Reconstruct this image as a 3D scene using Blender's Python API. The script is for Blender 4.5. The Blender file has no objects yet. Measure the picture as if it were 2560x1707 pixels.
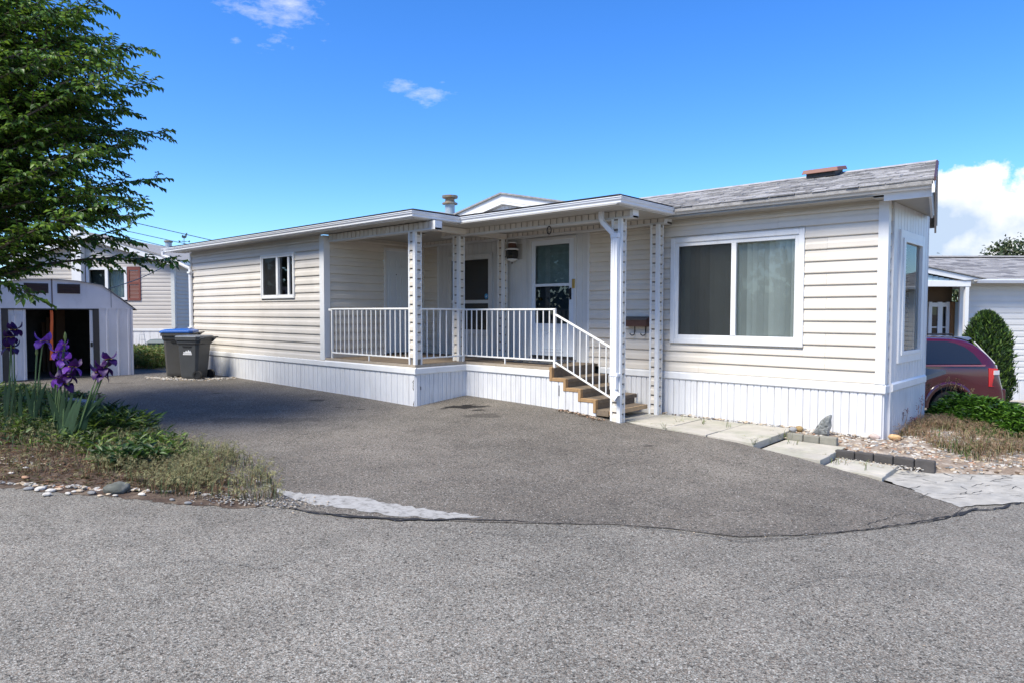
import bpy, bmesh, math, random
import numpy as np
from mathutils import Vector, Matrix, geometry, noise

SC = bpy.context.scene
C = SC.collection
random.seed(11)
rnd = random.uniform

# ------------------------------------------------------------------ camera
E = 1.65                                   # eye height; the numbers below are metres relative to the eye, E is added on the way out
FPX, PW, PH = 1700.0, 2560.0, 1707.0
YAW, PITCH, ROLL = math.radians(-42.1012), math.radians(2.4025), math.radians(0.105)
_cy, _sy, _cp, _sp = math.cos(YAW), math.sin(YAW), math.cos(PITCH), math.sin(PITCH)
FW = Vector((_sy * _cp, _cy * _cp, -_sp))
_r = Vector((_cy, -_sy, 0)); _u = _r.cross(FW)
RT = _r * math.cos(ROLL) + _u * math.sin(ROLL)
UP = -_r * math.sin(ROLL) + _u * math.cos(ROLL)
cd = bpy.data.cameras.new("camera"); cam = bpy.data.objects.new("camera", cd); C.objects.link(cam)
cd.sensor_width = 36.0; cd.lens = FPX / PW * 36.0; cd.clip_start = 0.05; cd.clip_end = 3000
m = Matrix((RT, UP, -FW)).transposed().to_4x4(); m.translation = (0, 0, E)
cam.matrix_world = m
SC.camera = cam

# ------------------------------------------------------------------ sky, sun, exposure
SUN_EL, SUN_AZ = math.radians(53), math.radians(185)      # azimuth clockwise from +Y
w = bpy.data.worlds.new("World"); SC.world = w; w.use_nodes = True
nt = w.node_tree; nt.nodes.clear(); N, L = nt.nodes.new, nt.links.new
def wn(t, **k):
    n = N(t)
    for a, b in k.items(): setattr(n, a, b)
    return n
out = wn('ShaderNodeOutputWorld')
sky = wn('ShaderNodeTexSky', sky_type='NISHITA', sun_disc=False)
sky.sun_elevation = SUN_EL; sky.sun_rotation = SUN_AZ
sky.air_density = 1.0; sky.dust_density = 0.6; sky.ozone_density = 3.0; sky.altitude = 300
hs = wn('ShaderNodeHueSaturation'); hs.inputs['Saturation'].default_value = 1.30; hs.inputs['Value'].default_value = 1.0
hs.inputs['Hue'].default_value = 0.505
L(sky.outputs[0], hs.inputs['Color'])
bg = wn('ShaderNodeBackground'); bg.inputs[1].default_value = 0.090
tint = wn('ShaderNodeMixRGB', blend_type='MULTIPLY'); tint.inputs[0].default_value = 1.0; tint.inputs[2].default_value = (0.70, 0.87, 1.06, 1)      # the photograph's own rendering of a clear sky
L(hs.outputs[0], tint.inputs[1]); L(tint.outputs[0], bg.inputs[0])
tc = wn('ShaderNodeTexCoord')
def math_(op, a, b=None, c=None, clamp=False):
    n = wn('ShaderNodeMath', operation=op); n.use_clamp = clamp
    for i, x in enumerate((a, b, c)):
        if x is None: continue
        if isinstance(x, (int, float)): n.inputs[i].default_value = x
        else: L(x, n.inputs[i])
    return n.outputs[0]
def wdir(u, v):
    d = FW + RT * ((u - PW / 2) / FPX) - UP * ((v - PH / 2) / FPX)
    return d.normalized()
sep = wn('ShaderNodeSeparateXYZ'); L(tc.outputs['Generated'], sep.inputs[0])
n1 = wn('ShaderNodeTexNoise'); n1.inputs['Scale'].default_value = 9; n1.inputs['Detail'].default_value = 9; n1.inputs['Roughness'].default_value = 0.58
L(tc.outputs['Generated'], n1.inputs['Vector'])
n2 = wn('ShaderNodeTexNoise'); n2.inputs['Scale'].default_value = 13; n2.inputs['Detail'].default_value = 6
L(tc.outputs['Generated'], n2.inputs['Vector'])
mp = wn('ShaderNodeMapping'); mp.inputs['Scale'].default_value = (1, 1, 2.6); L(tc.outputs['Generated'], mp.inputs[0])
n3 = wn('ShaderNodeTexNoise'); n3.inputs['Scale'].default_value = 17; n3.inputs['Detail'].default_value = 10; n3.inputs['Roughness'].default_value = 0.66
L(mp.outputs[0], n3.inputs['Vector'])
def blob(d, rad, squash):
    # falls from 1 at the cloud's heart to 0 at rad (radians), flattened in height
    dx = math_('SUBTRACT', sep.outputs[0], d.x); dy = math_('SUBTRACT', sep.outputs[1], d.y); dz = math_('SUBTRACT', sep.outputs[2], d.z)
    dz = math_('MULTIPLY', dz, squash)
    s = math_('ADD', math_('ADD', math_('MULTIPLY', dx, dx), math_('MULTIPLY', dy, dy)), math_('MULTIPLY', dz, dz))
    return math_('SUBTRACT', 1.0, math_('DIVIDE', math_('SQRT', s), rad))
def polar(az, el):
    az, el = math.radians(az), math.radians(el)
    return Vector((math.sin(az) * math.cos(el), math.cos(az) * math.cos(el), math.sin(el)))
cum = [(wdir(2435, 585), .080, 1.0), (wdir(2365, 545), .062, 1.1), (wdir(2545, 640), .085, 1.2), (wdir(2400, 650), .08, 2.4), (wdir(2680, 690), .12, 1.2),
       (polar(25, 8), .22, 1.4), (polar(60, 9), .25, 1.6), (polar(115, 12), .22, 1.5), (polar(160, 10), .24, 1.7), (polar(205, 13), .2, 1.5), (polar(250, 9), .2, 1.8)]
wis = [(wdir(700, -60), .09, 1.0), (wdir(735, 5), .04, .8), (wdir(600, -30), .06, 2.2), (wdir(1078, 230), .052, 2.4), (wdir(1022, 212), .036, 2.4), (wdir(590, 98), .014, 1.6),
       (polar(-60, 55), .2, 1.0), (polar(70, 50), .22, 1.0), (polar(150, 60), .25, 1.0), (polar(230, 45), .2, 1.0)]
def cover(lst, nz, amp, thr, width):
    tot = None
    for d, r_, q in lst:
        b = blob(d, r_, q)
        tot = b if tot is None else math_('MAXIMUM', tot, b)
    tot = math_('MAXIMUM', tot, -1.0)
    v = math_('ADD', tot, math_('MULTIPLY', math_('SUBTRACT', nz, 0.5), amp))
    return math_('DIVIDE', math_('SUBTRACT', v, thr), width, clamp=True)
c1 = cover(cum, n1.outputs[0], 1.9, 0.20, 0.11)
c2 = math_('MULTIPLY', cover(wis, n3.outputs[0], 4.2, 0.40, 1.8), 0.7)
ccol = wn('ShaderNodeMixRGB'); ccol.inputs[1].default_value = (0.50, 0.62, 0.80, 1); ccol.inputs[2].default_value = (1.0, 1.0, 1.0, 1)
shade = math_('ADD', math_('MULTIPLY', math_('SUBTRACT', n2.outputs[0], 0.46), 5.0), math_('MULTIPLY', math_('SUBTRACT', sep.outputs[2], 0.085), 9.0), clamp=True)
L(shade, ccol.inputs[0])
cbg = wn('ShaderNodeBackground'); cbg.inputs[1].default_value = 0.44; L(ccol.outputs[0], cbg.inputs[0])
mx = wn('ShaderNodeMixShader')
cov = math_('MAXIMUM', c1, c2)
L(cov, mx.inputs[0]); L(bg.outputs[0], mx.inputs[1]); L(cbg.outputs[0], mx.inputs[2]); L(mx.outputs[0], out.inputs[0])

sl = bpy.data.lights.new("sun", 'SUN'); so = bpy.data.objects.new("sun", sl); C.objects.link(so)
sl.energy = 2.45; sl.angle = math.radians(24); sl.color = (1.0, 0.94, 0.81)      # thin cloud over the sun: soft shadows
sd = polar(math.degrees(SUN_AZ), math.degrees(SUN_EL))
so.rotation_euler = sd.to_track_quat('Z', 'Y').to_euler(); so.location = sd * 40
SC.view_settings.view_transform = 'Standard'; SC.view_settings.look = 'None'
SC.view_settings.gamma = 1.0; SC.view_settings.use_curve_mapping = False
SC.view_settings.exposure = 1.46
SC.cycles.max_bounces = 8; SC.cycles.transparent_max_bounces = 12

# ------------------------------------------------------------------ geometry helpers
def ray(u, v): return FW + RT * ((u - PW / 2) / FPX) - UP * ((v - PH / 2) / FPX)
def at(u, v, d): return ray(u, v) * d
def at_z(u, v, z): d = ray(u, v); return d * (z / d.z)
OFF = {}
class MB:
    def __init__(s): s.v = []; s.f = []; s.m = []
    def add(s, vs, fs, m=0):
        n = len(s.v); s.v += [tuple(p) for p in vs]
        for f in fs: s.f.append(tuple(i + n for i in f)); s.m.append(m)
        return s
    def hexa(s, p, m=0):     # p: 4 lower, 4 upper corners in the same order
        return s.add(p, [(3, 2, 1, 0), (4, 5, 6, 7), (0, 1, 5, 4), (1, 2, 6, 5), (2, 3, 7, 6), (3, 0, 4, 7)], m)
    def box(s, x0, x1, y0, y1, z0, z1, m=0):
        return s.hexa([(x0, y0, z0), (x1, y0, z0), (x1, y1, z0), (x0, y1, z0), (x0, y0, z1), (x1, y0, z1), (x1, y1, z1), (x0, y1, z1)], m)
    def prism(s, poly, vec, m=0):
        n = len(poly); a = [Vector(p) for p in poly]; b = [p + Vector(vec) for p in a]
        fs = [tuple(range(n))[::-1], tuple(range(n, 2 * n))] + [(i, (i + 1) % n, (i + 1) % n + n, i + n) for i in range(n)]
        return s.add(a + b, fs, m)
    def bar(s, p, q, w_, h_, m=0, up=(0, 0, 1)):
        p, q = Vector(p), Vector(q); d = (q - p).normalized(); up = Vector(up)
        sd_ = d.cross(up)
        if sd_.length < 1e-4: sd_ = d.cross(Vector((1, 0, 0)))
        sd_.normalize(); u2 = sd_.cross(d).normalized()
        a, b = sd_ * w_ / 2, u2 * h_ / 2
        return s.hexa([p - a - b, p + a - b, q + a - b, q - a - b, p - a + b, p + a + b, q + a + b, q - a + b], m)
    def tube(s, pts, rs, n=8, m=0, cap=True):
        pts = [Vector(p) for p in pts]
        if not hasattr(rs, '__len__'): rs = [rs] * len(pts)
        base = len(s.v); ref = Vector((0.13, 0.31, 1)).normalized()
        for i, p in enumerate(pts):
            d = (pts[min(i + 1, len(pts) - 1)] - pts[max(i - 1, 0)]).normalized()
            a = d.cross(ref)
            if a.length < 0.05: a = d.cross(Vector((1, 0, 0)))
            a.normalize(); b = d.cross(a)
            for k in range(n):
                t = 2 * math.pi * k / n
                s.v.append(tuple(p + (a * math.cos(t) + b * math.sin(t)) * rs[i]))
        for i in range(len(pts) - 1):
            for k in range(n):
                k2 = (k + 1) % n
                s.f.append((base + i * n + k, base + i * n + k2, base + (i + 1) * n + k2, base + (i + 1) * n + k)); s.m.append(m)
        if cap:
            s.f.append(tuple(base + k for k in range(n))[::-1]); s.m.append(m)
            e = base + (len(pts) - 1) * n
            s.f.append(tuple(e + k for k in range(n))); s.m.append(m)
        return s
    def lathe(s, prof, c=(0, 0, 0), n=16, m=0):
        base = len(s.v); c = Vector(c)
        for r_, z in prof:
            for k in range(n):
                t = 2 * math.pi * k / n
                s.v.append((c.x + r_ * math.cos(t), c.y + r_ * math.sin(t), c.z + z))
        for i in range(len(prof) - 1):
            for k in range(n):
                k2 = (k + 1) % n
                s.f.append((base + i * n + k, base + i * n + k2, base + (i + 1) * n + k2, base + (i + 1) * n + k)); s.m.append(m)
        s.f.append(tuple(base + k for k in range(n))[::-1]); s.m.append(m)
        e = base + (len(prof) - 1) * n
        s.f.append(tuple(e + k for k in range(n))); s.m.append(m)
        return s
    def loft(s, rings, m=0, close=False, caps=False):
        base = len(s.v); n = len(rings[0])
        for r_ in rings: s.v += [tuple(p) for p in r_]
        for i in range(len(rings) - 1):
            for k in range(n if close else n - 1):
                k2 = (k + 1) % n
                s.f.append((base + i * n + k, base + i * n + k2, base + (i + 1) * n + k2, base + (i + 1) * n + k)); s.m.append(m)
        if caps:
            s.f.append(tuple(base + k for k in range(n))[::-1]); s.m.append(m)
            e = base + (len(rings) - 1) * n
            s.f.append(tuple(e + k for k in range(n))); s.m.append(m)
        return s
    def mesh(s, name, mats, off=(0, 0, 0), smooth=False, recalc=True):
        me = bpy.data.meshes.new(name)
        ox, oy, oz = off
        me.from_pydata([(x - ox, y - oy, z - oz) for x, y, z in s.v], [], s.f)
        if not isinstance(mats, (list, tuple)): mats = [mats]
        for q in mats: me.materials.append(q)
        if len(mats) > 1: me.polygons.foreach_set('material_index', s.m)
        if recalc and len(s.f) < 20000:
            b = bmesh.new(); b.from_mesh(me); bmesh.ops.recalc_face_normals(b, faces=b.faces[:]); b.to_mesh(me); b.free()
        if smooth: me.polygons.foreach_set('use_smooth', [True] * len(me.polygons))
        me.update()
        return me
    def build(s, name, mats, parent=None, loc=None, smooth=False, bevel=0, kind=None, label=None, cat=None, group=None, recalc=True):
        """loc: world-style origin for a top-level mesh (eye-relative z). Parts use their root's frame."""
        if parent is not None:
            off = OFF.get(parent.name, (0, 0, 0))
        else:
            off = loc if loc is not None else (0, 0, -E)
        o = bpy.data.objects.new(name, s.mesh(name, mats, off, smooth, recalc)); C.objects.link(o)
        if parent is not None: o.parent = parent; OFF[o.name] = off
        else: o.location = (off[0], off[1], off[2] + E); OFF[o.name] = off
        if bevel:
            md = o.modifiers.new("bevel", 'BEVEL'); md.width = bevel; md.segments = 2; md.limit_method = 'ANGLE'; md.angle_limit = math.radians(40)
        tag(o, label, cat, group, kind)
        return o
def tag(o, label=None, cat=None, group=None, kind=None):
    if label: o['label'] = label
    if cat: o['category'] = cat
    if group: o['group'] = group
    if kind: o['kind'] = kind
    return o
def thing(name, label, cat, loc, rotz=0.0, group=None, local=False):
    """An Empty at the base of a thing. local=True: its parts are given in its own frame, else in eye-relative coordinates."""
    o = bpy.data.objects.new(name, None); C.objects.link(o)
    o.empty_display_size = 0.2
    o.location = (loc[0], loc[1], loc[2] + E); o.rotation_euler = (0, 0, rotz)
    OFF[o.name] = (0, 0, 0) if local else tuple(loc)
    return tag(o, label, cat, group)
def place(me, name, parent, loc, rot=(0, 0, 0), scale=(1, 1, 1)):
    """one more object that shares a mesh, as a part of parent (loc in the root's coordinates)"""
    o = bpy.data.objects.new(name, me); C.objects.link(o); o.parent = parent
    f = OFF.get(parent.name, (0, 0, 0))
    o.location = (loc[0] - f[0], loc[1] - f[1], loc[2] - f[2]); o.rotation_euler = rot; o.scale = scale
    OFF[o.name] = f
    return o
class Pl:
    """a vertical wall plane: u runs along it, o is outward, z up"""
    def __init__(s, p0, p1):
        s.p0 = Vector((p0[0], p0[1])); d = Vector((p1[0] - p0[0], p1[1] - p0[1])); s.len = d.length; s.d = d / s.len
        s.n = Vector((s.d.y, -s.d.x))
    def P(s, u, o, z): q = s.p0 + s.d * u + s.n * o; return (q.x, q.y, z)
    def box(s, mb, u0, u1, o0, o1, z0, z1, m=0):
        return mb.hexa([s.P(u0, o1, z0), s.P(u1, o1, z0), s.P(u1, o0, z0), s.P(u0, o0, z0), s.P(u0, o1, z1), s.P(u1, o1, z1), s.P(u1, o0, z1), s.P(u0, o0, z1)], m)
    def strip(s, mb, prof, u0, u1, m=0, slant=None):
        """extrude an (out, z) profile along the wall"""
        a = [s.P(u0, o, z) for o, z in prof]; b = [s.P(u1, o, z) for o, z in prof]
        n = len(prof)
        return mb.add(a + b, [tuple(range(n)), tuple(range(n, 2 * n))[::-1]] + [(i, i + n, (i + 1) % n + n, (i + 1) % n) for i in range(n)], m)
    def frame(s, mb, u0, u1, z0, z1, wd, o0, o1, m=0, wt=None, wb=None):
        wt = wd if wt is None else wt; wb = wd if wb is None else wb
        s.box(mb, u0, u0 + wd, o0, o1, z0, z1, m); s.box(mb, u1 - wd, u1, o0, o1, z0, z1, m)
        s.box(mb, u0 + wd, u1 - wd, o0, o1 - .001, z1 - wt, z1, m); s.box(mb, u0 + wd, u1 - wd, o0, o1 - .001, z0, z0 + wb, m)

# ------------------------------------------------------------------ the lie of the land (thin-plate spline through known heights)
GP = np.array([(0, 0, -1.65), (-4, 1, -1.65), (-8, 1.5, -1.64), (-5.2, 2.96, -1.645), (-3.6, 3.87, -1.65), (-2.1, 4.82, -1.655), (0, 3, -1.66), (4, 4, -1.69), (3, -3, -1.65),
    (-3, -4, -1.65), (-10, -3, -1.63), (-1.41, 5.66, -1.675), (-.62, 7.3, -1.71), (-.73, 8.55, -1.72), (1.5, 8, -1.75), (4, 10, -1.8),
    (-2.28, 9.46, -1.63), (-3.27, 9.3, -1.60), (-3.1, 7.8, -1.59), (-4.3, 8.0, -1.57), (-5.37, 9.4, -1.58), (-5.3, 8.15, -1.565), (-4.3, 8.8, -1.60), (-5.75, 8.19, -1.505), (-2.45, 7.75, -1.665), (-1.85, 7.5, -1.72), (-2.15, 8.2, -1.75), (-2.9, 8.3, -1.67),
    (-6.8, 8.15, -1.455), (-8.52, 8.19, -1.42), (-8.5, 7.06, -1.505), (-12, 7.06, -1.46), (-15.27, 7.06, -1.435), (-17.2, 5.8, -1.455), (-17.6, 3.5, -1.46), (-16, 5, -1.45),
    (-13, 4.8, -1.48), (-9, 5, -1.56), (-6, 5, -1.61), (-4.5, 6.8, -1.60), (-3, 6.4, -1.635), (-20, 9, -1.45), (-25, 9, -1.45), (-25, 0, -1.47), (-14, 0, -1.58), (-10.5, 3.4, -1.55), (-30, 20, -1.45),
    (-10, 12, -1.5), (-2, 11.4, -1.62), (-.9, 10.9, -1.70), (1, 11.5, -1.80), (-1.2, 13, -1.92), (-2.2, 15, -2.18), (-1.9, 16.6, -2.24), (1, 20, -2.30), (3, 14, -2.05),
    (8, 20, -2.35), (-8, 18, -2.1), (-2, 21, -2.27), (-2, 30, -2.4), (14, 30, -2.4), (-15, 35, -2.0), (-40, 35, -1.5), (-40, -15, -1.5), (-15, -30, -1.6), (15, -25, -1.7), (25, 0, -1.9)])
def _tps():
    X = GP[:, :2]; n = len(X)
    r = np.linalg.norm(X[:, None] - X[None], axis=2)
    K = np.where(r > 0, r * r * np.log(np.maximum(r, 1e-9)), 0) + np.eye(n) * 0.02
    Pm = np.c_[np.ones(n), X]
    A = np.block([[K, Pm], [Pm.T, np.zeros((3, 3))]])
    return np.linalg.solve(A, np.r_[GP[:, 2], 0, 0, 0])
_TW = _tps()
def gza(xy):
    xy = np.asarray(xy, float).reshape(-1, 2); X = GP[:, :2]
    r = np.linalg.norm(xy[:, None] - X[None], axis=2)
    z = np.where(r > 0, r * r * np.log(np.maximum(r, 1e-9)), 0) @ _TW[:-3] + _TW[-3] + xy @ _TW[-2:]
    dist = np.hypot(xy[:, 0] + 8, xy[:, 1] - 5)
    t = np.clip((dist - 26) / 16, 0, 1); t = t * t * (3 - 2 * t)
    return np.clip(z, -2.6, -1.38) * (1 - t) + t * -1.9
def gz(x, y): return float(gza([(x, y)])[0])
def gp(u, v, up=0.0):
    """where the sight line through a point of the photograph meets the ground"""
    d = ray(u, v); a, b = 1.0, 120.0
    for _ in range(50):
        c_ = (a + b) / 2; p = d * c_
        if p.z > gz(p.x, p.y) + up: a = c_
        else: b = c_
    return d * ((a + b) / 2)
def inside(poly, x, y):
    r_ = False; n = len(poly); j = n - 1
    for i in range(n):
        xi, yi = poly[i][0], poly[i][1]; xj, yj = poly[j][0], poly[j][1]
        if (yi > y) != (yj > y) and x < (xj - xi) * (y - yi) / (yj - yi) + xi: r_ = not r_
        j = i
    return r_
def edge_dist(poly, x, y):
    b = 1e9; n = len(poly)
    for i in range(n):
        x0, y0 = poly[i][0], poly[i][1]; x1, y1 = poly[(i + 1) % n][0], poly[(i + 1) % n][1]
        dx, dy = x1 - x0, y1 - y0; t = ((x - x0) * dx + (y - y0) * dy) / (dx * dx + dy * dy + 1e-12); t = min(1, max(0, t))
        b = min(b, math.hypot(x - x0 - t * dx, y - y0 - t * dy))
    return b
def densify(poly, step, jag=0.0, seed=0):
    rr = random.Random(seed); o = []
    n = len(poly)
    for i in range(n):
        a, b = Vector(poly[i][:2]), Vector(poly[(i + 1) % n][:2]); k = max(1, int((b - a).length / step))
        for j in range(k):
            p = a.lerp(b, j / k)
            if jag and j: p += Vector((rr.uniform(-jag, jag), rr.uniform(-jag, jag)))
            o.append((p.x, p.y))
    return o
def sheet(name, poly, off, step, mat_, kind='structure', zfun=None, jag=0.0, estep=None, parent=None, smooth=True, seed=0):
    b = densify(poly, estep or step, jag, seed)
    xs = [p[0] for p in b]; ys = [p[1] for p in b]
    pts = list(b)
    x = min(xs) + step / 2
    while x < max(xs):
        y = min(ys) + step / 2
        while y < max(ys):
            if inside(b, x, y) and edge_dist(b, x, y) > step * .35: pts.append((x, y))
            y += step
        x += step
    r_ = geometry.delaunay_2d_cdt([Vector(p) for p in pts], [(i, (i + 1) % len(b)) for i in range(len(b))], [], 1, 1e-5)
    vs, fs = r_[0], r_[2]
    zz = gza([(p.x, p.y) for p in vs]) + off
    if zfun: zz = [z + zfun(p.x, p.y) for p, z in zip(vs, zz)]
    mb = MB(); mb.v = [(p.x, p.y, float(z)) for p, z in zip(vs, zz)]; mb.f = [tuple(f) for f in fs]; mb.m = [0] * len(fs)
    return mb.build(name, mat_, parent=parent, kind=kind, smooth=smooth, recalc=False)

# ------------------------------------------------------------------ materials
def M(name, col, rough=.5, var=.08, vscale=6, bump=0.0, bscale=80, metal=0.0, spec=.5, rndv=0.0, col2=None, mix=(.45, .65), mscale=3, coat=0.0, detail=5, trans=0.0, dirt=None):
    mt = bpy.data.materials.new(name); mt.use_nodes = True; nt = mt.node_tree; n, l = nt.nodes.new, nt.links.new
    b = nt.nodes['Principled BSDF']; b.inputs['Roughness'].default_value = rough; b.inputs['Metallic'].default_value = metal
    b.inputs['Specular IOR Level'].default_value = spec; b.inputs['Coat Weight'].default_value = coat
    g = n('ShaderNodeNewGeometry')
    nz = n('ShaderNodeTexNoise'); nz.inputs['Scale'].default_value = vscale; nz.inputs['Detail'].default_value = detail; l(g.outputs['Position'], nz.inputs['Vector'])
    mr = n('ShaderNodeMapRange'); mr.inputs[1].default_value = .25; mr.inputs[2].default_value = .75; mr.inputs[3].default_value = 1 - var; mr.inputs[4].default_value = 1 + var
    l(nz.outputs[0], mr.inputs[0]); val = mr.outputs[0]
    if rndv:
        oi = n('ShaderNodeObjectInfo'); m2 = n('ShaderNodeMapRange'); m2.inputs[3].default_value = 1 - rndv; m2.inputs[4].default_value = 1 + rndv
        l(oi.outputs['Random'], m2.inputs[0]); mm = n('ShaderNodeMath'); mm.operation = 'MULTIPLY'; l(val, mm.inputs[0]); l(m2.outputs[0], mm.inputs[1]); val = mm.outputs[0]
    rgb = n('ShaderNodeRGB'); rgb.outputs[0].default_value = (*col, 1); cur = rgb.outputs[0]
    if col2:
        n5 = n('ShaderNodeTexNoise'); n5.inputs['Scale'].default_value = mscale; n5.inputs['Detail'].default_value = 8; n5.inputs['Roughness'].default_value = .65; l(g.outputs['Position'], n5.inputs['Vector'])
        r5 = n('ShaderNodeMapRange'); r5.inputs[1].default_value = mix[0]; r5.inputs[2].default_value = mix[1]; l(n5.outputs[0], r5.inputs[0])
        mxn = n('ShaderNodeMixRGB'); l(r5.outputs[0], mxn.inputs[0]); l(cur, mxn.inputs[1]); mxn.inputs[2].default_value = (*col2, 1); cur = mxn.outputs[0]
    if dirt:     # (colour, amount, stretch): rain streaks and grime
        mpn = n('ShaderNodeMapping'); mpn.inputs['Scale'].default_value = dirt[2]; l(g.outputs['Position'], mpn.inputs[0])
        n6 = n('ShaderNodeTexNoise'); n6.inputs['Scale'].default_value = 1; n6.inputs['Detail'].default_value = 7; n6.inputs['Roughness'].default_value = .7; l(mpn.outputs[0], n6.inputs['Vector'])
        r6 = n('ShaderNodeMapRange'); r6.inputs[1].default_value = .5; r6.inputs[2].default_value = .8; r6.inputs[4].default_value = dirt[1]; l(n6.outputs[0], r6.inputs[0])
        mxd = n('ShaderNodeMixRGB'); l(r6.outputs[0], mxd.inputs[0]); l(cur, mxd.inputs[1]); mxd.inputs[2].default_value = (*dirt[0], 1); cur = mxd.outputs[0]
    vm = n('ShaderNodeVectorMath'); vm.operation = 'SCALE'; l(cur, vm.inputs[0]); l(val, vm.inputs['Scale'])
    l(vm.outputs[0], b.inputs['Base Color'])
    if bump:
        nb = n('ShaderNodeTexNoise'); nb.inputs['Scale'].default_value = bscale; nb.inputs['Detail'].default_value = 4; l(g.outputs['Position'], nb.inputs['Vector'])
        bp = n('ShaderNodeBump'); bp.inputs['Strength'].default_value = bump; bp.inputs['Distance'].default_value = .02; l(nb.outputs[0], bp.inputs['Height']); l(bp.outputs[0], b.inputs['Normal'])
    if trans:    # thin leaf: some light comes through
        tr = n('ShaderNodeBsdfTranslucent'); l(vm.outputs[0], tr.inputs[0]); ms = n('ShaderNodeMixShader'); ms.inputs[0].default_value = trans
        l(b.outputs[0], ms.inputs[1]); l(tr.outputs[0], ms.inputs[2]); l(ms.outputs[0], nt.nodes['Material Output'].inputs[0])
    return mt
def glass(name, tint=(.8, .85, .85), refl=1.0, rough=.01):
    mt = bpy.data.materials.new(name); mt.use_nodes = True; nt = mt.node_tree; nt.nodes.clear(); n, l = nt.nodes.new, nt.links.new
    o = n('ShaderNodeOutputMaterial'); t = n('ShaderNodeBsdfTransparent'); t.inputs[0].default_value = (*tint, 1)
    g = n('ShaderNodeBsdfGlossy'); g.inputs['Roughness'].default_value = rough
    f = n('ShaderNodeFresnel'); f.inputs[0].default_value = 1.6; mm = n('ShaderNodeMath'); mm.operation = 'MULTIPLY'; mm.use_clamp = True; mm.inputs[1].default_value = refl * 1.7; l(f.outputs[0], mm.inputs[0])
    x = n('ShaderNodeMixShader'); l(mm.outputs[0], x.inputs[0]); l(t.outputs[0], x.inputs[1]); l(g.outputs[0], x.inputs[2]); l(x.outputs[0], o.inputs[0])
    return mt
def mesh_screen(name, col, a):
    mt = bpy.data.materials.new(name); mt.use_nodes = True; nt = mt.node_tree; nt.nodes.clear(); n, l = nt.nodes.new, nt.links.new
    o = n('ShaderNodeOutputMaterial'); t = n('ShaderNodeBsdfTransparent'); d = n('ShaderNodeBsdfDiffuse'); d.inputs[0].default_value = (*col, 1)
    x = n('ShaderNodeMixShader'); x.inputs[0].default_value = a; l(t.outputs[0], x.inputs[1]); l(d.outputs[0], x.inputs[2]); l(x.outputs[0], o.inputs[0])
    return mt
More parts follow.
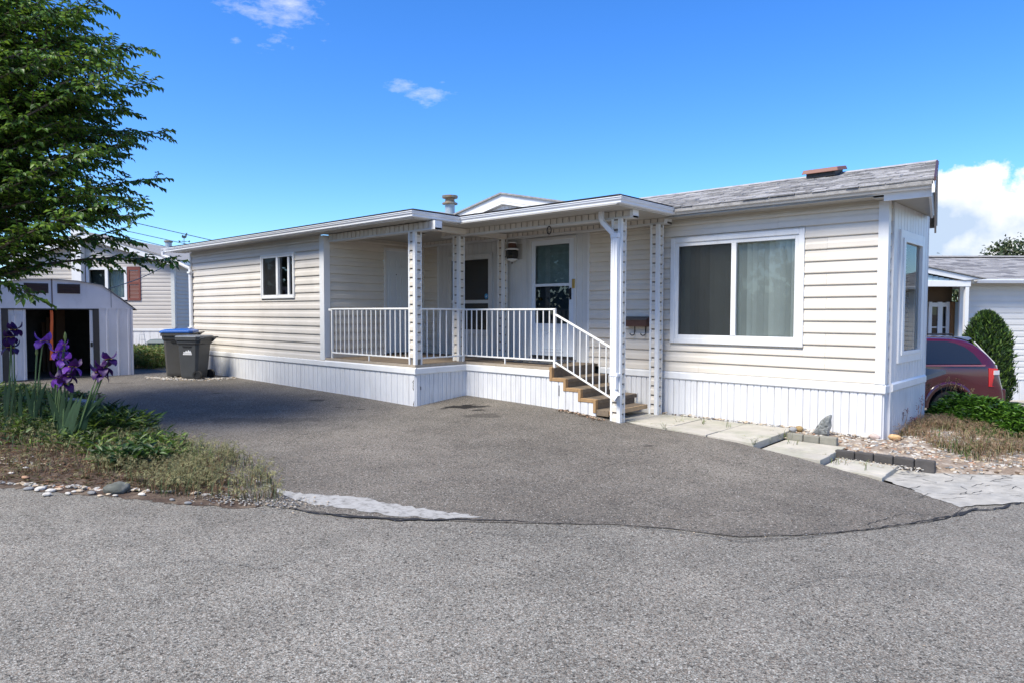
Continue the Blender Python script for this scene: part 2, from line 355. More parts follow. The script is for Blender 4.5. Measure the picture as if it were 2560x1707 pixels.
def asphalt(name, col, lum=1.0, grain=130, dust=None, stains=(), lightp=.9):
    mt = bpy.data.materials.new(name); mt.use_nodes = True; nt = mt.node_tree; n, l = nt.nodes.new, nt.links.new
    b = nt.nodes['Principled BSDF']; b.inputs['Roughness'].default_value = .88; b.inputs['Specular IOR Level'].default_value = .3
    g = n('ShaderNodeNewGeometry'); P = g.outputs['Position']
    def nz(scale, det=6, ro=.55):
        a = n('ShaderNodeTexNoise'); a.inputs['Scale'].default_value = scale; a.inputs['Detail'].default_value = det; a.inputs['Roughness'].default_value = ro; l(P, a.inputs['Vector']); return a.outputs[0]
    def mr(x, a, b_, c_, d): 
        q = n('ShaderNodeMapRange'); l(x, q.inputs[0])
        for i, k in enumerate((a, b_, c_, d)): q.inputs[i + 1].default_value = k
        return q.outputs[0]
    def mul(x, y):
        q = n('ShaderNodeMath'); q.operation = 'MULTIPLY'; l(x, q.inputs[0])
        if isinstance(y, float): q.inputs[1].default_value = y
        else: l(y, q.inputs[1])
        return q.outputs[0]
    vo = n('ShaderNodeTexVoronoi'); vo.inputs['Scale'].default_value = grain; l(P, vo.inputs['Vector'])
    sp = n('ShaderNodeSeparateColor'); l(vo.outputs['Color'], sp.inputs[0])
    vb = n('ShaderNodeTexVoronoi'); vb.inputs['Scale'].default_value = grain * .42; l(P, vb.inputs['Vector'])
    sb = n('ShaderNodeSeparateColor'); l(vb.outputs['Color'], sb.inputs[0])
    v = mr(sp.outputs[0], 0, 1, .40, 1.66)
    v = mul(v, mr(nz(55, 3), .3, .7, .72, 1.28)); v = mul(v, mr(nz(2.2), .3, .7, .88, 1.12)); v = mul(v, mr(nz(.35, 4), .3, .7, .82, 1.18)); v = mul(v, mr(nz(.9, 8, .7), .42, .5, .93, 1.03))
    light = mr(sb.outputs[1], lightp, lightp + .02, 0, 1)
    near = mr(vb.outputs['Distance'], .25, .42, 1, 0); light = mul(light, near)
    dark = mr(sb.outputs[2], .9, .93, 1, .45); v = mul(v, dark)
    rgb = n('ShaderNodeMixRGB'); rgb.inputs[1].default_value = (*[c_ * lum for c_ in col], 1); rgb.inputs[2].default_value = (.115 * lum * 1.3, .1 * lum * 1.2, .085 * lum * 1.1, 1); l(sp.outputs[2], rgb.inputs[0])
    cur = rgb.outputs[0]
    if dust:
        q = n('ShaderNodeMixRGB'); l(mr(nz(.55, 5, .6), .48, .72, 0, dust[1]), q.inputs[0]); l(cur, q.inputs[1]); q.inputs[2].default_value = (*dust[0], 1); cur = q.outputs[0]
    vm = n('ShaderNodeVectorMath'); vm.operation = 'SCALE'; l(cur, vm.inputs[0]); l(v, vm.inputs['Scale']); cur = vm.outputs[0]
    q = n('ShaderNodeMixRGB'); l(light, q.inputs[0]); l(cur, q.inputs[1]); q.inputs[2].default_value = (.42, .40, .36, 1); cur = q.outputs[0]
    wob = nz(6, 4)
    for (x, y, rx, ry, a, s_) in stains:      # old oil drips, each with its own ragged outline
        mp_ = n('ShaderNodeMapping'); mp_.vector_type = 'POINT'; l(P, mp_.inputs[0])
        ca, sa = math.cos(a), math.sin(a)
        mp_.inputs['Rotation'].default_value = (0, 0, -a); mp_.inputs['Scale'].default_value = (1 / rx, 1 / ry, 0)
        xr, yr = (x * ca + y * sa) / rx, (-x * sa + y * ca) / ry
        # Mapping scales first, then rotates; undo by doing the rotation in a separate node
        mp_.inputs['Scale'].default_value = (1, 1, 0)
        m2 = n('ShaderNodeMapping'); l(mp_.outputs[0], m2.inputs[0]); m2.inputs['Scale'].default_value = (1 / rx, 1 / ry, 0); m2.inputs['Location'].default_value = (-xr, -yr, 0)
        ln = n('ShaderNodeVectorMath'); ln.operation = 'LENGTH'; l(m2.outputs[0], ln.inputs[0])
        ad = n('ShaderNodeMath'); ad.operation = 'ADD'; l(ln.outputs['Value'], ad.inputs[0]); l(mr(wob, .3, .7, -.45, .45), ad.inputs[1])
        f = mr(ad.outputs[0], .75, 1.1, s_, 0)
        q = n('ShaderNodeMixRGB'); l(f, q.inputs[0]); l(cur, q.inputs[1]); q.inputs[2].default_value = (.012, .010, .008, 1); cur = q.outputs[0]
    l(cur, b.inputs['Base Color'])
    bp = n('ShaderNodeBump'); bp.inputs['Strength'].default_value = .55; bp.inputs['Distance'].default_value = .006; l(vo.outputs['Distance'], bp.inputs['Height'])
    b2 = n('ShaderNodeBump'); b2.inputs['Strength'].default_value = .25; b2.inputs['Distance'].default_value = .05; l(nz(3.5, 5), b2.inputs['Height']); l(bp.outputs[0], b2.inputs['Normal'])
    l(b2.outputs[0], b.inputs['Normal'])
    return mt
SIDING = M('cream vinyl siding', (.675, .615, .525), .42, .05, 1.6, .05, 220, rndv=.025, dirt=((.30, .26, .20), .16, (2.2, 2.2, .9)))
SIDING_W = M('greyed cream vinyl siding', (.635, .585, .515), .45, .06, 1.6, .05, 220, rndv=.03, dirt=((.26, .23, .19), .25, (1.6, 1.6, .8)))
WHITE = M('white trim', (.72, .72, .71), .38, .04, 4, dirt=((.34, .31, .27), .22, (5, 5, 1.2)))
SKIRT = M('white skirting vinyl', (.66, .66, .665), .4, .04, 5, rndv=.02, dirt=((.33, .30, .26), .42, (9, 9, 1.1)))
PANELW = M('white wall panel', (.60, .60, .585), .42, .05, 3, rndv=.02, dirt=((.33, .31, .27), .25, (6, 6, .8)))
GUTTER = M('white gutter metal', (.76, .77, .79), .3, .03, 3, dirt=((.30, .29, .28), .08, (1.2, 1.2, 5)))
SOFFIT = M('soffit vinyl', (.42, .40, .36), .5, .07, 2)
SHING = M('grey shingle', (.30, .29, .28), .95, .25, 60, .35, 160, rndv=.42, col2=(.20, .19, .19), mscale=9)
SHING2 = M('grey shingle roofing', (.27, .26, .25), .95, .3, 12, .4, 60)
DARK = M('dark interior', (.012, .012, .013), .9)
FLASH = M('dark drip edge', (.03, .028, .028), .6)
DECK = M('brown deck carpet', (.19, .145, .10), .95, .18, 22, .3, 400, col2=(.15, .115, .085), mscale=2.2)
NOSE = M('tan carpet edge', (.34, .21, .10), .9, .15, 14, .25, 300)
WOODB = M('bare treated plank', (.46, .31, .17), .75, .18, 10, .1, 60)
RAIL = M('white painted railing', (.76, .75, .72), .35, .05, 8)
GLASS = glass('window glass', (.96, .98, .96), .48)
GLASSD = glass('dark window glass', (.35, .38, .40), .8)
SCREEN = mesh_screen('insect screen', (.03, .032, .034), .64)
BLIND = M('vertical blind fabric', (.50, .525, .46), .8, .05, 5, rndv=.30)
BLINDS_H = M('narrow slat blind', (.22, .27, .27), .6, .05, 5)
DOORW = M('painted door', (.66, .70, .74), .4, .04, 4)
BLACK = M('black plastic', (.015, .015, .016), .45)
BROWNM = M('brown enamelled metal', (.10, .045, .03), .45, .12, 12)
FLUE = M('weathered galvanised metal', (.36, .43, .47), .45, .15, 14, metal=.35, col2=(.20, .15, .10), mscale=7, mix=(.55, .75))
FLUECAP = M('stained flue cap metal', (.22, .22, .19), .55, .2, 14, metal=.3, col2=(.30, .17, .06), mscale=9)
BRASS = M('yellowed brass', (.45, .30, .08), .4, metal=.5)
VENTBR = M('red brown vent cap', (.20, .085, .06), .6, .12, 8)

# ================================================================== THE GROUND
DIRT = M('packed dirt', (.17, .14, .105), .95, .25, 5, .5, 40, col2=(.27, .24, .20), mscale=1.3)
def ground_mesh():
    t = np.linspace(-1, 1, 191); s = np.sinh(t * 7.0) / np.sinh(7.0)
    xs = -8 + s * 900; ys = 6 + s * 900
    X, Y = np.meshgrid(xs, ys); z = np.concatenate([gza(q_) for q_ in np.array_split(np.c_[X.ravel(), Y.ravel()], 12)]) - .06
    mb = MB(); n = len(xs)
    mb.v = [(float(a), float(b), float(c_)) for a, b, c_ in zip(X.ravel(), Y.ravel(), z)]
    mb.f = [(j * n + i, j * n + i + 1, (j + 1) * n + i + 1, (j + 1) * n + i) for j in range(n - 1) for i in range(n - 1)]; mb.m = [0] * len(mb.f)
    return mb.build('ground', DIRT, kind='structure', smooth=True, recalc=False)
ground_mesh()
ASPH = asphalt('worn grey asphalt', (.214, .214, .191), 1.0, 165, lightp=.88)
stn = []
def stain(u, v, rx, ry, a=0.0, s=.9): p = gp(u, v); stn.append((p.x, p.y, rx, ry, a, s))
stain(1163, 1016, .32, .17, .75, 1.0); stain(1199, 1024, .12, .06, .75, .85); stain(1210, 1038, .30, .16, .75, .45)
stain(793, 1000, .16, .10, .75, .7); stain(850, 1017, .09, .06, .75, .6); stain(906, 1022, .09, .06, .75, .7); stain(545, 982, .09, .05, .75, .6)
stain(1620, 1114, .065, .035, .75, .85); stain(1142, 1054, .05, .03, .75, .5); stain(640, 1050, .9, .22, .75, .35); stain(300, 957, .3, .12, .75, .35)
DRIVE = asphalt('dark driveway asphalt', (.120, .119, .107), 1.0, 140, dust=((.165, .15, .125), .4), stains=stn, lightp=.91)
CONC = M('cracked pale concrete', (.37, .35, .31), .9, .22, 9, .3, 90, col2=(.30, .29, .265), mscale=2.5)
CONCW = M('whitish worn concrete', (.34, .33, .31), .9, .15, 25, .3, 120, col2=(.17, .163, .15), mscale=13, mix=(.50, .66))
SLAB = M('weathered paving slab', (.42, .39, .335), .92, .12, 5, .3, 90, rndv=.06, col2=(.34, .33, .26), mscale=3)
SLABD = M('dark edging block', (.060, .055, .052), .95, .25, 9, .4, 60, rndv=.25)
TAR = M('black tar crack', (.018, .017, .017), .8, .2, 20)

Z0 = -1.65
def rz(u, v): p = gp(u, v); return (p.x, p.y)
bed_edge = [(-22, -6.9), (-14.5, -2.3), (-11.2, -.35), (-8.9, .95), rz(0, 1217), rz(170, 1232), rz(330, 1246), rz(480, 1262), rz(600, 1270), rz(660, 1262)]
crack = [rz(735, 1272), rz(860, 1288), rz(985, 1298), rz(1130, 1301), rz(1250, 1305), rz(1400, 1308), rz(1560, 1311), rz(1690, 1322), rz(1850, 1341), rz(2000, 1337), rz(2180, 1322), rz(2360, 1297), rz(2440, 1276), rz(2560, 1258)]
right_road = [rz(2700, 1225), (1.4, 9.6), (7, 15), (16, 22)]
up_ = lambda L_, k: [(p[0] - .67 * k, p[1] + .74 * k) for p in L_]
road_poly = up_(bed_edge, .25) + up_(crack, .25) + right_road + [(22, 16), (6, 1), (0, -6), (-10, -11), (-20, -14)]
sheet('road', road_poly, -.004, .55, ASPH, estep=.3)
bedback = [rz(612, 1250), rz(540, 1205), rz(470, 1150), rz(400, 1105), rz(345, 1078), rz(300, 1052), rz(238, 1030), rz(240, 1010), rz(180, 985), (-15.6, 3.3), (-17.2, 3.2)]
slabedge = [rz(2420, 1262), rz(2250, 1215), rz(2200, 1201), rz(2130, 1178), rz(2075, 1166), rz(1990, 1142), rz(1912, 1123), rz(1840, 1105), rz(1760, 1090), rz(1672, 1075), rz(1600, 1062), rz(1570, 1055)]
drive_poly = [rz(660, 1262)] + crack[:-2] + slabedge[0:] + [(-5.55, 8.6), (-6.4, 9.3), (-10.9, 9.3), (-11.2, 7.25), (-17.1, 7.25), (-19.8, 6.5), (-19.8, 3.1)] + bedback[::-1]
sheet('driveway', drive_poly, .0015, .3, DRIVE, estep=.16, jag=.012, seed=4)
def ribbon(mb, pts, wf, up, seed=0, step=.05, jag=.012):
    rr = random.Random(seed); L_ = []
    for i in range(len(pts) - 1):
        a, b = Vector(pts[i][:2]), Vector(pts[i + 1][:2]); k = max(1, int((b - a).length / step))
        for j in range(k): L_.append(a.lerp(b, j / k))
    L_.append(Vector(pts[-1][:2])); n = len(L_)
    wob = 0; P = []
    for p in L_:
        wob = wob * .8 + rr.uniform(-jag, jag); P.append(p + Vector((wob * .5, -wob * .7)))
    zs = gza([(p.x, p.y) for p in P])
    vs = []
    for i, p in enumerate(P):
        d = (P[min(i + 1, n - 1)] - P[max(i - 1, 0)]).normalized(); s = Vector((-d.y, d.x)); w_ = max(.0015, wf(i / (n - 1)) * rr.uniform(.45, 1.4))
        z = float(zs[i]) + up
        vs += [(p.x + s.x * w_, p.y + s.y * w_, z), (p.x - s.x * w_, p.y - s.y * w_, z)]
    mb.add(vs, [(2 * i, 2 * i + 1, 2 * i + 3, 2 * i + 2) for i in range(n - 1)])
mb = MB()
ribbon(mb, crack, lambda t: .0020 + .02 * math.exp(-((t - .16) / .09) ** 2) + .012 * math.exp(-((t - .92) / .08) ** 2), .0062, 1, jag=.028)
ribbon(mb, crack[:4], lambda t: .016 * (1 - abs(2 * t - 1)) + .004, .0066, 5, jag=.02)
ribbon(mb, [rz(1560, 1311), rz(1700, 1330), rz(1850, 1352), rz(2000, 1346), rz(2100, 1333)], lambda t: .003, .0064, 2)
ribbon(mb, [rz(930, 1318), rz(1100, 1322), rz(1240, 1335), rz(1500, 1342)], lambda t: .0018, .0060, 3)
for k_, q_ in enumerate(([(1010, 1110), (1120, 1100), (1230, 1116), (1330, 1108)], [(700, 1120), (760, 1085), (860, 1070), (900, 1040)], [(1480, 1180), (1560, 1150), (1700, 1160)], [(330, 1010), (480, 1016), (600, 1004)], [(1900, 1500), (2060, 1440), (2300, 1430)], [(300, 1420), (480, 1400), (700, 1420)])): ribbon(mb, [rz(*p_) for p_ in q_], lambda t: .0011, .0052, 20 + k_, jag=.022)
ribbon(mb, [rz(2000, 1340), rz(2200, 1318), rz(2380, 1290), rz(2440, 1268)], lambda t: .008 * t + .002, .0070, 6, jag=.02)
ribbon(mb, [rz(2170, 1312), rz(2260, 1290), rz(2345, 1290)], lambda t: .003, .0072, 7, jag=.03)
mb.build('pavement_crack', TAR, kind='structure', recalc=False)
sheet('concrete_patch', [rz(612, 1186), rz(690, 1220), rz(735, 1232), rz(800, 1236), rz(870, 1240), rz(930, 1247), rz(960, 1256), rz(1080, 1275), rz(1210, 1292), rz(1120, 1298), rz(960, 1287), rz(870, 1271), rz(770, 1258), rz(700, 1232), rz(625, 1195)], .0052, .12, CONCW, estep=.05, jag=.025, seed=9)
sheet('concrete_apron', [rz(2205, 1198), rz(2232, 1160), rz(2360, 1172), rz(2470, 1180), rz(2700, 1200), rz(2690, 1228), rz(2560, 1256), rz(2460, 1262), rz(2400, 1268), rz(2330, 1245), rz(2255, 1215)], .0055, .14, CONC, estep=.06, jag=.024, seed=12)
mb = MB(); rr = random.Random(8)
for k in range(46):
    u, v = rr.uniform(2235, 2555), rr.uniform(1172, 1262); a = gp(u, v); b = gp(u + rr.uniform(10, 60), v + rr.uniform(-9, 9))
    if a.z < -1.3 and v < 1168 + (2560 - u) * .05 + 75: ribbon(mb, [(a.x, a.y), (b.x, b.y)], lambda t: .0032, .0095, k, jag=.028)
mb.build('concrete_crack', TAR, kind='structure', recalc=False)

# paving slabs, three steps down along the wall; every slab is a piece of the path
path = tag(bpy.data.objects.new('path', None), kind='structure'); C.objects.link(path); OFF['path'] = (0, 0, -E)
rr = random.Random(3)
sedge = sorted(slabedge)
def slab(x0, x1, y0, y1, zt, tilt=.004, h=.09):
    mb = MB(); g = .009; tx, ty = rr.uniform(-tilt, tilt), rr.uniform(-tilt, tilt)
    a = []
    for k in range(9):      # the asphalt laps over the front of the slabs along an uneven curve
        x = x0 + g + (x1 - x0 - 2 * g) * k / 8; yc = float(np.interp(x, [p[0] for p in sedge], [p[1] for p in sedge])) + .006
        if yc < y1 - .05: a.append((x, max(y0 + g, yc)))
    if len(a) < 2: return
    a += [(a[-1][0], y1 - g), (a[0][0], y1 - g)]
    mb.prism([(p[0], p[1], zt - h + tx * k / 9) for k, p in enumerate(a)], (0, 0, h))
    mb.build('paving_slab', SLAB, path, bevel=.006)
for x0, x1 in ((-5.93, -5.27), (-5.27, -4.61), (-4.61, -3.95), (-3.95, -3.27)):
    slab(x0, x1, 8.47, 9.33, -1.552); slab(x0, x1, 7.62, 8.47, -1.554)
slab(-3.25, -2.50, 8.27, 8.90, -1.632); slab(-3.25, -2.49, 7.55, 8.27, -1.634)
slab(-2.48, -1.84, 7.96, 8.50, -1.70); slab(-2.46, -1.83, 7.35, 7.96, -1.702)

GRAVELC = [M('pale pebble', (.50, .47, .42), .8, .1, 30, rndv=.12), M('tan pebble', (.45, .36, .26), .8, .12, 30, rndv=.2), M('grey pebble', (.22, .22, .22), .8, .15, 30, rndv=.3), M('reddish pebble', (.36, .21, .13), .8, .15, 30), M('brown chip', (.10, .065, .04), .95, .2, 30)]
SOIL = M('dry soil with needles', (.060, .038, .026), .98, .35, 16, .8, 50, col2=(.16, .12, .085), mscale=5)
def pebble(mb, x, y, z, s, m, rr):
    a = rr.uniform(0, 6.28); sx, sy, sz = s * rr.uniform(.8, 1.5), s * rr.uniform(.6, 1), s * rr.uniform(.3, .6)
    t = rr.uniform(-.3, .3); vs = []
    for zz, rad in ((-.5, .6), (.2, 1), (.8, .62)):
        for k in range(5):
            th = k * 1.2566 + zz; q = rad * rr.uniform(.82, 1.15); px, py = math.cos(th) * q * sx, math.sin(th) * q * sy
            vs.append((x + px * math.cos(a) - py * math.sin(a), y + px * math.sin(a) + py * math.cos(a), z + (zz + rr.uniform(-.1, .1)) * sz + t * px))
    fs = [(0, 4, 3, 2, 1), (10, 11, 12, 13, 14)] + [(i * 5 + k, i * 5 + (k + 1) % 5, i * 5 + 5 + (k + 1) % 5, i * 5 + 5 + k) for i in (0, 1) for k in range(5)]
    mb.add(vs, fs, m)
# planting bed beside the road (left)
bed_l = [p for p in bed_edge[1:]] + bedback + [(-18.5, 3.0), (-19.5, -3.5)]
def bl_up(x, y): d = edge_dist(bed_l, x, y); return .16 * min(1, d / 1.2) ** 1.3 * (.75 + .5 * noise.noise((x * .9, y * .9, 0))) + .018 * noise.noise((x * 6, y * 6, 2)) * min(1, d * 5)
sheet('planting_bed', bed_l, -.001, .16, SOIL, zfun=bl_up, estep=.06, jag=.035, seed=21)
def bedz(x, y): return gz(x, y) + .006 + bl_up(x, y)
# gravelly bed round the end of the home (right)
bed_r = [(-3.27, 8.91), (-2.62, 8.91), (-2.55, 8.56), (-1.5, 8.56), (-1.30, 8.62), (-.75, 8.95), rz(2760, 1205), (1.2, 11.3), (1.8, 12.6), (-.6, 14.2), (-2.2, 14.2), (-2.1, 11.4), (-2.2, 9.6), (-2.4, 9.52), (-3.27, 9.52)]
def br_up(x, y): d = edge_dist(bed_r, x, y); return .045 * min(1, d / .12) + .04 * min(1, d / .8) * (1 + noise.noise((x * 1.3, y * 1.3, 5))) + .012 * noise.noise((x * 7, y * 7, 2))
sheet('gravel_bed', bed_r, .002, .12, M('gravelly dirt', (.20, .15, .11), .95, .3, 22, .6, 60, col2=(.34, .29, .24), mscale=6), zfun=br_up, estep=.1, jag=.01, seed=22)
def brz(x, y): return gz(x, y) + .006 + br_up(x, y)
edging = thing('concrete_edging', 'two stepped rows of dark concrete edging blocks between the slabs and gravel', 'edging', (-2.3, 8.6, -1.7))
def eblock(x0, x1, y, zt, mt):
    MB().box(x0 + .004, x1 - .004, y - .03, y + .05, zt - .17, zt + rr.uniform(-.012, .004)).build('edging_block', mt, edging, bevel=.014)
SLABG = M('pale edging block', (.21, .20, .165), .95, .2, 9, .4, 60, rndv=.1)
for i, (a, b) in enumerate(((-3.24, -3.03), (-3.03, -2.83), (-2.83, -2.62))): eblock(a, b, 8.93, -1.535, SLABG)
for i, (a, b) in enumerate(((-2.53, -2.31), (-2.31, -2.11), (-2.11, -1.91), (-1.91, -1.70), (-1.70, -1.50))): eblock(a, b, 8.54 + .004 * i, -1.605, SLABD)
BEAMC = M('shadow brown beam core', (.15, .13, .10), .8)  # dark tone paints shade into the gaps between the cladding boards
POSTC = M('shaded post core', (.22, .19, .155), .8)  # core darkened to paint the shadow notches between siding pieces
# ================================================================== THE MOBILE HOME
Y0, Y1, Y2, XE, XL, XW = 9.456, 7.056, 8.191, -2.25, -11.07, -16.86
H = thing('mobile_home', 'long cream sided mobile home with a white railed corner porch and grey shingle roof', 'mobile home', (-9, 9.456, -1.5))
HB = .1578          # siding exposure
def board_prof(z0, h, full=True):
    z1 = z0 + h
    return [(-.008, z1 + .012), (-.006, z1 + .0119), (-.006, z1 - .016), (.006, z1 - .019), (.0075, z0 + h * .66), (.011, z0 + h * .56), (.0165, z0 + h * .48), (.0185, z0 + h * .42), (.022, z0 + .012), (.020, z0 + .001), (.010, z0 - .002), (-.008, z0 - .002)]
def siding(pl, u0, u1, zb, zt, mt, holes=(), parent=None, h=HB, joints=()):
    z = zb
    while z < zt - .02:
        hh = min(h, zt - z - .013); segs = [(u0, u1)]
        for (a, b, c_, d) in holes:
            if z + hh > c_ + .01 and z < d - .01:
                ns = []
                for s0, s1 in segs:
                    if b <= s0 or a >= s1: ns.append((s0, s1)); continue
                    if a > s0 + .01: ns.append((s0, a))
                    if b < s1 - .01: ns.append((b, s1))
                segs = ns
                if z < c_ - .012 < z + hh:                      # a notched board under a sill
                    mb = MB(); pl.strip(mb, board_prof(z, max(.02, c_ - z - .013)), max(u0, a) + .0005, min(u1, b) - .0005); mb.build('siding_board', mt, parent or H)
                if z < d + .012 < z + hh:                       # and over a head
                    mb = MB(); pl.strip(mb, board_prof(d + .001, z + hh - d - .001), max(u0, a) + .0005, min(u1, b) - .0005); mb.build('siding_board', mt, parent or H)
        for s0, s1 in segs:
            jn = [s0] + sorted(j for j in joints if s0 + .2 < j < s1 - .2 and random.random() < .5) + [s1]
            for a, b in zip(jn[:-1], jn[1:]):
                mb = MB(); pl.strip(mb, board_prof(z, hh), a + .001, b - .001); o_ = mb.build('siding_board', mt, parent or H); o_.location = (0, 0, random.uniform(-.0018, .0018))
        z += h
def skirting(pl, u0, u1, ztf, wd=.2, mt=None, low=.06, seed=1, two=True, zb=None, rag=.0):
    rr = random.Random(seed); n = max(1, round((u1 - u0) / wd)); w_ = (u1 - u0) / n
    for i in range(n):
        a, b = u0 + i * w_, u0 + (i + 1) * w_; mb = MB()
        zt = ztf((a + b) / 2) if callable(ztf) else ztf
        pa, pb = pl.P(a, .02, 0), pl.P(b, .02, 0)
        za, zb_ = ((gz(pa[0], pa[1]) - low + rr.uniform(-rag, rag), gz(pb[0], pb[1]) - low + rr.uniform(-rag, rag)) if zb is None else (zb, zb))
        c_ = w_ / 2 if two else w_
        us = []
        k = 2 if two else 1; q = w_ / k
        for j in range(k):
            s = a + j * q; us += [(s + .001, .0), (s + .005, .003), (s + .011, .014), (s + q * .48, .015), (s + q * .5, .0115), (s + q * .54, .0115), (s + q * .56, .015), (s + q - .007, .014), (s + q - .002, .003)]
        us.append((b - .0005, 0))
        up = [pl.P(u, o, zt) for u, o in us]; dn = [pl.P(u, o, za + (zb_ - za) * (u - a) / w_) for u, o in us]
        nn = len(us); mb.add(up + dn, [(j, j + 1, j + 1 + nn, j + nn) for j in range(nn - 1)])
        mb.build('skirting_panel', mt or SKIRT, H)
MAIN = Pl((-11.07, Y0), (XE, Y0)); mu = lambda x: x + 11.07
WING = Pl((XW, Y1), (XL, Y1)); wu = lambda x: x - XW
RETW = Pl((XL, Y1), (XL, Y0))
ENDW = Pl((XE, Y0), (XE, 9.66))
ENDP = Pl((XE + .03, 9.66), (XE + .07, 11.40))
assert RETW.n.x > .9 and MAIN.n.y < -.9
# big window and the other openings
W1 = (-5.23, -3.235, -.455, 1.135)
siding(MAIN, mu(-5.36), mu(XE) - .09, -.887, 1.42, SIDING, [(mu(W1[0]), mu(W1[1]), W1[2], W1[3])], joints=(mu(-4.75), mu(-2.95), mu(-3.6)))
siding(MAIN, mu(-6.79), mu(-5.36), -.887, 1.42, SIDING)
siding(MAIN, .02, mu(-10.59), -.85, 1.42, SIDING)
W2 = (-13.39, -12.08, .275, 1.178)
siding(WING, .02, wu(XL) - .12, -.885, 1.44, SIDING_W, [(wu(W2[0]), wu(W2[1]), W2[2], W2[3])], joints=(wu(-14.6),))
RD = (1.35, 2.13)
siding(RETW, .10, 2.37, -.85, 1.44, SIDING, [(RD[0], RD[1] + .02, -.9, 1.285)])
siding(ENDW, .08, .2, -.887, 1.42, SIDING)
# white vertical panels round the entry door
ED = (-8.10, -7.03, -.80, 1.335); W3 = (-10.29, -9.03, -.44, 1.14)
x = -10.585
while x < -6.80:
    w_ = .1264
    for z0, z1 in ((-.84, 1.42),):
        segs = [(z0, z1)]
        for (a, b, c_, d) in (ED, W3):
            if x + w_ > a + .03 and x < b - .03:
                segs = [(s0, s1) for s0, s1 in ((z0, c_ + .02), (d - .02, z1)) if s1 - s0 > .05]
        for s0, s1 in segs:
            mb = MB(); u = mu(x)
            pr = [(u, 0), (u, .006), (u + .006, .006), (u + .010, .014), (u + w_ - .004, .014), (u + w_, .006), (u + w_, 0)]
            mb.prism([MAIN.P(a, o, s0) for a, o in pr], (0, 0, s1 - s0)); mb.build('wall_panel', PANELW, H)
    x += w_
mb = MB()
def holed(pl, u0, u1, z0, z1, holes, o0, o1):
    us = sorted({u0, u1, *[h[0] for h in holes], *[h[1] for h in holes]})
    for a, b in zip(us[:-1], us[1:]):
        hs_ = [h for h in holes if h[0] <= a + 1e-6 and h[1] >= b - 1e-6]; lo = z0
        for h in sorted(hs_, key=lambda h: h[2]):
            if h[2] > lo: pl.box(mb, a, b, o0, o1, lo, h[2])
            lo = h[3]
        if lo < z1: pl.box(mb, a, b, o0, o1, lo, z1)
holed(MAIN, mu(-10.6), mu(-6.78), -.86, 1.43, [(mu(ED[0]) + .02, mu(ED[1]) - .02, -.86, ED[3] - .02), (mu(W3[0]) + .02, mu(W3[1]) - .02, W3[2] + .02, W3[3] - .02)], -.012, .004)
mb.build('backing_board', PANELW, H)
# floor, ceiling and back walls that close the rooms
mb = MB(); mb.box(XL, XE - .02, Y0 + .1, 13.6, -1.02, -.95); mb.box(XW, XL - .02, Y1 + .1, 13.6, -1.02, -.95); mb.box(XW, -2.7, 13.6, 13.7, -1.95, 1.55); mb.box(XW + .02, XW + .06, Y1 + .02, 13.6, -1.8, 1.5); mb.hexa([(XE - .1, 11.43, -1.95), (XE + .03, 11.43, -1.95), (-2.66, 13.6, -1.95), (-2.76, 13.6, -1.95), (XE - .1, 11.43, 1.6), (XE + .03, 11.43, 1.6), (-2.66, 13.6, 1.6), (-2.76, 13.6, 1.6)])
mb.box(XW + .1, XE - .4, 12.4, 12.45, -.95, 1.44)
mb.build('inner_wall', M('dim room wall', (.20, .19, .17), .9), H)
# belly band (drip ledge) over the skirting
def band(pl, u0, u1, zt, h=.115, o=.035):
    mb = MB(); pl.strip(mb, [(.0, zt), (.012, zt), (o, zt - .022), (o, zt - h + .012), (o - .008, zt - h), (.0, zt - h)], u0, u1); mb.build('trim_board', WHITE, H)
band(MAIN, mu(-6.55), mu(XE) + .035, -.89); band(ENDW, 0, .2, -.89); band(ENDP, 0, ENDP.len, -.88)
band(WING, 0, wu(-8.47) + .035, -.875)
PORR = Pl((-8.47, Y1), (-8.47, Y2)); PORF = Pl((-8.47, Y2), (-6.6, Y2))
band(PORR, 0, PORR.len - .035, -.875); band(PORF, .0, PORF.len, -.877)
mb = MB(); rr = random.Random(5)      # the torn lower lip of the wing's siding
u = wu(-16.7)
while u < wu(-11.3):
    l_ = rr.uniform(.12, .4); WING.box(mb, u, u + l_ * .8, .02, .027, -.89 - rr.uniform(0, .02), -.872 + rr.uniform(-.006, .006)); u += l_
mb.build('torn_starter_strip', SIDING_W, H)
mb = MB(); WING.box(mb, wu(-16.8), wu(-11.2), .0125, .016, -.885, -.868); mb.build('dark_gap', FLASH, H)
# skirting
skirting(MAIN, mu(-5.36), mu(XE), -1.0, .2, seed=2); skirting(MAIN, mu(-6.5), mu(-5.36), -1.0, .2, seed=3)
skirting(ENDW, 0, .2, -1.0, .2, seed=4); skirting(ENDP, 0, ENDP.len, -.99, .2, seed=5)
skirting(WING, 0, wu(-8.47), -.985, .30, seed=6); skirting(PORR, .0, PORR.len, -.985, .19, seed=7)
STEPX = [-6.57, -6.30, -6.02, -5.745]; STEPZ = [-.83, -.995, -1.13, -1.265, -1.41]
skirting(PORF, 0, 1.905, -.985, .21, seed=8)
MB().box(XE - .02, XE + .045, 9.63, 9.665, -1.75, 1.40).build('corner_trim', SKIRT, H)
zt = lambda u: [STEPZ[1], STEPZ[2], STEPZ[3]][min(2, max(0, int((u - 1.90) / .277)))] - .045
skirting(Pl((-8.47, Y2 + .002), (-5.7, Y2 + .002)), 1.90, 2.735, zt, .139, seed=9, two=False)
mb = MB(); MAIN.box(mb, mu(-2.80), mu(XE), .016, .024, -1.60, -1.575); mb.build('ground_channel', WHITE, H)
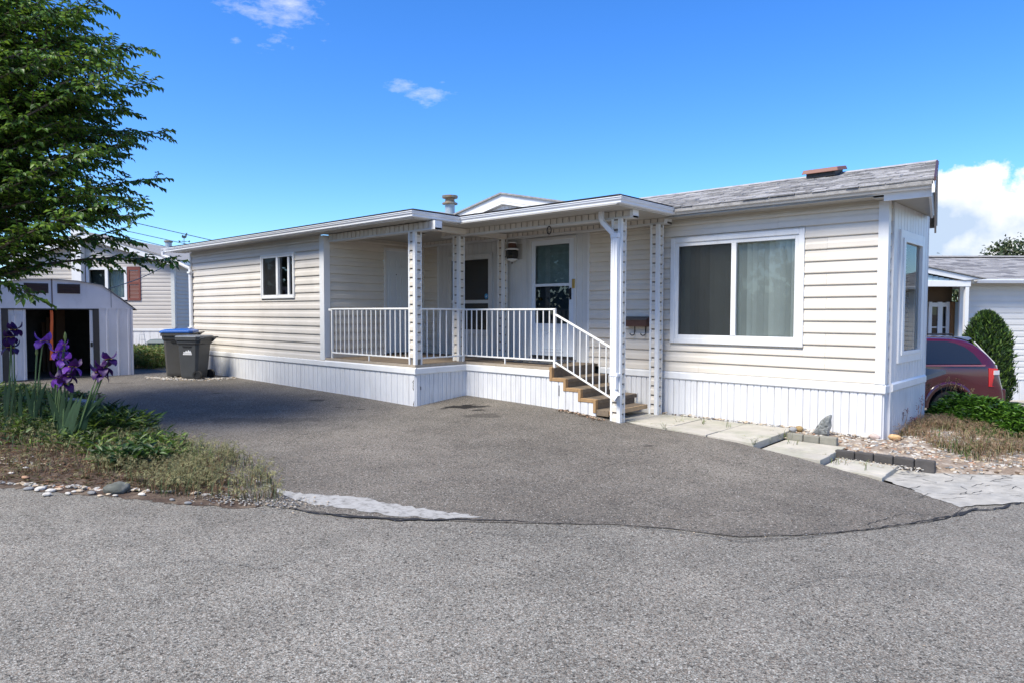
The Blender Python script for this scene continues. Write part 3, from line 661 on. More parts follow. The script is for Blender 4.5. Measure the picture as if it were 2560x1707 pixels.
# small holes, tears and rain stains in the skirting at the porch corner
mb = MB(); rr = random.Random(2)
for (x0, z0_, l_) in ((-8.515, -1.08, .16), (-8.50, -1.42, .07)):
    z = z0_
    while z > z0_ - l_:
        WING.box(mb, wu(x0) + rr.uniform(-.008, .008), wu(x0) + rr.uniform(.008, .02), .0155, .0175, z - .022, z); z -= .02
PORR.box(mb, .09, .105, .0155, .0175, -1.24, -1.19); PORF.box(mb, 2.05, 2.062, .0175, .0195, -1.26, -1.10)
mb.build('skirting_tear', FLASH, H)
# corner posts of the walls
mb = MB(); MAIN.box(mb, mu(XE) - .09, mu(XE) + .026, 0, .028, -.885, 1.40); ENDW.box(mb, -.02, .08, 0, .027, -.885, 1.40); mb.build('corner_trim', WHITE, H)
mb = MB(); WING.box(mb, wu(XL) - .12, wu(XL) + .028, 0, .03, -.872, 1.42); RETW.box(mb, -.02, .10, 0, .028, -.83, 1.42); mb.build('corner_trim', WHITE, H)
mb = MB(); WING.box(mb, -.01, .045, 0, .03, -.872, 1.42); mb.build('corner_trim', WHITE, H)
mb = MB(); RETW.box(mb, 2.36, 2.40, 0, .03, -.83, 1.44); mb.build('corner_trim', WHITE, H)
for x in (-6.80, -10.61): mb = MB(); MAIN.box(mb, mu(x), mu(x) + .035, 0, .03, -.83, 1.42); mb.build('panel_edge_trim', WHITE, H)
# ---- windows
def pane(pl, u0, u1, z0, z1, o, mt, parent, name='pane'):
    mb = MB(); mb.add([pl.P(u0, o, z0), pl.P(u1, o, z0), pl.P(u1, o, z1), pl.P(u0, o, z1)], [(0, 1, 2, 3)]); return mb.build(name, mt, parent, recalc=False)
win = MB(); MAIN.frame(win, mu(W1[0]), mu(W1[1]), W1[2], W1[3], .072, .0, .040); win = win.build('window', WHITE, H, bevel=.006)
mb = MB(); MAIN.frame(mb, mu(W1[0]) + .072, mu(W1[1]) - .072, W1[2] + .072, W1[3] - .072, .056, -.06, .022); MAIN.box(mb, mu(-4.262), mu(-4.188), -.05, .026, W1[2] + .128, W1[3] - .128); mb.build('sash', WHITE, win, bevel=.004)
pane(MAIN, mu(-5.10), mu(-4.26), -.33, 1.01, -.02, GLASS, win); pane(MAIN, mu(-4.19), mu(-3.34), -.33, 1.01, -.005, GLASS, win)
pane(MAIN, mu(-5.10), mu(-4.26), -.33, 1.01, .008, SCREEN, win, 'insect_screen')
rr = random.Random(4); bm_ = MB(); MAIN.box(bm_, -.0445, .0445, -.0015, .0015, -1.34, 0); 
bme = MB().box(-.0445, .0445, -.0012, .0012, -1.34, 0).mesh('blind_slat', BLIND)
x = -5.07
while x < -3.33:
    place(bme, 'blind_slat', win, (x, Y0 + .085 + rr.uniform(-.008, .008), 1.0), (0, rr.uniform(-.006, .006), math.radians(13 + rr.uniform(-15, 15)))); x += .079 if rr.random() > .09 else .090
MB().box(-5.10, -3.33, Y0 + .065, Y0 + .11, 1.0, 1.04).build('blind_rail', BLIND, win)
# wing window
win = MB(); WING.frame(win, wu(W2[0]), wu(W2[1]), W2[2], W2[3], .035, .0, .045); win = win.build('window', WHITE, H, bevel=.004)
mb = MB(); WING.frame(mb, wu(W2[0]) + .035, wu(W2[1]) - .035, W2[2] + .035, W2[3] - .035, .04, -.05, .03); WING.box(mb, wu(-12.775), wu(-12.70), -.045, .034, .35, 1.10); WING.box(mb, wu(-12.37), wu(-12.31), -.04, .01, .35, 1.10); WING.box(mb, wu(-12.90), wu(-12.86), -.06, -.02, .35, 1.10); mb.build('sash', WHITE, win)
pane(WING, wu(-13.32), wu(-12.77), .34, 1.12, .0, GLASSD, win); pane(WING, wu(-12.70), wu(-12.15), .34, 1.12, -.015, GLASSD, win)
pane(WING, wu(-13.32), wu(-12.77), .34, 1.12, .015, SCREEN, win, 'insect_screen')
# dark double sash window beside the entry
win = MB(); MAIN.frame(win, mu(W3[0]), mu(W3[1]), W3[2], W3[3], .05, .0, .05); win = win.build('window', PANELW, H, bevel=.004)
mb = MB(); MAIN.frame(mb, mu(W3[0]) + .05, mu(W3[1]) - .05, W3[2] + .05, W3[3] - .05, .055, -.04, .035); MAIN.box(mb, mu(-10.2), mu(-9.14), -.03, .03, .18, .245); mb.build('sash', PANELW, win)
pane(MAIN, mu(-10.2), mu(-9.13), .24, 1.06, .005, GLASSD, win); pane(MAIN, mu(-10.2), mu(-9.13), -.34, .19, -.01, GLASSD, win)
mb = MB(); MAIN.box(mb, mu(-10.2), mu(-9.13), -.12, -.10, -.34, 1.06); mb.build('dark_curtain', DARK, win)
mb = MB(); mb.prism([MAIN.P(mu(-9.21) + .045 * math.cos(t * .3927), .007, .315 + .05 * math.sin(t * .3927)) for t in range(16)], (0, -.002, 0)); st = mb.build('sticker', M('blue sticker', (.05, .30, .55), .5), win)
mb = MB(); mb.prism([MAIN.P(mu(-9.21) + a, .0095, .315 + b) for a, b in ((-.022, -.006), (0, .002), (.022, .018), (.018, -.012), (0, -.02))], (0, -.0015, 0)); mb.build('sticker_mark', WHITE, st)
# storm door
door = MB(); MAIN.frame(door, mu(ED[0]), mu(ED[1]), ED[2], ED[3], .052, .0, .045, wb=.03); door = door.build('storm_door', PANELW, H, bevel=.004)
mb = MB(); ux, uy = mu(-8.045), mu(-7.085)
for a, b, c_, d in ((ux, mu(-7.962), -.755, 1.285), (mu(-7.19), uy, -.755, 1.285), (mu(-7.962), mu(-7.19), 1.20, 1.285), (mu(-7.962), mu(-7.19), .465, .515), (mu(-7.962), mu(-7.19), -.755, -.19)): MAIN.box(mb, a, b, -.01, .03, c_, d)
mb.build('door_leaf', DOORW, door, bevel=.004)
mb = MB()
def arc_panel(z0, z1, u0, u1, o):
    pts = [(u0, z0), (u1, z0), (u1, z1 - .09), (u1 - .06, z1 - .05), (u1 - .12, z1 - .05), ((u0 + u1) / 2, z1), (u0 + .12, z1 - .05), (u0 + .06, z1 - .05), (u0, z1 - .09)]
    for i in range(len(pts)):
        a, b = pts[i], pts[(i + 1) % len(pts)]; mb.bar(MAIN.P(a[0], o, a[1]), MAIN.P(b[0], o, b[1]), .012, .016, up=(0, 1, 0))
arc_panel(-.68, -.26, mu(-7.83), mu(-7.32), .033); arc_panel(-.63, -.31, mu(-7.78), mu(-7.37), .033)
mb.build('door_moulding', DOORW, door)
pane(MAIN, mu(-7.962), mu(-7.19), .515, 1.20, .012, GLASS, door); pane(MAIN, mu(-7.962), mu(-7.19), -.19, .465, .008, GLASSD, door)
mb = MB(); MAIN.box(mb, mu(-8.03), mu(-7.10), -.09, -.06, -.755, 1.28); mb.build('inner_door', M('inner door', (.20, .26, .28), .5, .08, 3), door)
mb = MB(); MAIN.box(mb, mu(-7.96), mu(-7.19), -.05, -.045, .45, 1.2); mb.build('lace_curtain', M('grey green curtain', (.17, .24, .24), .9, .15, 9), door)
mb = MB(); MAIN.box(mb, mu(-7.165), mu(-7.135), .03, .05, .23, .43); mb.bar(MAIN.P(mu(-7.15), .07, .40), MAIN.P(mu(-7.15), .07, .26), .016, .016); mb.bar(MAIN.P(mu(-7.15), .05, .40), MAIN.P(mu(-7.15), .075, .40), .016, .016); mb.build('door_handle', BLACK, door)
mb = MB(); MAIN.box(mb, mu(-7.105), mu(-7.045), .046, .062, .42, .58); mb.build('door_plate', BRASS, door, bevel=.01)
mb = MB(); MAIN.box(mb, mu(-8.05), mu(-7.08), -.01, .06, -.80, -.765); mb.build('door_sill', FLASH, door)
mb = MB(); mb.lathe([(.022, 0), (.03, .01), (.0, .05)], (0, 0, 0), 10); 
mb = MB(); MAIN.box(mb, mu(-7.90), mu(-7.84), -.05, -.0, .22, .27); mb.build('inner_knob', BRASS, door, bevel=.01)
# wreath ring seen behind the porch door is left dark; six panel door in the wing's return wall
door = MB(); RETW.frame(door, RD[0], RD[1], -.82, 1.29, .05, 0, .04, wb=.0); door = door.build('side_door', WHITE, H, bevel=.004)
mb = MB(); RETW.box(mb, RD[0] + .05, RD[1] - .05, -.02, .012, -.81, 1.24); mb.build('door_leaf', DOORW, door)
mb = MB()
for a, b in ((RD[0] + .11, RD[0] + .34), (RD[0] + .42, RD[0] + .66)):
    for z0, z1 in ((-.70, .02), (.14, .80), (.90, 1.14)): RETW.frame(mb, a, b, z0, z1, .02, .012, .02); RETW.box(mb, a + .05, b - .05, .012, .018, z0 + .05, z1 - .05)
mb.build('door_moulding', DOORW, door)
mb = MB(); RETW.box(mb, 1.655, 1.672, .012, .02, .755, .775); mb.build('peephole', BLACK, door)
# ---- the end of the home: white panels and the narrow window with slat blind
ew = ENDP.len; EW = (.30, 1.42, -.585, 1.02)
x = 0.0
while x < ew - .01:
    w_ = ew / 12
    segs = [(-.885, 1.40)] if not (x + w_ > EW[0] + .02 and x < EW[1] - .02) else [(-.885, EW[2] + .01), (EW[3] - .01, 1.40)]
    for s0, s1 in segs:
        mb = MB(); pr = [(x, 0), (x, .004), (x + .008, .004), (x + .012, .012), (x + w_ - .004, .012), (x + w_, .004), (x + w_, 0)]
        mb.prism([ENDP.P(a, o, s0) for a, o in pr], (0, 0, s1 - s0)); mb.build('wall_panel', SKIRT, H)
    x += w_
win = MB(); ENDP.frame(win, EW[0] - .08, EW[1] + .04, EW[2] - .06, EW[3] + .06, .10, 0, .035); win = win.build('window', WHITE, H, bevel=.004)
mb = MB(); ENDP.frame(mb, EW[0] + .02, EW[1] - .06, EW[2] + .04, EW[3] - .04, .09, -.03, .05, wt=.05, wb=.05); mb.build('sash', WHITE, win, bevel=.003)
pane(ENDP, EW[0] + .1, EW[1] - .14, EW[2] + .08, EW[3] - .08, .01, GLASS, win)
bme = MB().box(-.001, .001, .0, .90, -.010, .010).mesh('blind_slat', BLINDS_H)
z = EW[2] + .1
while z < EW[3] - .1:
    p = ENDP.P(EW[0] + .08, -.06, z); place(bme, 'blind_slat', win, p, (0, math.radians(62), 0), (1, .82, 1)); z += .032
mb = MB(); ENDP.box(mb, EW[1] - .21, EW[1] - .16, -.10, -.03, EW[2] + .08, EW[3] - .08); mb.build('curtain_edge', BLINDS_H, win)
mb = MB(); ENDP.box(mb, ew, ew + .03, -.4, .015, -1.9, 1.40); mb.build('corner_trim', SKIRT, H)
MB().box(XE - .6, XE + .07, 11.405, 11.43, -1.9, 1.44).build('end_return_wall', SKIRT, H)
MB().box(XE - .01, XE + .012, 9.545, 9.60, .05, .16).build('hose_bracket', BLACK, H)

# ---- roofs
def rmain(y): return 1.565 + .27 * (y - 9.1) if y <= 11.4 else 1.565 + .27 * 2.3 - .27 * (y - 11.4)
def xr(y): return -1.68 - .176 * (y - 9.1)
mb = MB()
ys = [9.06, 10.2, 11.4, 12.6, 13.75]
for i in range(4):
    a, b = ys[i], ys[i + 1]; t = .05
    mb.hexa([(-17.2, a, rmain(a) - t - .02), (xr(a) - .02, a, rmain(a) - t - .02), (xr(b) - .02, b, rmain(b) - t - .02), (-17.2, b, rmain(b) - t - .02), (-17.2, a, rmain(a) - .022), (xr(a) - .02, a, rmain(a) - .022), (xr(b) - .02, b, rmain(b) - .022), (-17.2, b, rmain(b) - .022)])
roof = mb.build('roof', SHING2, H)
rr = random.Random(17); sl_ang = math.atan(.27); variants = []
for k in range(6):
    h0, h1 = .006 + .009 * (k % 3) / 2, .003
    variants.append(MB().hexa([(0, 0, -.004), (1, 0, -.004), (1, .17, -.004), (0, .17, -.004), (0, 0, h0), (1, 0, h0), (1, .17, h1), (0, .17, h1)]).mesh('shingle', SHING))
tabs = []
ncourse = 17
for c_ in range(ncourse):
    s = c_ * (2.3 / math.cos(sl_ang) + .05) / ncourse; y = 9.05 + s * math.cos(sl_ang); z = rmain(y) - .012
    x = xr(y) - rr.uniform(0, .1)
    x1 = xr(y)
    while x1 > -7.6:
        w_ = rr.uniform(.13, .36); tabs.append((x1 - w_ + .004, y + rr.uniform(-.012, .004), z, w_ - .008)); x1 -= w_
tabs.sort(key=lambda t: -t[0])
for (x, y, z, w_) in tabs[:290]: place(rr.choice(variants), 'shingle', roof, (x, y, z), (sl_ang, 0, 0), (w_, 1, 1))
mb = MB()
for (x, y, z, w_) in tabs[290:]:
    h0 = rr.uniform(.006, .015); ca, sa = math.cos(sl_ang), math.sin(sl_ang)
    q = lambda yy, hh: (y + yy * ca - hh * sa, z + yy * sa + hh * ca)
    pts = []
    for hh0, hh1 in ((-.004, -.004), (h0, .003)):
        for xx, yy, hh in ((x, 0, hh0), (x + w_, 0, hh0), (x + w_, .17, hh1), (x, .17, hh1)): a, b = q(yy, hh); pts.append((xx, a, b))
    mb.hexa(pts)
mb.build('shingles', SHING, roof, kind='stuff')
mb = MB(); mb.prism([(-12, 11.28, rmain(11.28) + .004), (-12, 11.4, rmain(11.4) + .018), (-12, 11.52, rmain(11.52) + .004)], (12 + xr(11.4), 0, 0)); mb.build('ridge_cap', SHING, roof)
# rake boards at the right end
def rake(mb, y0, y1, top, bot, o0, o1):
    mb.hexa([(xr(y0) + o0, y0, rmain(y0) + bot), (xr(y0) + o1, y0, rmain(y0) + bot), (xr(y1) + o1, y1, rmain(y1) + bot), (xr(y1) + o0, y1, rmain(y1) + bot), (xr(y0) + o0, y0, rmain(y0) + top), (xr(y0) + o1, y0, rmain(y0) + top), (xr(y1) + o1, y1, rmain(y1) + top), (xr(y1) + o0, y1, rmain(y1) + top)])
mb = MB(); rake(mb, 9.06, 11.4, -.035, -.17, -.03, 0.0); rake(mb, 11.4, 13.72, -.035, -.17, -.03, 0.0); mb.build('rake_board', WHITE, H)
mb = MB(); rake(mb, 9.03, 11.4, .010, -.034, -.012, .012); rake(mb, 11.4, 13.76, .010, -.034, -.012, .012); mb.build('rake_flashing', M('red brown flashing', (.06, .025, .025), .5), roof)
# gable soffit and eave soffit: narrow boards
def soffit(mb, x0, x1, y0, y1, z, along='x', w_=.075):
    if along == 'x':
        y = y0
        while y < y1 - .01: mb.box(x0, x1, y + .004, min(y1, y + w_) - .004, z, z + .008); mb.box(x0, x1, min(y1, y + w_) - .004, min(y1, y + w_) + .004, z + .004, z + .008); y += w_
    else:
        x = x0
        while x < x1 - .01: mb.box(x + .004, min(x1, x + w_) - .004, y0, y1, z, z + .008); mb.box(min(x1, x + w_) - .004, min(x1, x + w_) + .004, y0, y1, z + .004, z + .008); x += w_
mb = MB(); y = 9.20
while y < 11.3:
    mb.box(XE - .1, xr(y) - .03, y, y + .068, 1.405, 1.412); mb.box(XE - .1, xr(y) - .03, y + .068, y + .075, 1.408, 1.414); y += .075
soffit(mb, -5.2, XE - .1, 9.15, Y0 - .001, 1.418)
mb.build('gable_soffit', SOFFIT, H)
mb = MB(); mb.box(XE + .02, xr(9.2) - .03, 9.19, 9.215, 1.36, 1.52); mb.hexa([(xr(9.2) - .06, 9.2, 1.36), (xr(9.2) - .03, 9.2, 1.36), (xr(11.3) - .03, 11.3, 1.36), (xr(11.3) - .06, 11.3, 1.36), (xr(9.2) - .06, 9.2, 1.52), (xr(9.2) - .03, 9.2, 1.52), (xr(11.3) - .03, 11.3, 1.60), (xr(11.3) - .06, 11.3, 1.60)]); mb.build('gable_fascia', WHITE, H)
# gable wall above the end window
mb = MB()
mb.prism([(XE + .01, 9.66, 1.40), (XE + .01, 11.4, 1.40), (XE + .01, 11.4, rmain(11.4) - .1), (XE + .01, 9.66, rmain(9.66) - .1)], (-.05, 0, 0)); mb.build('gable_wall', SKIRT, H)
# porch and wing roof
GF1, GX1, GF2, GX2 = 6.66, -8.055, 7.658, -4.985
def rporch(x, y):
    a = min(1.56 + .2 * (y - GF2), 1.56 + .2 * (GX2 - x)) if y >= GF2 - 1e-6 else -9
    b = min(1.56 + .2 * (y - GF1), 1.56 + .2 * (GX1 - x)) if x <= GX1 + 1e-6 else -9
    return max(a, b)
xs = sorted(set([round(v, 4) for v in np.arange(-17.25, -4.9, .15)] + [GX1, GX2, -17.25])); xs = [x for x in xs if x <= GX2 + 1e-6]
ysr = sorted(set([round(v, 4) for v in np.arange(GF1, 11.5, .15)] + [GF2, GF1, 9.1])); mb = MB(); idx = {}
def vid(x, y):
    k = (x, y)
    if k not in idx: idx[k] = len(mb.v); mb.v.append((x, y, max(rporch(x, y), rmain(y) - .04 if y > 9.1 else -9)))
    return idx[k]
for i in range(len(xs) - 1):
    for j in range(len(ysr) - 1):
        xm, ym = (xs[i] + xs[i + 1]) / 2, (ysr[j] + ysr[j + 1]) / 2
        if (xm < GX1 and ym > GF1) or (xm < GX2 and ym > GF2):
            mb.f.append((vid(xs[i], ysr[j]), vid(xs[i + 1], ysr[j]), vid(xs[i + 1], ysr[j + 1]), vid(xs[i], ysr[j + 1]))); mb.m.append(0)
pr = mb.build('porch_roof', SHING2, H, recalc=False)
edge = [(-17.25, GF1), (GX1, GF1), (GX1, GF2), (GX2, GF2), (GX2, 9.12), (XE + .55, 9.10)]
def run(name, mt, prof, ext=0.0, pts=edge[:], cap=True):
    """sweep an (outward, z) profile along the eaves with mitred corners"""
    rings = []
    n = len(pts)
    for i, p in enumerate(pts):
        d0 = Vector(p) - Vector(pts[i - 1]) if i else None; d1 = Vector(pts[i + 1]) - Vector(p) if i < n - 1 else None
        if d0 is None: d0 = d1
        if d1 is None: d1 = d0
        d0 = d0.normalized(); d1 = d1.normalized(); n0 = Vector((d0.y, -d0.x)); n1 = Vector((d1.y, -d1.x)); mvec = (n0 + n1); mvec = mvec / (1 + n0.dot(n1))
        rings.append([(p[0] + mvec.x * o, p[1] + mvec.y * o, z) for o, z in prof])
    mb = MB().loft(rings, close=True, caps=True); return mb.build(name, mt, H)
run('fascia', GUTTER, [(-.10, 1.435), (-.082, 1.435), (-.082, 1.545), (-.10, 1.545)])
run('gutter', GUTTER, [(-.08, 1.45), (-.03, 1.45), (-.018, 1.462), (-.016, 1.485), (.0, 1.505), (.004, 1.528), (.012, 1.53), (.012, 1.54), (-.004, 1.54), (-.008, 1.512), (-.03, 1.478), (-.07, 1.465), (-.072, 1.53), (-.08, 1.53)], pts=[(-17.62, GF1)] + edge[1:])
run('drip_edge', GUTTER, [(-.12, 1.546), (-.07, 1.546), (-.066, 1.552), (-.07, 1.566), (-.12, 1.570)])
run('shingle_edge', FLASH, [(-.14, 1.571), (-.058, 1.569), (-.058, 1.580), (-.14, 1.590)], pts=edge[:-1])
# porch ceiling
mb = MB(); soffit(mb, -17.2, XL, GF1 + .08, Y1 - .002, 1.436, 'x', .1)
soffit(mb, XL + .0, GX1 - .08, GF1 + .08, GF2, 1.436, 'x', .1); soffit(mb, XL + .01, GX2 - .08, GF2, Y0 - .001, 1.437, 'x', .1)
mb.build('porch_ceiling', SOFFIT, H)
mb = MB(); mb.lathe([(.05, 0), (.06, .02), (.02, .035)], (-9.55, 8.15, 1.40), 12); mb.build('ceiling_lamp', SOFFIT, H)
# beams clad in short vertical boards
def beam(x0, x1, y, z0, z1, seed):
    rr = random.Random(seed)
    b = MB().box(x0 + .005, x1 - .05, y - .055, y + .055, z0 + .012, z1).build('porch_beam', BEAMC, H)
    n = round((x1 - x0 - .06) / .118); w_ = (x1 - x0 - .06) / n
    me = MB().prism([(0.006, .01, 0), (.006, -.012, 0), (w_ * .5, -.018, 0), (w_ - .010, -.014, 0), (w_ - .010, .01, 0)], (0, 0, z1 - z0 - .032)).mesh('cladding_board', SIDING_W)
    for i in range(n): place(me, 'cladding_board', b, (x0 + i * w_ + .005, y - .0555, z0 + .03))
    MB().box(x0, x1, y - .078, y + .06, z0, z0 + .028).build('beam_trim', PANELW, b); MB().box(x1 - .055, x1, y - .08, y + .065, z0 + .001, z1 - .001).build('beam_cap', WHITE, b)
beam(-10.93, -7.98, Y1 + .075, 1.288, 1.425, 1); beam(-9.11, -5.13, Y2 + .07, 1.325, 1.437, 2); beam(-10.95, -5.18, 9.30, 1.345, 1.437, 3)
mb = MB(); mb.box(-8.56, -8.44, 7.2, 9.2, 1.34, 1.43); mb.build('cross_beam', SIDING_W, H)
# posts
def post(cx, cy, zb, zt, wx=.155, wy=.125, seed=0, hp=.144):
    rr = random.Random(seed)
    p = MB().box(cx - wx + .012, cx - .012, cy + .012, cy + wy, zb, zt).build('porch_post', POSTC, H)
    mb = MB(); t = .006
    mb.box(cx - .05, cx + t, cy - t, cy + .0125, zb, zt); mb.box(cx - .0125, cx + t + .0005, cy + .0125, cy + .034, zb, zt)
    mb.box(cx - wx - t, cx - wx + .026, cy - t, cy + .0125, zb, zt); mb.box(cx - wx - t, cx - wx + .0125, cy + .0125, cy + wy, zb, zt); mb.box(cx - .0125, cx + t, cy + wy - .012, cy + wy + t, zb, zt); mb.box(cx - .05, cx - .046, cy - t - .004, cy - t, zb, zt); mb.box(cx + t, cx + t + .004, cy + .030, cy + .034, zb, zt)
    mb.build('corner_trim', WHITE, p)
    q = [(0, 0), (-.004, 0), (-.0125, .55), (-.0125, 1), (0, 1)]
    fr = MB().prism([(0, .004, hp * .85), (0, -.004, hp * .84), (0, -.008, hp * .6), (0, -.019, hp * .48), (0, -.019, .004), (0, .004, .0)], (wx - .078, 0, 0)).mesh('siding_piece', SIDING)
    sd_ = MB().prism([(-.004, 0, hp * .85), (.004, 0, hp * .84), (.008, 0, hp * .6), (.019, 0, hp * .48), (.019, 0, .004), (-.004, 0, 0)], (0, wy - .048, 0)).mesh('siding_piece', SIDING)
    z = zt - hp; off = rr.uniform(0, .02)
    while z > zb - .05:
        if z >= zb: place(fr, 'siding_piece', p, (cx - wx + .027, cy + .012, z + off * 0), (0, 0, 0)); place(sd_, 'siding_piece', p, (cx - .0125, cy + .035, z - .02), (0, 0, 0))
        z -= hp
    return p
post(-8.467, Y1 + .0, -.84, 1.288, .16, .128, 1); post(-8.649, Y2, -.85, 1.325, .148, .128, 2); post(-5.313, Y2 - .02, gz(-5.35, Y2) - .05, 1.325, .157, .118, 3)
post(-5.307, Y0 - .26, gz(-5.35, 9.2) - .05, 1.345, .14, .13, 4); post(-8.535, Y0 - .25, -.84, 1.345, .143, .097, 5)
# deck
mb = MB(); mb.box(XL + .01, -8.49, Y1 + .02, Y0 - .002, -.875, -.84); mb.box(-8.49, -6.58, Y2 + .02, Y0 - .002, -.875, -.84); mb.build('porch_deck', DECK, H)
mb = MB(); mb.box(XL, -8.452, Y1 - .018, Y1 + .02, -.878, -.834); mb.box(-8.49, -8.452, Y1 + .02, Y2, -.878, -.834); mb.box(-8.49, -6.58, Y2 - .018, Y2 + .02, -.8775, -.8335); mb.build('deck_edge', M('worn deck edge', (.36, .30, .23), .9, .15, 15), H)
# steps
stp = MB().box(-6.56, -5.76, Y2 + .06, 9.2, -1.5, -1.42).build('porch_steps', DARK, H)
for i in range(4):
    x0 = STEPX[i]; x1 = STEPX[i + 1] if i < 3 else -5.49; zt_, zn = STEPZ[i], STEPZ[i + 1]
    y1 = 9.30 if i < 3 else 9.22
    MB().box(x0 - .03, x0, Y2 + .03, y1, zn - .05, zt_ - .012).build('riser', DECK, stp)
    if i < 3:
        MB().box(x0 - .02, x1 + .008, Y2 + .045, y1, zn - .04, zn).build('tread', DECK, stp, bevel=.006)
        MB().box(x1 - .03, x1 + .014, Y2 + .046, y1 + .001, zn - .062, zn - .001).build('nosing', DECK, stp, bevel=.008)
    else:
        MB().box(x0 - .02, x1 - .03, Y2 + .03, y1, zn - .04, zn).build('tread', DECK, stp, bevel=.006); MB().box(x1 - .03, x1, Y2 + .02, y1, zn - .065, zn + .001).build('plank', WOODB, stp, bevel=.004)
        MB().box(x0 - .0, x1 - .03, Y2 + .0, Y2 + .029, zn - .085, zn + .0005).build('plank', DECK, stp, bevel=.004)
    z_lo = zn - .05
    MB().box(x0 - .036, x0 + .014, Y2 - .022, Y2 + .045, zn - .052, zt_ + .002).build('side_edging', NOSE, stp, bevel=.007)
    if i < 3: MB().box(x0 + .0145, x1 - .0365, Y2 - .021, Y2 + .0445, zn - .05, zn + .004).build('side_edging', NOSE, stp, bevel=.007)
    MB().box(x0 - .03, x0 + .004, y1 + .001, y1 + .03, zn - .06, zt_ + .001).build('side_edging', DECK, stp)
MB().box(-5.742, -5.73, 9.303, 9.33, -1.42, -1.255).build('white_edge', WHITE, stp)
# railing
def railing(a, b, za, zb, n, bot, hz=.0, ends=(True, True), foot=True):
    a, b = Vector((*a, 0)), Vector((*b, 0)); d = (b - a).normalized(); zz = lambda t, base: base[0] + (base[1] - base[0]) * t
    r_ = MB().bar((a.x, a.y, za), (b.x, b.y, zb), .036, .028).build('railing', RAIL, H, bevel=.005)
    MB().bar((a.x, a.y, bot[0]), (b.x, b.y, bot[1]), .022, .024).build('bottom_rail', RAIL, r_, bevel=.003)
    for i in range(1, n):
        t = i / n; p = a.lerp(b, t); MB().box(p.x - .0075, p.x + .0075, p.y - .0075, p.y + .0075, zz(t, bot) - .004, zz(t, (za, zb)) - .012).build('baluster', RAIL, r_)
    return r_
r_ = railing((-10.89, Y1 + .04), (-8.63, Y1 + .04), .062, .062, 17, (-.735, -.735))
MB().box(-10.905, -10.875, Y1 + .025, Y1 + .055, -.84, .05).build('rail_post', RAIL, r_); MB().box(-8.655, -8.632, Y1 + .03, Y1 + .052, -.84, .05).build('rail_post', RAIL, r_); MB().box(-9.77, -9.75, Y1 + .03, Y1 + .05, -.84, -.735).build('rail_foot', RAIL, r_)
mb = MB().bar((-10.99, Y1 + .04, .05), (-10.90, Y1 + .04, .05), .03, .04); mb.build('wall_bracket', RAIL, r_)
r_ = railing((-8.50, Y1 + .13), (-8.50, Y2 - .002), .058, .058, 7, (-.735, -.735))
MB().box(-8.512, -8.488, Y1 + .14, Y1 + .164, -.84, .05).build('rail_post', RAIL, r_); MB().box(-8.515, -8.485, Y2 - .06, Y2 - .03, -.84, .05).build('rail_post', RAIL, r_)
r_ = railing((-8.62, Y2 + .04), (-6.53, Y2 + .04), .052, .052, 17, (-.735, -.735))
MB().box(-6.565, -6.53, Y2 + .022, Y2 + .058, -.84, .05).build('rail_post', RAIL, r_); MB().box(-7.60, -7.58, Y2 + .03, Y2 + .05, -.84, -.735).build('rail_foot', RAIL, r_)
r_ = railing((-6.53, Y2 + .04), (-5.475, Y2 + .04), -.03, -.512, 9, (-.76, -1.235))
# downspout at the front post
ds = MB(); y = Y2 - .06; p = [(-5.592, y - .05, 1.46), (-5.592, y - .05, 1.34), (-5.57, y - .04, 1.28), (-5.44, y - .02, 1.145), (-5.392, y, 1.08), (-5.388, y, 1.02)]
ds.loft([[(q[0] - .032, q[1] - .028, q[2]), (q[0] + .032, q[1] - .028, q[2]), (q[0] + .032, q[1] + .028, q[2]), (q[0] - .032, q[1] + .028, q[2])] if i in (0, 1, 4, 5) else [(q[0] - .022, q[1] - .028, q[2] - .024), (q[0] + .022, q[1] - .028, q[2] + .024), (q[0] + .022, q[1] + .028, q[2] + .024), (q[0] - .022, q[1] + .028, q[2] - .024)] for i, q in enumerate(p)], close=True, caps=True)
ds = ds.build('downspout', GUTTER, H, bevel=.004)
mb = MB()
for i in range(5): mb.box(-5.44 + .0215 * i + .001, -5.44 + .0215 * (i + 1) - .001, y - .03 - (.004 if i % 2 == 0 else 0), y + .03, -1.08, 1.05)
mb.build('pipe', GUTTER, ds)
mb = MB(); mb.box(-5.447, -5.325, y - .037, y + .033, 1.055, 1.12); mb.build('strap', GUTTER, ds, bevel=.003); mb = MB(); mb.box(-5.444, -5.31, y - .039, y + .033, -.89, -.85); mb.build('strap', GUTTER, ds, bevel=.003)
mb = MB(); mb.loft([[(a - .05, y - .034, z), (a + .05, y - .034, z), (a + .05, y + .03, z), (a - .05, y + .03, z)] if k == 0 else [(a - .028, y - .05 - s, z - .04), (a + .028, y - .05 - s, z + .035), (a + .028, y + .02 - s, z + .035), (a - .028, y + .02 - s, z - .04)] for k, a, z, s in ((0, -5.388, -1.04, 0), (1, -5.372, -1.13, .01), (1, -5.30, -1.19, .03))], close=True, caps=False); mb.build('outlet', GUTTER, ds)
# wing downspout at the far left end
ds = MB(); y = Y1 - .055; p = [(-17.42, GF1 - .03, 1.46), (-17.42, GF1 - .03, 1.36), (-17.2, Y1 - .2, 1.22), (-16.80, y, 1.05), (-16.77, y, .95), (-16.77, y, -.42)]
ds.tube(p, [.05, .05, .045, .045, .045, .045], 8); ds = ds.build('downspout', GUTTER, H); MB().box(-16.83, -16.69, y - .06, Y1, .93, .97).build('strap', GUTTER, ds); MB().box(-16.83, -16.69, y - .06, Y1, -.40, -.36).build('strap', GUTTER, ds)
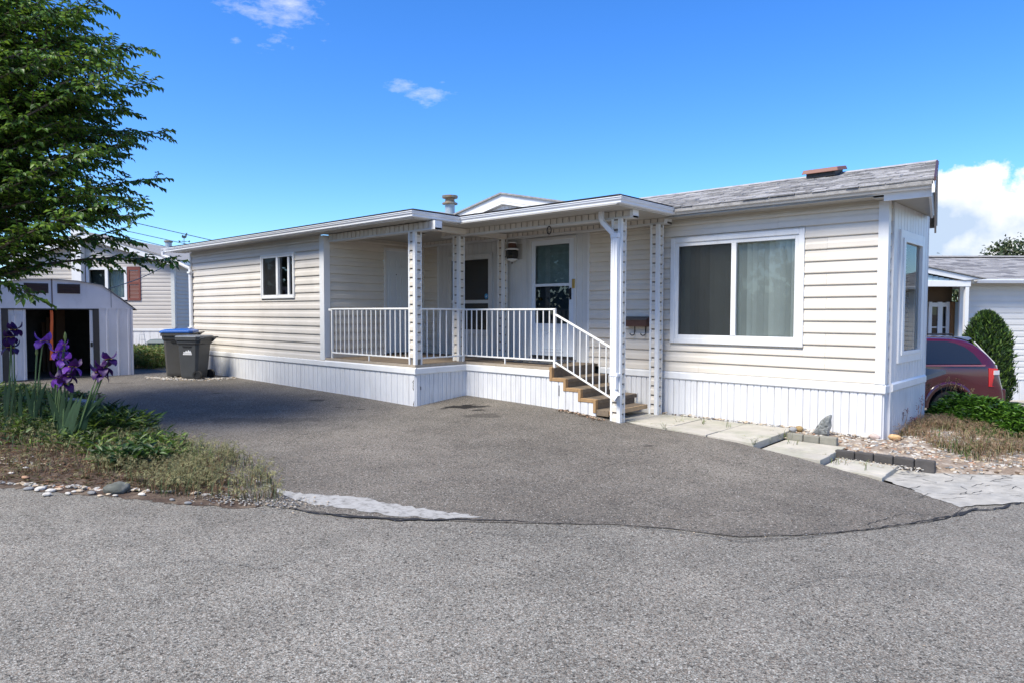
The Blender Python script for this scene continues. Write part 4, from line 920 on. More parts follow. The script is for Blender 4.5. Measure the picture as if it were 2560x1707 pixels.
# roof fittings
mb = MB(); mb.tube([(-10.75, 9.92, 1.7), (-10.75, 9.92, 2.30)], .105, 18); fl = mb.build('flue', FLUE, H, smooth=False)
mb = MB(); mb.lathe([(.11, 0), (.165, .005), (.165, .03), (.115, .05), (.10, .07), (.10, .115), (.125, .125), (.165, .135), (.17, .18), (.165, .185), (.02, .2)], (-10.75, 9.92, 2.29), 20); mb.build('flue_cap', FLUECAP, fl)
vz = rmain(11.15); mb = MB(); mb.hexa([(-3.78, 11.03, vz - .02), (-3.36, 11.03, vz - .02), (-3.36, 11.42, vz + .05), (-3.78, 11.42, vz + .05), (-3.78, 11.03, vz + .055), (-3.36, 11.03, vz + .055), (-3.36, 11.42, vz + .13), (-3.78, 11.42, vz + .13)]); rv = mb.build('roof_vent', FLASH, roof)
mb = MB(); mb.hexa([(-3.84, 10.98, vz + .035), (-3.30, 10.98, vz + .035), (-3.30, 11.46, vz + .13), (-3.84, 11.46, vz + .13), (-3.82, 11.0, vz + .10), (-3.32, 11.0, vz + .10), (-3.32, 11.44, vz + .185), (-3.82, 11.44, vz + .185)]); mb.build('vent_hood', VENTBR, roof, bevel=.01)
# entry gable over the porch roof
gx, gy, gzp, sl2 = -8.76, 9.50, 2.235, .215
mb = MB(); mb.prism([(gx - 2.2, gy, gzp - .05 - 2.2 * sl2), (gx + 2.2, gy, gzp - .05 - 2.2 * sl2), (gx, gy, gzp - .05)], (0, .05, 0)); gb = mb.build('entry_gable', SKIRT, H)
n = 34
me_done = 0
for i in range(n):
    a = gx - 1.7 + i * .1; zt_ = gzp - .20 - abs(a + .05 - gx) * sl2
    if zt_ > 1.86: MB().box(a + .004, a + .096, gy - .012, gy - .001, 1.6, zt_ - .01).build('wall_panel', SKIRT, gb)
for s in (-1, 1):
    mb = MB(); mb.prism([(gx, gy - .10, gzp - .02), (gx + s * 2.6, gy - .10, gzp - .02 - 2.6 * sl2), (gx + s * 2.6, gy - .10, gzp - .15 - 2.6 * sl2), (gx, gy - .10, gzp - .15)], (0, .03, 0)); mb.build('rake_board', WHITE, gb)
    mb = MB(); mb.prism([(gx, gy - .098, gzp - .155), (gx + s * 2.6, gy - .098, gzp - .155 - 2.6 * sl2), (gx + s * 2.6, gy - .098, gzp - .20 - 2.6 * sl2), (gx, gy - .098, gzp - .20)], (0, .09, 0)); mb.build('inner_rake_board', WHITE, gb)
    mb = MB(); mb.prism([(gx, gy - .14, gzp + .012), (gx + s * 2.7, gy - .14, gzp + .012 - 2.7 * sl2), (gx + s * 2.7, gy - .14, gzp - .018 - 2.7 * sl2), (gx, gy - .14, gzp - .018)], (0, 2.1, 0)); mb.build('gable_roof', SHING2, gb)
# ---- things that hang on the house
mbx = thing('mailbox', 'dark brown wall mailbox with two scroll hooks beside the porch post', 'mailbox', (-5.79, Y0, -.3))
MB().prism([(-5.985, Y0 - .022, -.215), (-5.985, Y0 - .13, -.215), (-5.985, Y0 - .13, -.10), (-5.985, Y0 - .06, -.062), (-5.985, Y0 - .022, -.062)], (.39, 0, 0)).build('box', BROWNM, mbx, bevel=.006)
MB().prism([(-5.995, Y0 - .022, -.058), (-5.995, Y0 - .065, -.058), (-5.995, Y0 - .14, -.098), (-5.995, Y0 - .14, -.112), (-5.995, Y0 - .06, -.068), (-5.995, Y0 - .022, -.068)], (.41, 0, 0)).build('lid', M('grey brown mailbox lid', (.09, .08, .075), .4), mbx)
for x in (-5.86, -5.66): MB().tube([(x, Y0 - .03, -.21), (x, Y0 - .03, -.30), (x + .0, Y0 - .045, -.345), (x - .02, Y0 - .08, -.36), (x - .035, Y0 - .105, -.345), (x - .04, Y0 - .11, -.32)], .009, 6).build('hook', BLACK, mbx)
lan = thing('wall_lantern', 'brown and dark glass wall lantern left of the storm door', 'wall lamp', (-8.42, Y0, 1.0))
MB().box(-8.50, -8.28, Y0 - .03, Y0 - .012, .98, 1.26).build('back_plate', M('worn lantern plate', (.38, .36, .33), .5), lan)
MB().lathe([(.02, .0), (.05, .02), (.105, .035), (.105, .05), (.10, .055)], (-8.42, Y0 - .14, .93), 8).build('base_pan', WHITE, lan)
MB().lathe([(.095, 0), (.11, .06), (.11, .14), (.10, .16)], (-8.42, Y0 - .14, .985), 8).build('glass_shade', M('smoked lantern glass', (.01, .009, .008), .15), lan)
MB().lathe([(.125, 0), (.13, .02), (.09, .035)], (-8.42, Y0 - .14, 1.145), 8).build('rim', WHITE, lan); MB().lathe([(.085, 0), (.07, .07), (.065, .09)], (-8.42, Y0 - .14, 1.18), 8).build('chimney', BROWNM, lan); MB().lathe([(.08, 0), (.085, .015), (.03, .03)], (-8.42, Y0 - .14, 1.27), 8).build('top_cap', WHITE, lan)
MB().lathe([(.004, 0), (.012, .02), (.004, .05)], (-8.42, Y0 - .14, .89), 6).build('finial', BLACK, lan)
mb = MB(); cx, cz = -6.62, 1.262
mb.tube([(cx + .040 * math.cos(t) , Y2 - .02 , cz + .058 * math.sin(t) ) for t in [2 * math.pi * k / 20 for k in range(20)] + [0.0]], .0095, 6, cap=False)
mb.build('hanging_ring', BLACK, loc=(cx, Y2, 1.2), label='small black oval ring hanging under the porch beam', cat='ring')
mb = MB(); mb.box(-7.95, -7.15, 8.62, 9.22, -.8395, -.825); mat_ = thing('doormat', 'dark scroll cut rubber doormat on the porch floor before the storm door', 'doormat', (-7.55, 8.92, -.84))
MB().box(-7.98, -7.0, 8.60, 9.25, -.839, -.829).build('base', BLACK, mat_)
mb = MB(); rr = random.Random(6)
for k in range(26):
    x, y = rr.uniform(-7.9, -7.1), rr.uniform(8.68, 9.18); r_ = rr.uniform(.03, .07); t0 = rr.uniform(0, 6)
    mb.tube([(x + r_ * math.cos(t0 + q * .7) * (1 - q * .1), y + r_ * math.sin(t0 + q * .7) * (1 - q * .1), -.828) for q in range(6)], .008, 4)
mb.build('scrollwork', M('grey scrollwork', (.12, .12, .115), .7), mat_, kind='stuff')
# ================================================================== SHED, BINS, NEIGHBOURS, VAN
SHEDM = M('lilac white shed metal', (.66, .64, .68), .42, .07, 2.5, rndv=.02, dirt=((.16, .14, .15), .35, (2.5, 2.5, 1.0)))
SHEDD = M('dark shed frame', (.045, .038, .036), .6, .15, 8)
XS = -17.3; g0 = gz(XS, 4.8)
S = thing('metal_shed', 'lilac white metal garden shed with an arched roof and open sliding doors', 'shed', (XS, 4.27, g0))
SP = Pl((XS, 2.68), (XS, 5.86)); su = lambda y: y - 2.68
arcR = [(5.96, .045), (5.60, .345), (5.244, .60), (4.76, .685), (4.27, .715)]
arc = arcR + [(8.54 - y, z) for y, z in arcR[-2::-1]]
mb = MB(); mb.prism([(XS, y, z - .012) for y, z in arc], (-.004, 0, 0)); 
for nm, half in (('gable_panel', [p for p in arc if p[0] >= 4.27]), ('gable_panel', [p for p in arc if p[0] <= 4.27])):
    mb = MB(); sgn = 1 if half[0][0] > 4.3 else -1
    poly = [(XS, y, z - .012) for y, z in half] + ([(XS, 4.27 + .006 * sgn, .085), (XS, 5.93, .085)] if sgn > 0 else [(XS, 2.61, .085), (XS, 4.27 - .006, .085)])
    if sgn > 0: poly[4] = (XS, 4.276, .703)
    else: poly[0] = (XS, 4.264, .703)
    mb.prism(poly, (-.01, 0, 0)); mb.build(nm, SHEDM, S)
mb = MB(); mb.box(XS - .012, XS + .006, 4.258, 4.282, .085, .71); mb.build('gable_seam', M('rusty seam', (.16, .12, .11), .7, .3, 30), S)
mb = MB(); mb.box(XS + .001, XS + .012, 2.6, 5.93, .072, .098); mb.build('gable_lip', SHEDM, S)
mb = MB(); mb.box(XS + .0005, XS + .004, 5.42, 5.428, .10, .50); mb.build('panel_joint', SHEDD, S)
for y0, y1 in ((3.765, 4.205), (4.371, 4.805)):
    lv = MB().box(XS + .001, XS + .012, y0, y1, .40, .61).build('louver', SHEDD, S)
    me = MB().hexa([(0, 0, 0), (.016, 0, -.006), (.016, y1 - y0 - .03, -.006), (0, y1 - y0 - .03, 0), (0, 0, .012), (.018, 0, 0), (.018, y1 - y0 - .03, 0), (0, y1 - y0 - .03, .012)]).mesh('louver_blade', M('maroon louver', (.05, .025, .03), .5))
    for k in range(6): place(me, 'louver_blade', lv, (XS + .011, y0 + .015, .42 + k * .031))
mb = MB(); mb.loft([[(XS + .04, y, z + .004) for y, z in arc], [(XS - 2.4, y, z + .004) for y, z in arc]]); mb.loft([[(XS + .04, y, z - .012) for y, z in arc], [(XS - 2.4, y, z - .012) for y, z in arc]]); mb.loft([[(XS + .04, y, z + .004) for y, z in arc], [(XS + .04, y, z - .012) for y, z in arc]])
mb.build('shed_roof', M('weathered shed roof', (.33, .31, .30), .5, .15, 6, col2=(.12, .10, .09), mscale=4), S, recalc=False)
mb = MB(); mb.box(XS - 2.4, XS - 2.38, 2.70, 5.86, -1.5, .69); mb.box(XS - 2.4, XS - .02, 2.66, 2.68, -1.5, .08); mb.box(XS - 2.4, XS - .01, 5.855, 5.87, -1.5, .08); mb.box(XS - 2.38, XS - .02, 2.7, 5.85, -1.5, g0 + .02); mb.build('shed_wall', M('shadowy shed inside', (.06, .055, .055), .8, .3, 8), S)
def ribbed(y0, y1, xo, z0, z1, name, n):
    w_ = (y1 - y0) / n; mb = MB(); pts = []
    for i in range(n): a = y0 + i * w_; pts += [(a, .0), (a + w_ * .62, .0), (a + w_ * .68, .014), (a + w_ * .80, .014), (a + w_ * .86, .0)]
    pts.append((y1, 0)); mb.loft([[(xo + o, y, z0) for y, o in pts], [(xo + o, y, z1) for y, o in pts]]); return mb.build(name, SHEDM, S, recalc=False)
ribbed(5.17, 5.84, XS, g0 - .03, .075, 'front_panel', 3); ribbed(2.70, 3.36, XS, g0 - .03, .075, 'front_panel', 3)
mb = MB(); mb.box(XS - .03, XS + .012, 5.835, 5.872, g0 - .03, .08); mb.build('corner_post', SHEDM, S)
MB().box(XS - .03, XS + .004, 5.05, 5.168, g0, .055).build('door_jamb', SHEDD, S); MB().box(XS - .03, XS + .004, 3.365, 3.48, g0, .055).build('door_jamb', SHEDD, S)
MB().box(XS - .03, XS + .006, 3.36, 5.17, .045, .071).build('door_track', SHEDD, S); MB().box(XS - .06, XS + .02, 3.4, 5.15, g0 - .02, g0 + .015).build('threshold', SHEDD, S)
d = ribbed(3.482, 3.79, XS - .022, g0 + .02, .045, 'sliding_door', 2); mb = MB(); mb.box(XS - .02, XS - .008, 3.53, 3.70, -.06, -.05); mb.box(XS - .02, XS - .010, 3.53, 3.54, -1.3, -.05); mb.box(XS - .02, XS - .010, 3.69, 3.70, -1.3, -.05); mb.build('door_moulding', SHEDM, d)
MB().box(XS - .035, XS - .012, 4.985, 5.045, g0 + .02, .04).build('sliding_door', SHEDM, S); MB().box(XS - .012, XS + .012, 4.99, 5.03, -.78, -.68).build('door_pull', BLACK, S)
ST = M('orange strap', (.75, .13, .03), .6)
mb = MB(); pts = [(XS - .04, 4.262 - .012 * k * k / 36 + .004 * math.sin(k), .03 - k * .118) for k in range(10)]
mb.loft([[(p[0], p[1] - .028, p[2]), (p[0] + .006, p[1], p[2]), (p[0], p[1] + .028, p[2])] for p in pts]); mb.build('hanging_strap', ST, loc=(XS - .04, 4.26, -.9), label='bright orange strap hanging in the dark shed doorway', cat='strap', recalc=False)
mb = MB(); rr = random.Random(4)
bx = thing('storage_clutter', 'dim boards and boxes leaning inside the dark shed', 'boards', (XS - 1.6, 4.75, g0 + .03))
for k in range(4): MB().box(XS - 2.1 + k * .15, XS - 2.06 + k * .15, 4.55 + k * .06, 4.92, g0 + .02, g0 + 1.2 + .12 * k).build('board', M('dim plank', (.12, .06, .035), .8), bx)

# ---- wheelie bins
def wheelie(name, label, loc, rotz, h, wt, lidmat, bodymat, logo=False, open_gap=False):
    """local frame: front is -y, handle and wheels at +y"""
    t = thing(name, label, 'wheelie bin', loc, rotz, 'wheelie bins by the wall', local=True)
    hw, hd = wt / 2, wt * .56
    def ring(s, z, yo=0, c_=.06):
        a, b = hw * s, hd * s; c_ *= s; P = [(-a + c_, -b), (a - c_, -b), (a, -b + c_), (a, b - c_), (a - c_, b), (-a + c_, b), (-a, b - c_), (-a, -b + c_)]
        return [(x, y + yo, z) for x, y in P]
    zb = .03
    mb = MB(); mb.loft([ring(.70, zb, -.02), ring(.74, zb + .06, -.02), ring(.90, h * .78, .0), ring(.92, h * .80, 0), ring(.99, h * .82, .0), ring(1.0, h * .90, .0)], close=True, caps=True); body = mb.build('body', bodymat, t, bevel=.01)
    mb = MB(); mb.loft([ring(1.02, h * .885, 0), ring(1.08, h * .89, 0), ring(1.08, h * .945, 0), ring(1.03, h * .95, 0)], close=True, caps=True); mb.build('rim', bodymat, t, bevel=.006)
    mb = MB()
    if open_gap: mb.loft([ring(1.09, h * .952, -.0), ring(1.10, h * .965, 0), ring(1.06, h * .99, 0), ring(.80, h * 1.0, 0)], close=True, caps=True)
    else: mb.loft([ring(1.10, h * .952, -.01), ring(1.12, h * .965, -.01), ring(1.08, h * 1.0, 0), ring(.82, h * 1.03, .0)], close=True, caps=True); mb.box(-hw * .55, hw * .55, -hd * .2, hd * .75, h * 1.02, h * 1.045)
    lid = mb.build('lid', lidmat, t, bevel=.008)
    mb = MB(); mb.tube([(-hw * .8, hd * 1.02, h * .93), (-hw * .8, hd + .14, h * .96), (hw * .8, hd + .14, h * .96), (hw * .8, hd * 1.02, h * .93)], .016, 8); mb.hexa([(-hw * .8, hd, h * .84), (-hw * .74, hd, h * .84), (-hw * .74, hd + .12, h * .945), (-hw * .8, hd + .12, h * .945), (-hw * .8, hd, h * .93), (-hw * .74, hd, h * .93), (-hw * .74, hd + .12, h * .955), (-hw * .8, hd + .12, h * .955)]); mb.hexa([(hw * .74, hd, h * .84), (hw * .8, hd, h * .84), (hw * .8, hd + .12, h * .945), (hw * .74, hd + .12, h * .945), (hw * .74, hd, h * .93), (hw * .8, hd, h * .93), (hw * .8, hd + .12, h * .955), (hw * .74, hd + .12, h * .955)]); mb.build('handle', bodymat, t)
    for s in (-1, 1):
        mb = MB(); r_ = .10; mb.loft([[(s * (hw * .70 + o), hd * .78 + r_ * q * math.cos(k * .3927), r_ + .0 + r_ * q * math.sin(k * .3927)) for k in range(16)] for o, q in ((.0, .6), (.0, 1), (.055, 1), (.055, .55), (.04, .5))], close=True, caps=True); mb.build('wheel', BLACK, t)
    # front recess with its lifting bar
    yb = -hd * .90 + .0
    mb = MB(); mb.hexa([(-.055, -hd * .735 - .022, zb + .06), (.055, -hd * .735 - .022, zb + .06), (.055, -hd * .7, zb + .06), (-.055, -hd * .7, zb + .06), (-.06, -hd * .885 - .008, h * .70), (.06, -hd * .885 - .008, h * .70), (.06, -hd * .85, h * .70), (-.06, -hd * .85, h * .70)]); mb.build('front_recess', BLACK, t)
    f = (h * .5 - zb) / (h * .78); mb = MB(); mb.box(-.075, .075, -hd * .84 - .03, -hd * .80, h * .49, h * .505); mb.build('lift_bar', M('pale bar', (.5, .5, .5), .5), t)
    for s in (-1, 1):
        mb = MB(); mb.hexa([(s * hw * .86, -.09, h * .735), (s * hw * .86, .09, h * .735), (s * hw * .92, .09, h * .735), (s * hw * .92, -.09, h * .735), (s * hw * .86, -.12, h * .765), (s * hw * .86, .12, h * .765), (s * hw * .93, .12, h * .765), (s * hw * .93, -.12, h * .765)]); mb.build('side_grip', BLACK, t)
    if logo:     # white mountain range over a bar, printed on the side that faces the road
        LG = M('white print', (.75, .75, .75), .5); x_ = hw
        sx = lambda z: hw * (.74 + .16 * (z - zb - .06) / (h * .78 - zb - .06)) + .004
        zz = h * .60; mb = MB()
        ridge = [(-.11, 0), (-.085, .035), (-.06, .02), (-.03, .062), (-.005, .035), (.03, .075), (.055, .045), (.075, .06), (.11, .0)]
        for i in range(len(ridge) - 1):
            (a, b), (c_, d_) = ridge[i], ridge[i + 1]
            mb.hexa([(sx(zz) - .004, a, zz), (sx(zz), a, zz), (sx(zz), c_, zz), (sx(zz) - .004, c_, zz), (sx(zz + b) - .004, a + .004, zz + b), (sx(zz + b) + .001, a + .004, zz + b), (sx(zz + d_) + .001, c_, zz + d_), (sx(zz + d_) - .004, c_, zz + d_)])
        for k, (a, b) in enumerate(((-.07, .02), (-.02, .03), (.03, .03), (.07, .015))):
            pass
        mb.box(sx(zz - .03) - .004, sx(zz - .03) + .001, -.11, .11, zz - .030, zz - .012)
        mb.build('mountain_logo', LG, t)
    return t
BINB = M('taupe grey bin plastic', (.075, .072, .068), .5, .08, 6); BINF = M('charcoal bin plastic', (.050, .053, .056), .5, .08, 6)
BLUE = M('blue bin lid', (.02, .10, .36), .35); GREYL = M('worn grey lid', (.12, .13, .14), .4, .2, 9)
p = at(452, 960, 15.35); wheelie('wheelie_bin', 'grey wheelie bin with a flat blue lid behind the charcoal one', (p.x, p.y, gz(p.x, p.y) + .0), math.radians(-38), 1.03, .56, BLUE, BINB)
p = at(488, 962, 14.85); wheelie('wheelie_bin', 'charcoal wheelie bin with white mountain print standing by the cream wall', (p.x, p.y, gz(p.x, p.y) + .0), math.radians(-62), .94, .52, GREYL, BINF, logo=True, open_gap=True)
p = at(397, 892, 21.5); t = thing('storage_tub', 'small blue grey plastic tub with a dark lid behind the bins', 'tub', (p.x, p.y, gz(p.x, p.y)), -YAW, local=True)
mb = MB(); mb.hexa([(-.2, -.2, 0), (.26, -.2, 0), (.26, .2, 0), (-.2, .2, 0), (-.24, -.24, .50), (.30, -.24, .50), (.30, .24, .50), (-.24, .24, .50)]); mb.build('tub', M('blue grey plastic', (.13, .19, .23), .5), t, bevel=.02)
mb = MB(); mb.hexa([(-.29, -.29, .49), (.34, -.29, .49), (.34, .29, .49), (-.29, .29, .49), (-.18, -.18, .60), (.24, -.18, .60), (.24, .18, .60), (-.18, .18, .60)]); mb.build('lid', M('dark tub lid', (.05, .075, .08), .5), t, bevel=.02)
p = at(356, 886, 22); mb = MB()
for k in range(4):
    a = k * math.pi / 2 + .5; mb.tube([(p.x + .20 * math.cos(a), p.y + .20 * math.sin(a), p.z), (p.x + .07 * math.cos(a), p.y + .07 * math.sin(a), p.z + .72)], .006, 5)
for z, r_ in ((.15, .175), (.32, .145), (.48, .115), (.64, .085)): mb.tube([(p.x + r_ * math.cos(q * .5236), p.y + r_ * math.sin(q * .5236), p.z + z) for q in range(13)], .005, 5, cap=False)
mb.build('plant_cage', M('galvanised wire', (.45, .46, .47), .5), loc=(p.x, p.y, p.z), label='tapered wire plant cage before the white skirting of the far home', cat='plant cage', recalc=False)

# ---- frame turned square to the street: x to the right, y away
FH = Vector((_sy, _cy, 0)); RH = Vector((_cy, -_sy, 0))
def spot(lat, d): return FH * d + RH * lat
def lz(u, v, d): return at(u, v, d).z
def lboard(mb, x0, x1, y, z0, h):
    pr = [(0, z0 + h + .01), (-.004, z0 + h + .01), (-.006, z0 + h - .01), (-.018, z0 + h * .5), (-.02, z0), (0, z0 - .002)]
    n = len(pr); mb.add([(x0, y + o, z) for o, z in pr] + [(x1, y + o, z) for o, z in pr], [tuple(range(n)), tuple(range(n, 2 * n))[::-1]] + [(i, i + n, (i + 1) % n + n, (i + 1) % n) for i in range(n)])
SIDN = M('beige vinyl siding', (.50, .46, .41), .5, .05, 2, rndv=.02)
SHUT = M('brick red shutter', (.17, .05, .035), .6, .08, 9)
lat0 = (437 - 1280) / FPX * 23.9; q = spot(lat0, 23.9); q.z = -1.47
NL = thing('neighbour_home', 'beige mobile home with brick red shutters behind the metal shed', 'mobile home', q, -YAW, local=True); zz = lambda z: z + 1.47
hw_, wl, eave, sl3 = 2.9, -5.8, zz(1.80), .30
apex = eave + hw_ * sl3
def clip_rows(root, x0, x1, z0, ztop, h, mt, holes, gable=None, y=0.0):
    z = z0
    while z < ztop - .03:
        a, b = x0, x1
        if gable and z > gable[1]:
            k = (z + h * .5 - gable[1]) / gable[2]; a, b = max(x0, gable[0] - hw_ + k), min(x1, gable[0] + hw_ - k)
        segs = [(a, b)]
        for (c_, d_, e_, f_) in holes:
            if z + h > e_ + .02 and z < f_ - .02:
                ns = []
                for s0, s1 in segs:
                    if d_ <= s0 or c_ >= s1: ns.append((s0, s1)); continue
                    if c_ > s0: ns.append((s0, c_))
                    if d_ < s1: ns.append((d_, s1))
                segs = ns
        for s0, s1 in segs:
            if s1 - s0 > .05: mb = MB(); lboard(mb, s0, s1, y, z, min(h, ztop - z)); mb.build('siding_board', mt, root)
        z += h
NW = (-3.05, -1.63, zz(.42), zz(1.56))
clip_rows(NL, wl, 0, zz(-.58), apex - .12, .134, SIDN, [NW], (wl / 2, eave, sl3))
x = wl
mb = MB()
while x < -.01: mb = MB(); mb.box(x + .004, x + .286, -.012, 0, -.1, zz(-.60)); mb.build('skirting_panel', SKIRT, NL); x += .29
MB().box(wl, 0, -.035, .0, zz(-.66), zz(-.575)).build('trim_board', WHITE, NL)
mb = MB(); mb.box(-.10, .03, -.03, .01, zz(-.56), eave); mb.box(-.0, .03, .01, .10, zz(-.56), eave); mb.build('corner_trim', M('pale corner trim', (.55, .56, .53), .5), NL); MB().box(wl - .02, wl + .10, -.03, .01, zz(-.56), eave).build('corner_trim', WHITE, NL)
mb = MB(); mb.box(0.0, .02, .10, 11, -.2, eave + .05); sw = mb.build('side_wall', SIDN, NL)
z = zz(-.58)
while z < eave - .1:
    mb = MB(); pr_ = [(.02, z + .144), (.024, z + .134), (.04, z + .06), (.042, z), (.02, z)]; mb.prism([(o, .1, q_) for o, q_ in pr_], (0, 10.8, 0)); mb.build('siding_board', SIDN, sw); z += .134
MB().box(wl, wl + .02, .05, 11, -.2, eave).build('side_wall', SIDN, NL); MB().box(wl, 0, 10.98, 11, -.2, eave + .2).build('back_wall', SIDN, NL)
for s in (-1, 1):
    x0 = wl / 2; x1 = x0 + s * (hw_ + .28); ze = apex - (hw_ + .28) * sl3
    MB().prism([(x0, -.3, apex + .10), (x1, -.3, ze + .10), (x1, -.3, ze + .04), (x0, -.3, apex + .04)], (0, 11.5, 0)).build('roof', SHING2, NL)
    MB().prism([(x0, -.28, apex + .035), (x1, -.28, ze + .035), (x1, -.28, ze - .16), (x0, -.28, apex - .16)], (0, .03, 0)).build('rake_board', WHITE, NL)
    MB().prism([(x0, -.25, apex - .02), (x1 - s * .05, -.25, ze - .02), (x1 - s * .05, -.25, ze - .05), (x0, -.25, apex - .05)], (0, .26, 0)).build('soffit', SOFFIT, NL)
    MB().box(min(x1, x1 + s * .1), max(x1, x1 + s * .1), -.3, 11.1, ze - .06, ze + .05).build('gutter', GUTTER, NL)
win = MB(); wx0, wx1, wz0, wz1 = NW
for a, b, c_, d_ in ((wx0, wx0 + .09, wz0, wz1), (wx1 - .09, wx1, wz0, wz1), (wx0 + .09, wx1 - .09, wz1 - .09, wz1 - .001), (wx0 + .09, wx1 - .09, wz0 + .001, wz0 + .09), ((wx0 + wx1) / 2 - .05, (wx0 + wx1) / 2 + .05, wz0 + .09, wz1 - .09)): win.box(a, b, -.05, .05, c_, d_)
win = win.build('window', WHITE, NL)
for a, b in ((wx0 + .09, (wx0 + wx1) / 2 - .05), ((wx0 + wx1) / 2 + .05, wx1 - .09)):
    mb = MB(); mb.add([(a, .0, wz0 + .09), (b, .0, wz0 + .09), (b, .0, wz1 - .09), (a, .0, wz1 - .09)], [(0, 1, 2, 3)]); mb.build('pane', GLASS, win, recalc=False)
MB().box(wx0, (wx0 + wx1) / 2, .25, .26, wz0, wz1).build('dark_curtain', M('dark green curtain', (.04, .055, .055), .9), win); 
mb = MB(); n = 14; xa = (wx0 + wx1) / 2
mb.loft([[(xa + (wx1 - xa) * k / n, .2 + .02 * (k % 2), z) for k in range(n + 1)] for z in (wz0, wz1)]); mb.build('pale_curtain', M('pale net curtain', (.42, .52, .50), .9, .1, 8), win, recalc=False)
for x0 in (wx0 - .47, wx1 + .02):
    sh = MB(); sh.box(x0, x0 + .06, -.045, -.012, wz0 - .02, wz1 + .02); sh.box(x0 + .39, x0 + .45, -.045, -.012, wz0 - .02, wz1 + .02)
    for za, zb_ in ((wz0 - .02, wz0 + .06), (wz0 + .55, wz0 + .64), (wz1 - .10, wz1 + .02)): sh.box(x0 + .06, x0 + .39, -.044, -.012, za, zb_)
    sh = sh.build('shutter', SHUT, NL)
    me = MB().hexa([(0, -.03, 0), (.33, -.03, 0), (.33, -.012, .012), (0, -.012, .012), (0, -.03, .01), (.33, -.03, .01), (.33, -.012, .034), (0, -.012, .034)]).mesh('slat', SHUT)
    z = wz0 + .06
    while z < wz1 - .13:
        if not (wz0 + .53 < z < wz0 + .63): place(me, 'slat', sh, (x0 + .06, 0, z))
        z += .034
MB().box(-3.42, -3.08, -.26, -.03, -.1, apex + .35).build('chimney_chase', WHITE, NL, bevel=.01)
mb = MB(); mb.tube([(-2.38, 4.4, apex - .2), (-2.38, 4.4, apex + .22)], .13, 12); vp = mb.build('vent_pipe', FLUE, NL); mb = MB(); mb.lathe([(.15, 0), (.17, .02), (.17, .07), (.05, .10)], (-2.38, 4.4, apex + .2), 12); mb.build('vent_cap', FLUECAP, vp)
qv = spot((464 - 1280) / FPX * 30.3, 30.3); qv.z = apex - 1.47 + .05
V = thing('weathervane', 'small dark weathervane with a rooster above the far ridge', 'weathervane', qv, -YAW, local=True)
DKM = M('dark vane iron', (.02, .035, .045), .5)
MB().tube([(0, 0, 0), (0, 0, .56)], .012, 6).build('mast', DKM, V); MB().bar((-.24, 0, .40), (.24, 0, .40), .014, .014).build('pointer', DKM, V)
mb = MB(); mb.prism([(-.24, 0, .34), (-.24, 0, .46), (-.14, 0, .40)], (0, .012, 0)); mb.prism([(.16, 0, .40), (.25, 0, .45), (.25, 0, .35)], (0, .012, 0)); mb.bar((0, -.2, .4), (0, .2, .4), .014, .014); mb.build('arrow', DKM, V)
mb = MB(); mb.prism([(-.11, 0, .60), (-.08, 0, .70), (-.03, 0, .66), (.05, 0, .66), (.08, 0, .76), (.15, 0, .78), (.12, 0, .66), (.10, 0, .57), (.02, 0, .53), (-.06, 0, .55)], (0, .014, 0)); mb.build('rooster', DKM, V)
WIRE = M('black cable', (.02, .025, .03), .6)
def cable(a, b, r_, sag, label, n=24):
    pts = [a.lerp(b, k / n) - Vector((0, 0, sag * 4 * (k / n) * (1 - k / n))) for k in range(n + 1)]
    MB().tube(pts, r_, 6).build('overhead_cable', WIRE, loc=tuple(pts[0]), label=label, cat='cable', group='overhead cables', recalc=False)
def ext(u0, v0, u1, v1, d0, d1, t0, t1):
    a, b = at(u0, v0, d0), at(u1, v1, d1); return a + (b - a) * t0, a + (b - a) * t1
a, b = ext(324, 552, 545, 603, 31, 33, -3.2, 2.6); cable(a, b, .018, .05, 'highest of the three black cables behind the tree')
a, b = ext(305, 573, 477, 611, 31, 33, -3.6, 3.2); cable(a, b, .016, .05, 'middle one of the three black cables behind the tree')
a, b = ext(293, 585, 436, 620, 31, 33, -4.2, 3.6); cable(a, b, .016, .05, 'lowest of the three black cables behind the tree')
cable(at(272, 722, 16.2), at(440, 648, 23.6), .012, .10, 'thin cable from the shed roof to the eave of the far home')

# ---- the home on the right
dR = 18.2; lat0 = (2401 - 1280) / FPX * dR; q = spot(lat0, dR); gR = gz(q.x, q.y) - .02; q.z = gR
NR = thing('neighbour_home', 'pale home with grey shingle roof behind the maroon minivan', 'mobile home', q, -YAW, local=True); zr = lambda v, d=dR: lz(2450, v, d) - gR
PALE = M('pale white siding', (.60, .59, .57), .5, .04, 2, rndv=.015); PBLUE = M('pale blue panel', (.40, .52, .56), .5, .05, 3)
ev, rg = zr(700), 0; W_ = 9.0; zs = zr(945)
clip_rows(NR, 0, W_, zs, ev - .14, .158, PALE, [])
x = 0
while x < W_: 
    mb = MB(); mb.prism([(x + .003, 0, -.15), (x + .01, -.012, -.15), (x + .17, -.012, -.15), (x + .18, -.002, -.15), (x + .18, 0, -.15)], (0, 0, zs + .145)); mb.build('skirting_panel', SKIRT, NR); x += .182
MB().box(0, W_, -.03, -.001, zs - .03, zs + .005).build('trim_board', WHITE, NR)
mb = MB(); mb.box(-.06, .07, -.03, .02, zs, ev - .12); mb.build('corner_trim', WHITE, NR)
rise = .27
MB().prism([(-3.2, -.35, ev + .0), (-3.2, 2.6, ev + 2.95 * rise), (-3.2, 2.6, ev + 2.95 * rise - .05), (-3.2, -.35, ev - .05)], (W_ + 4, 0, 0)).build('roof', SHING2, NR)
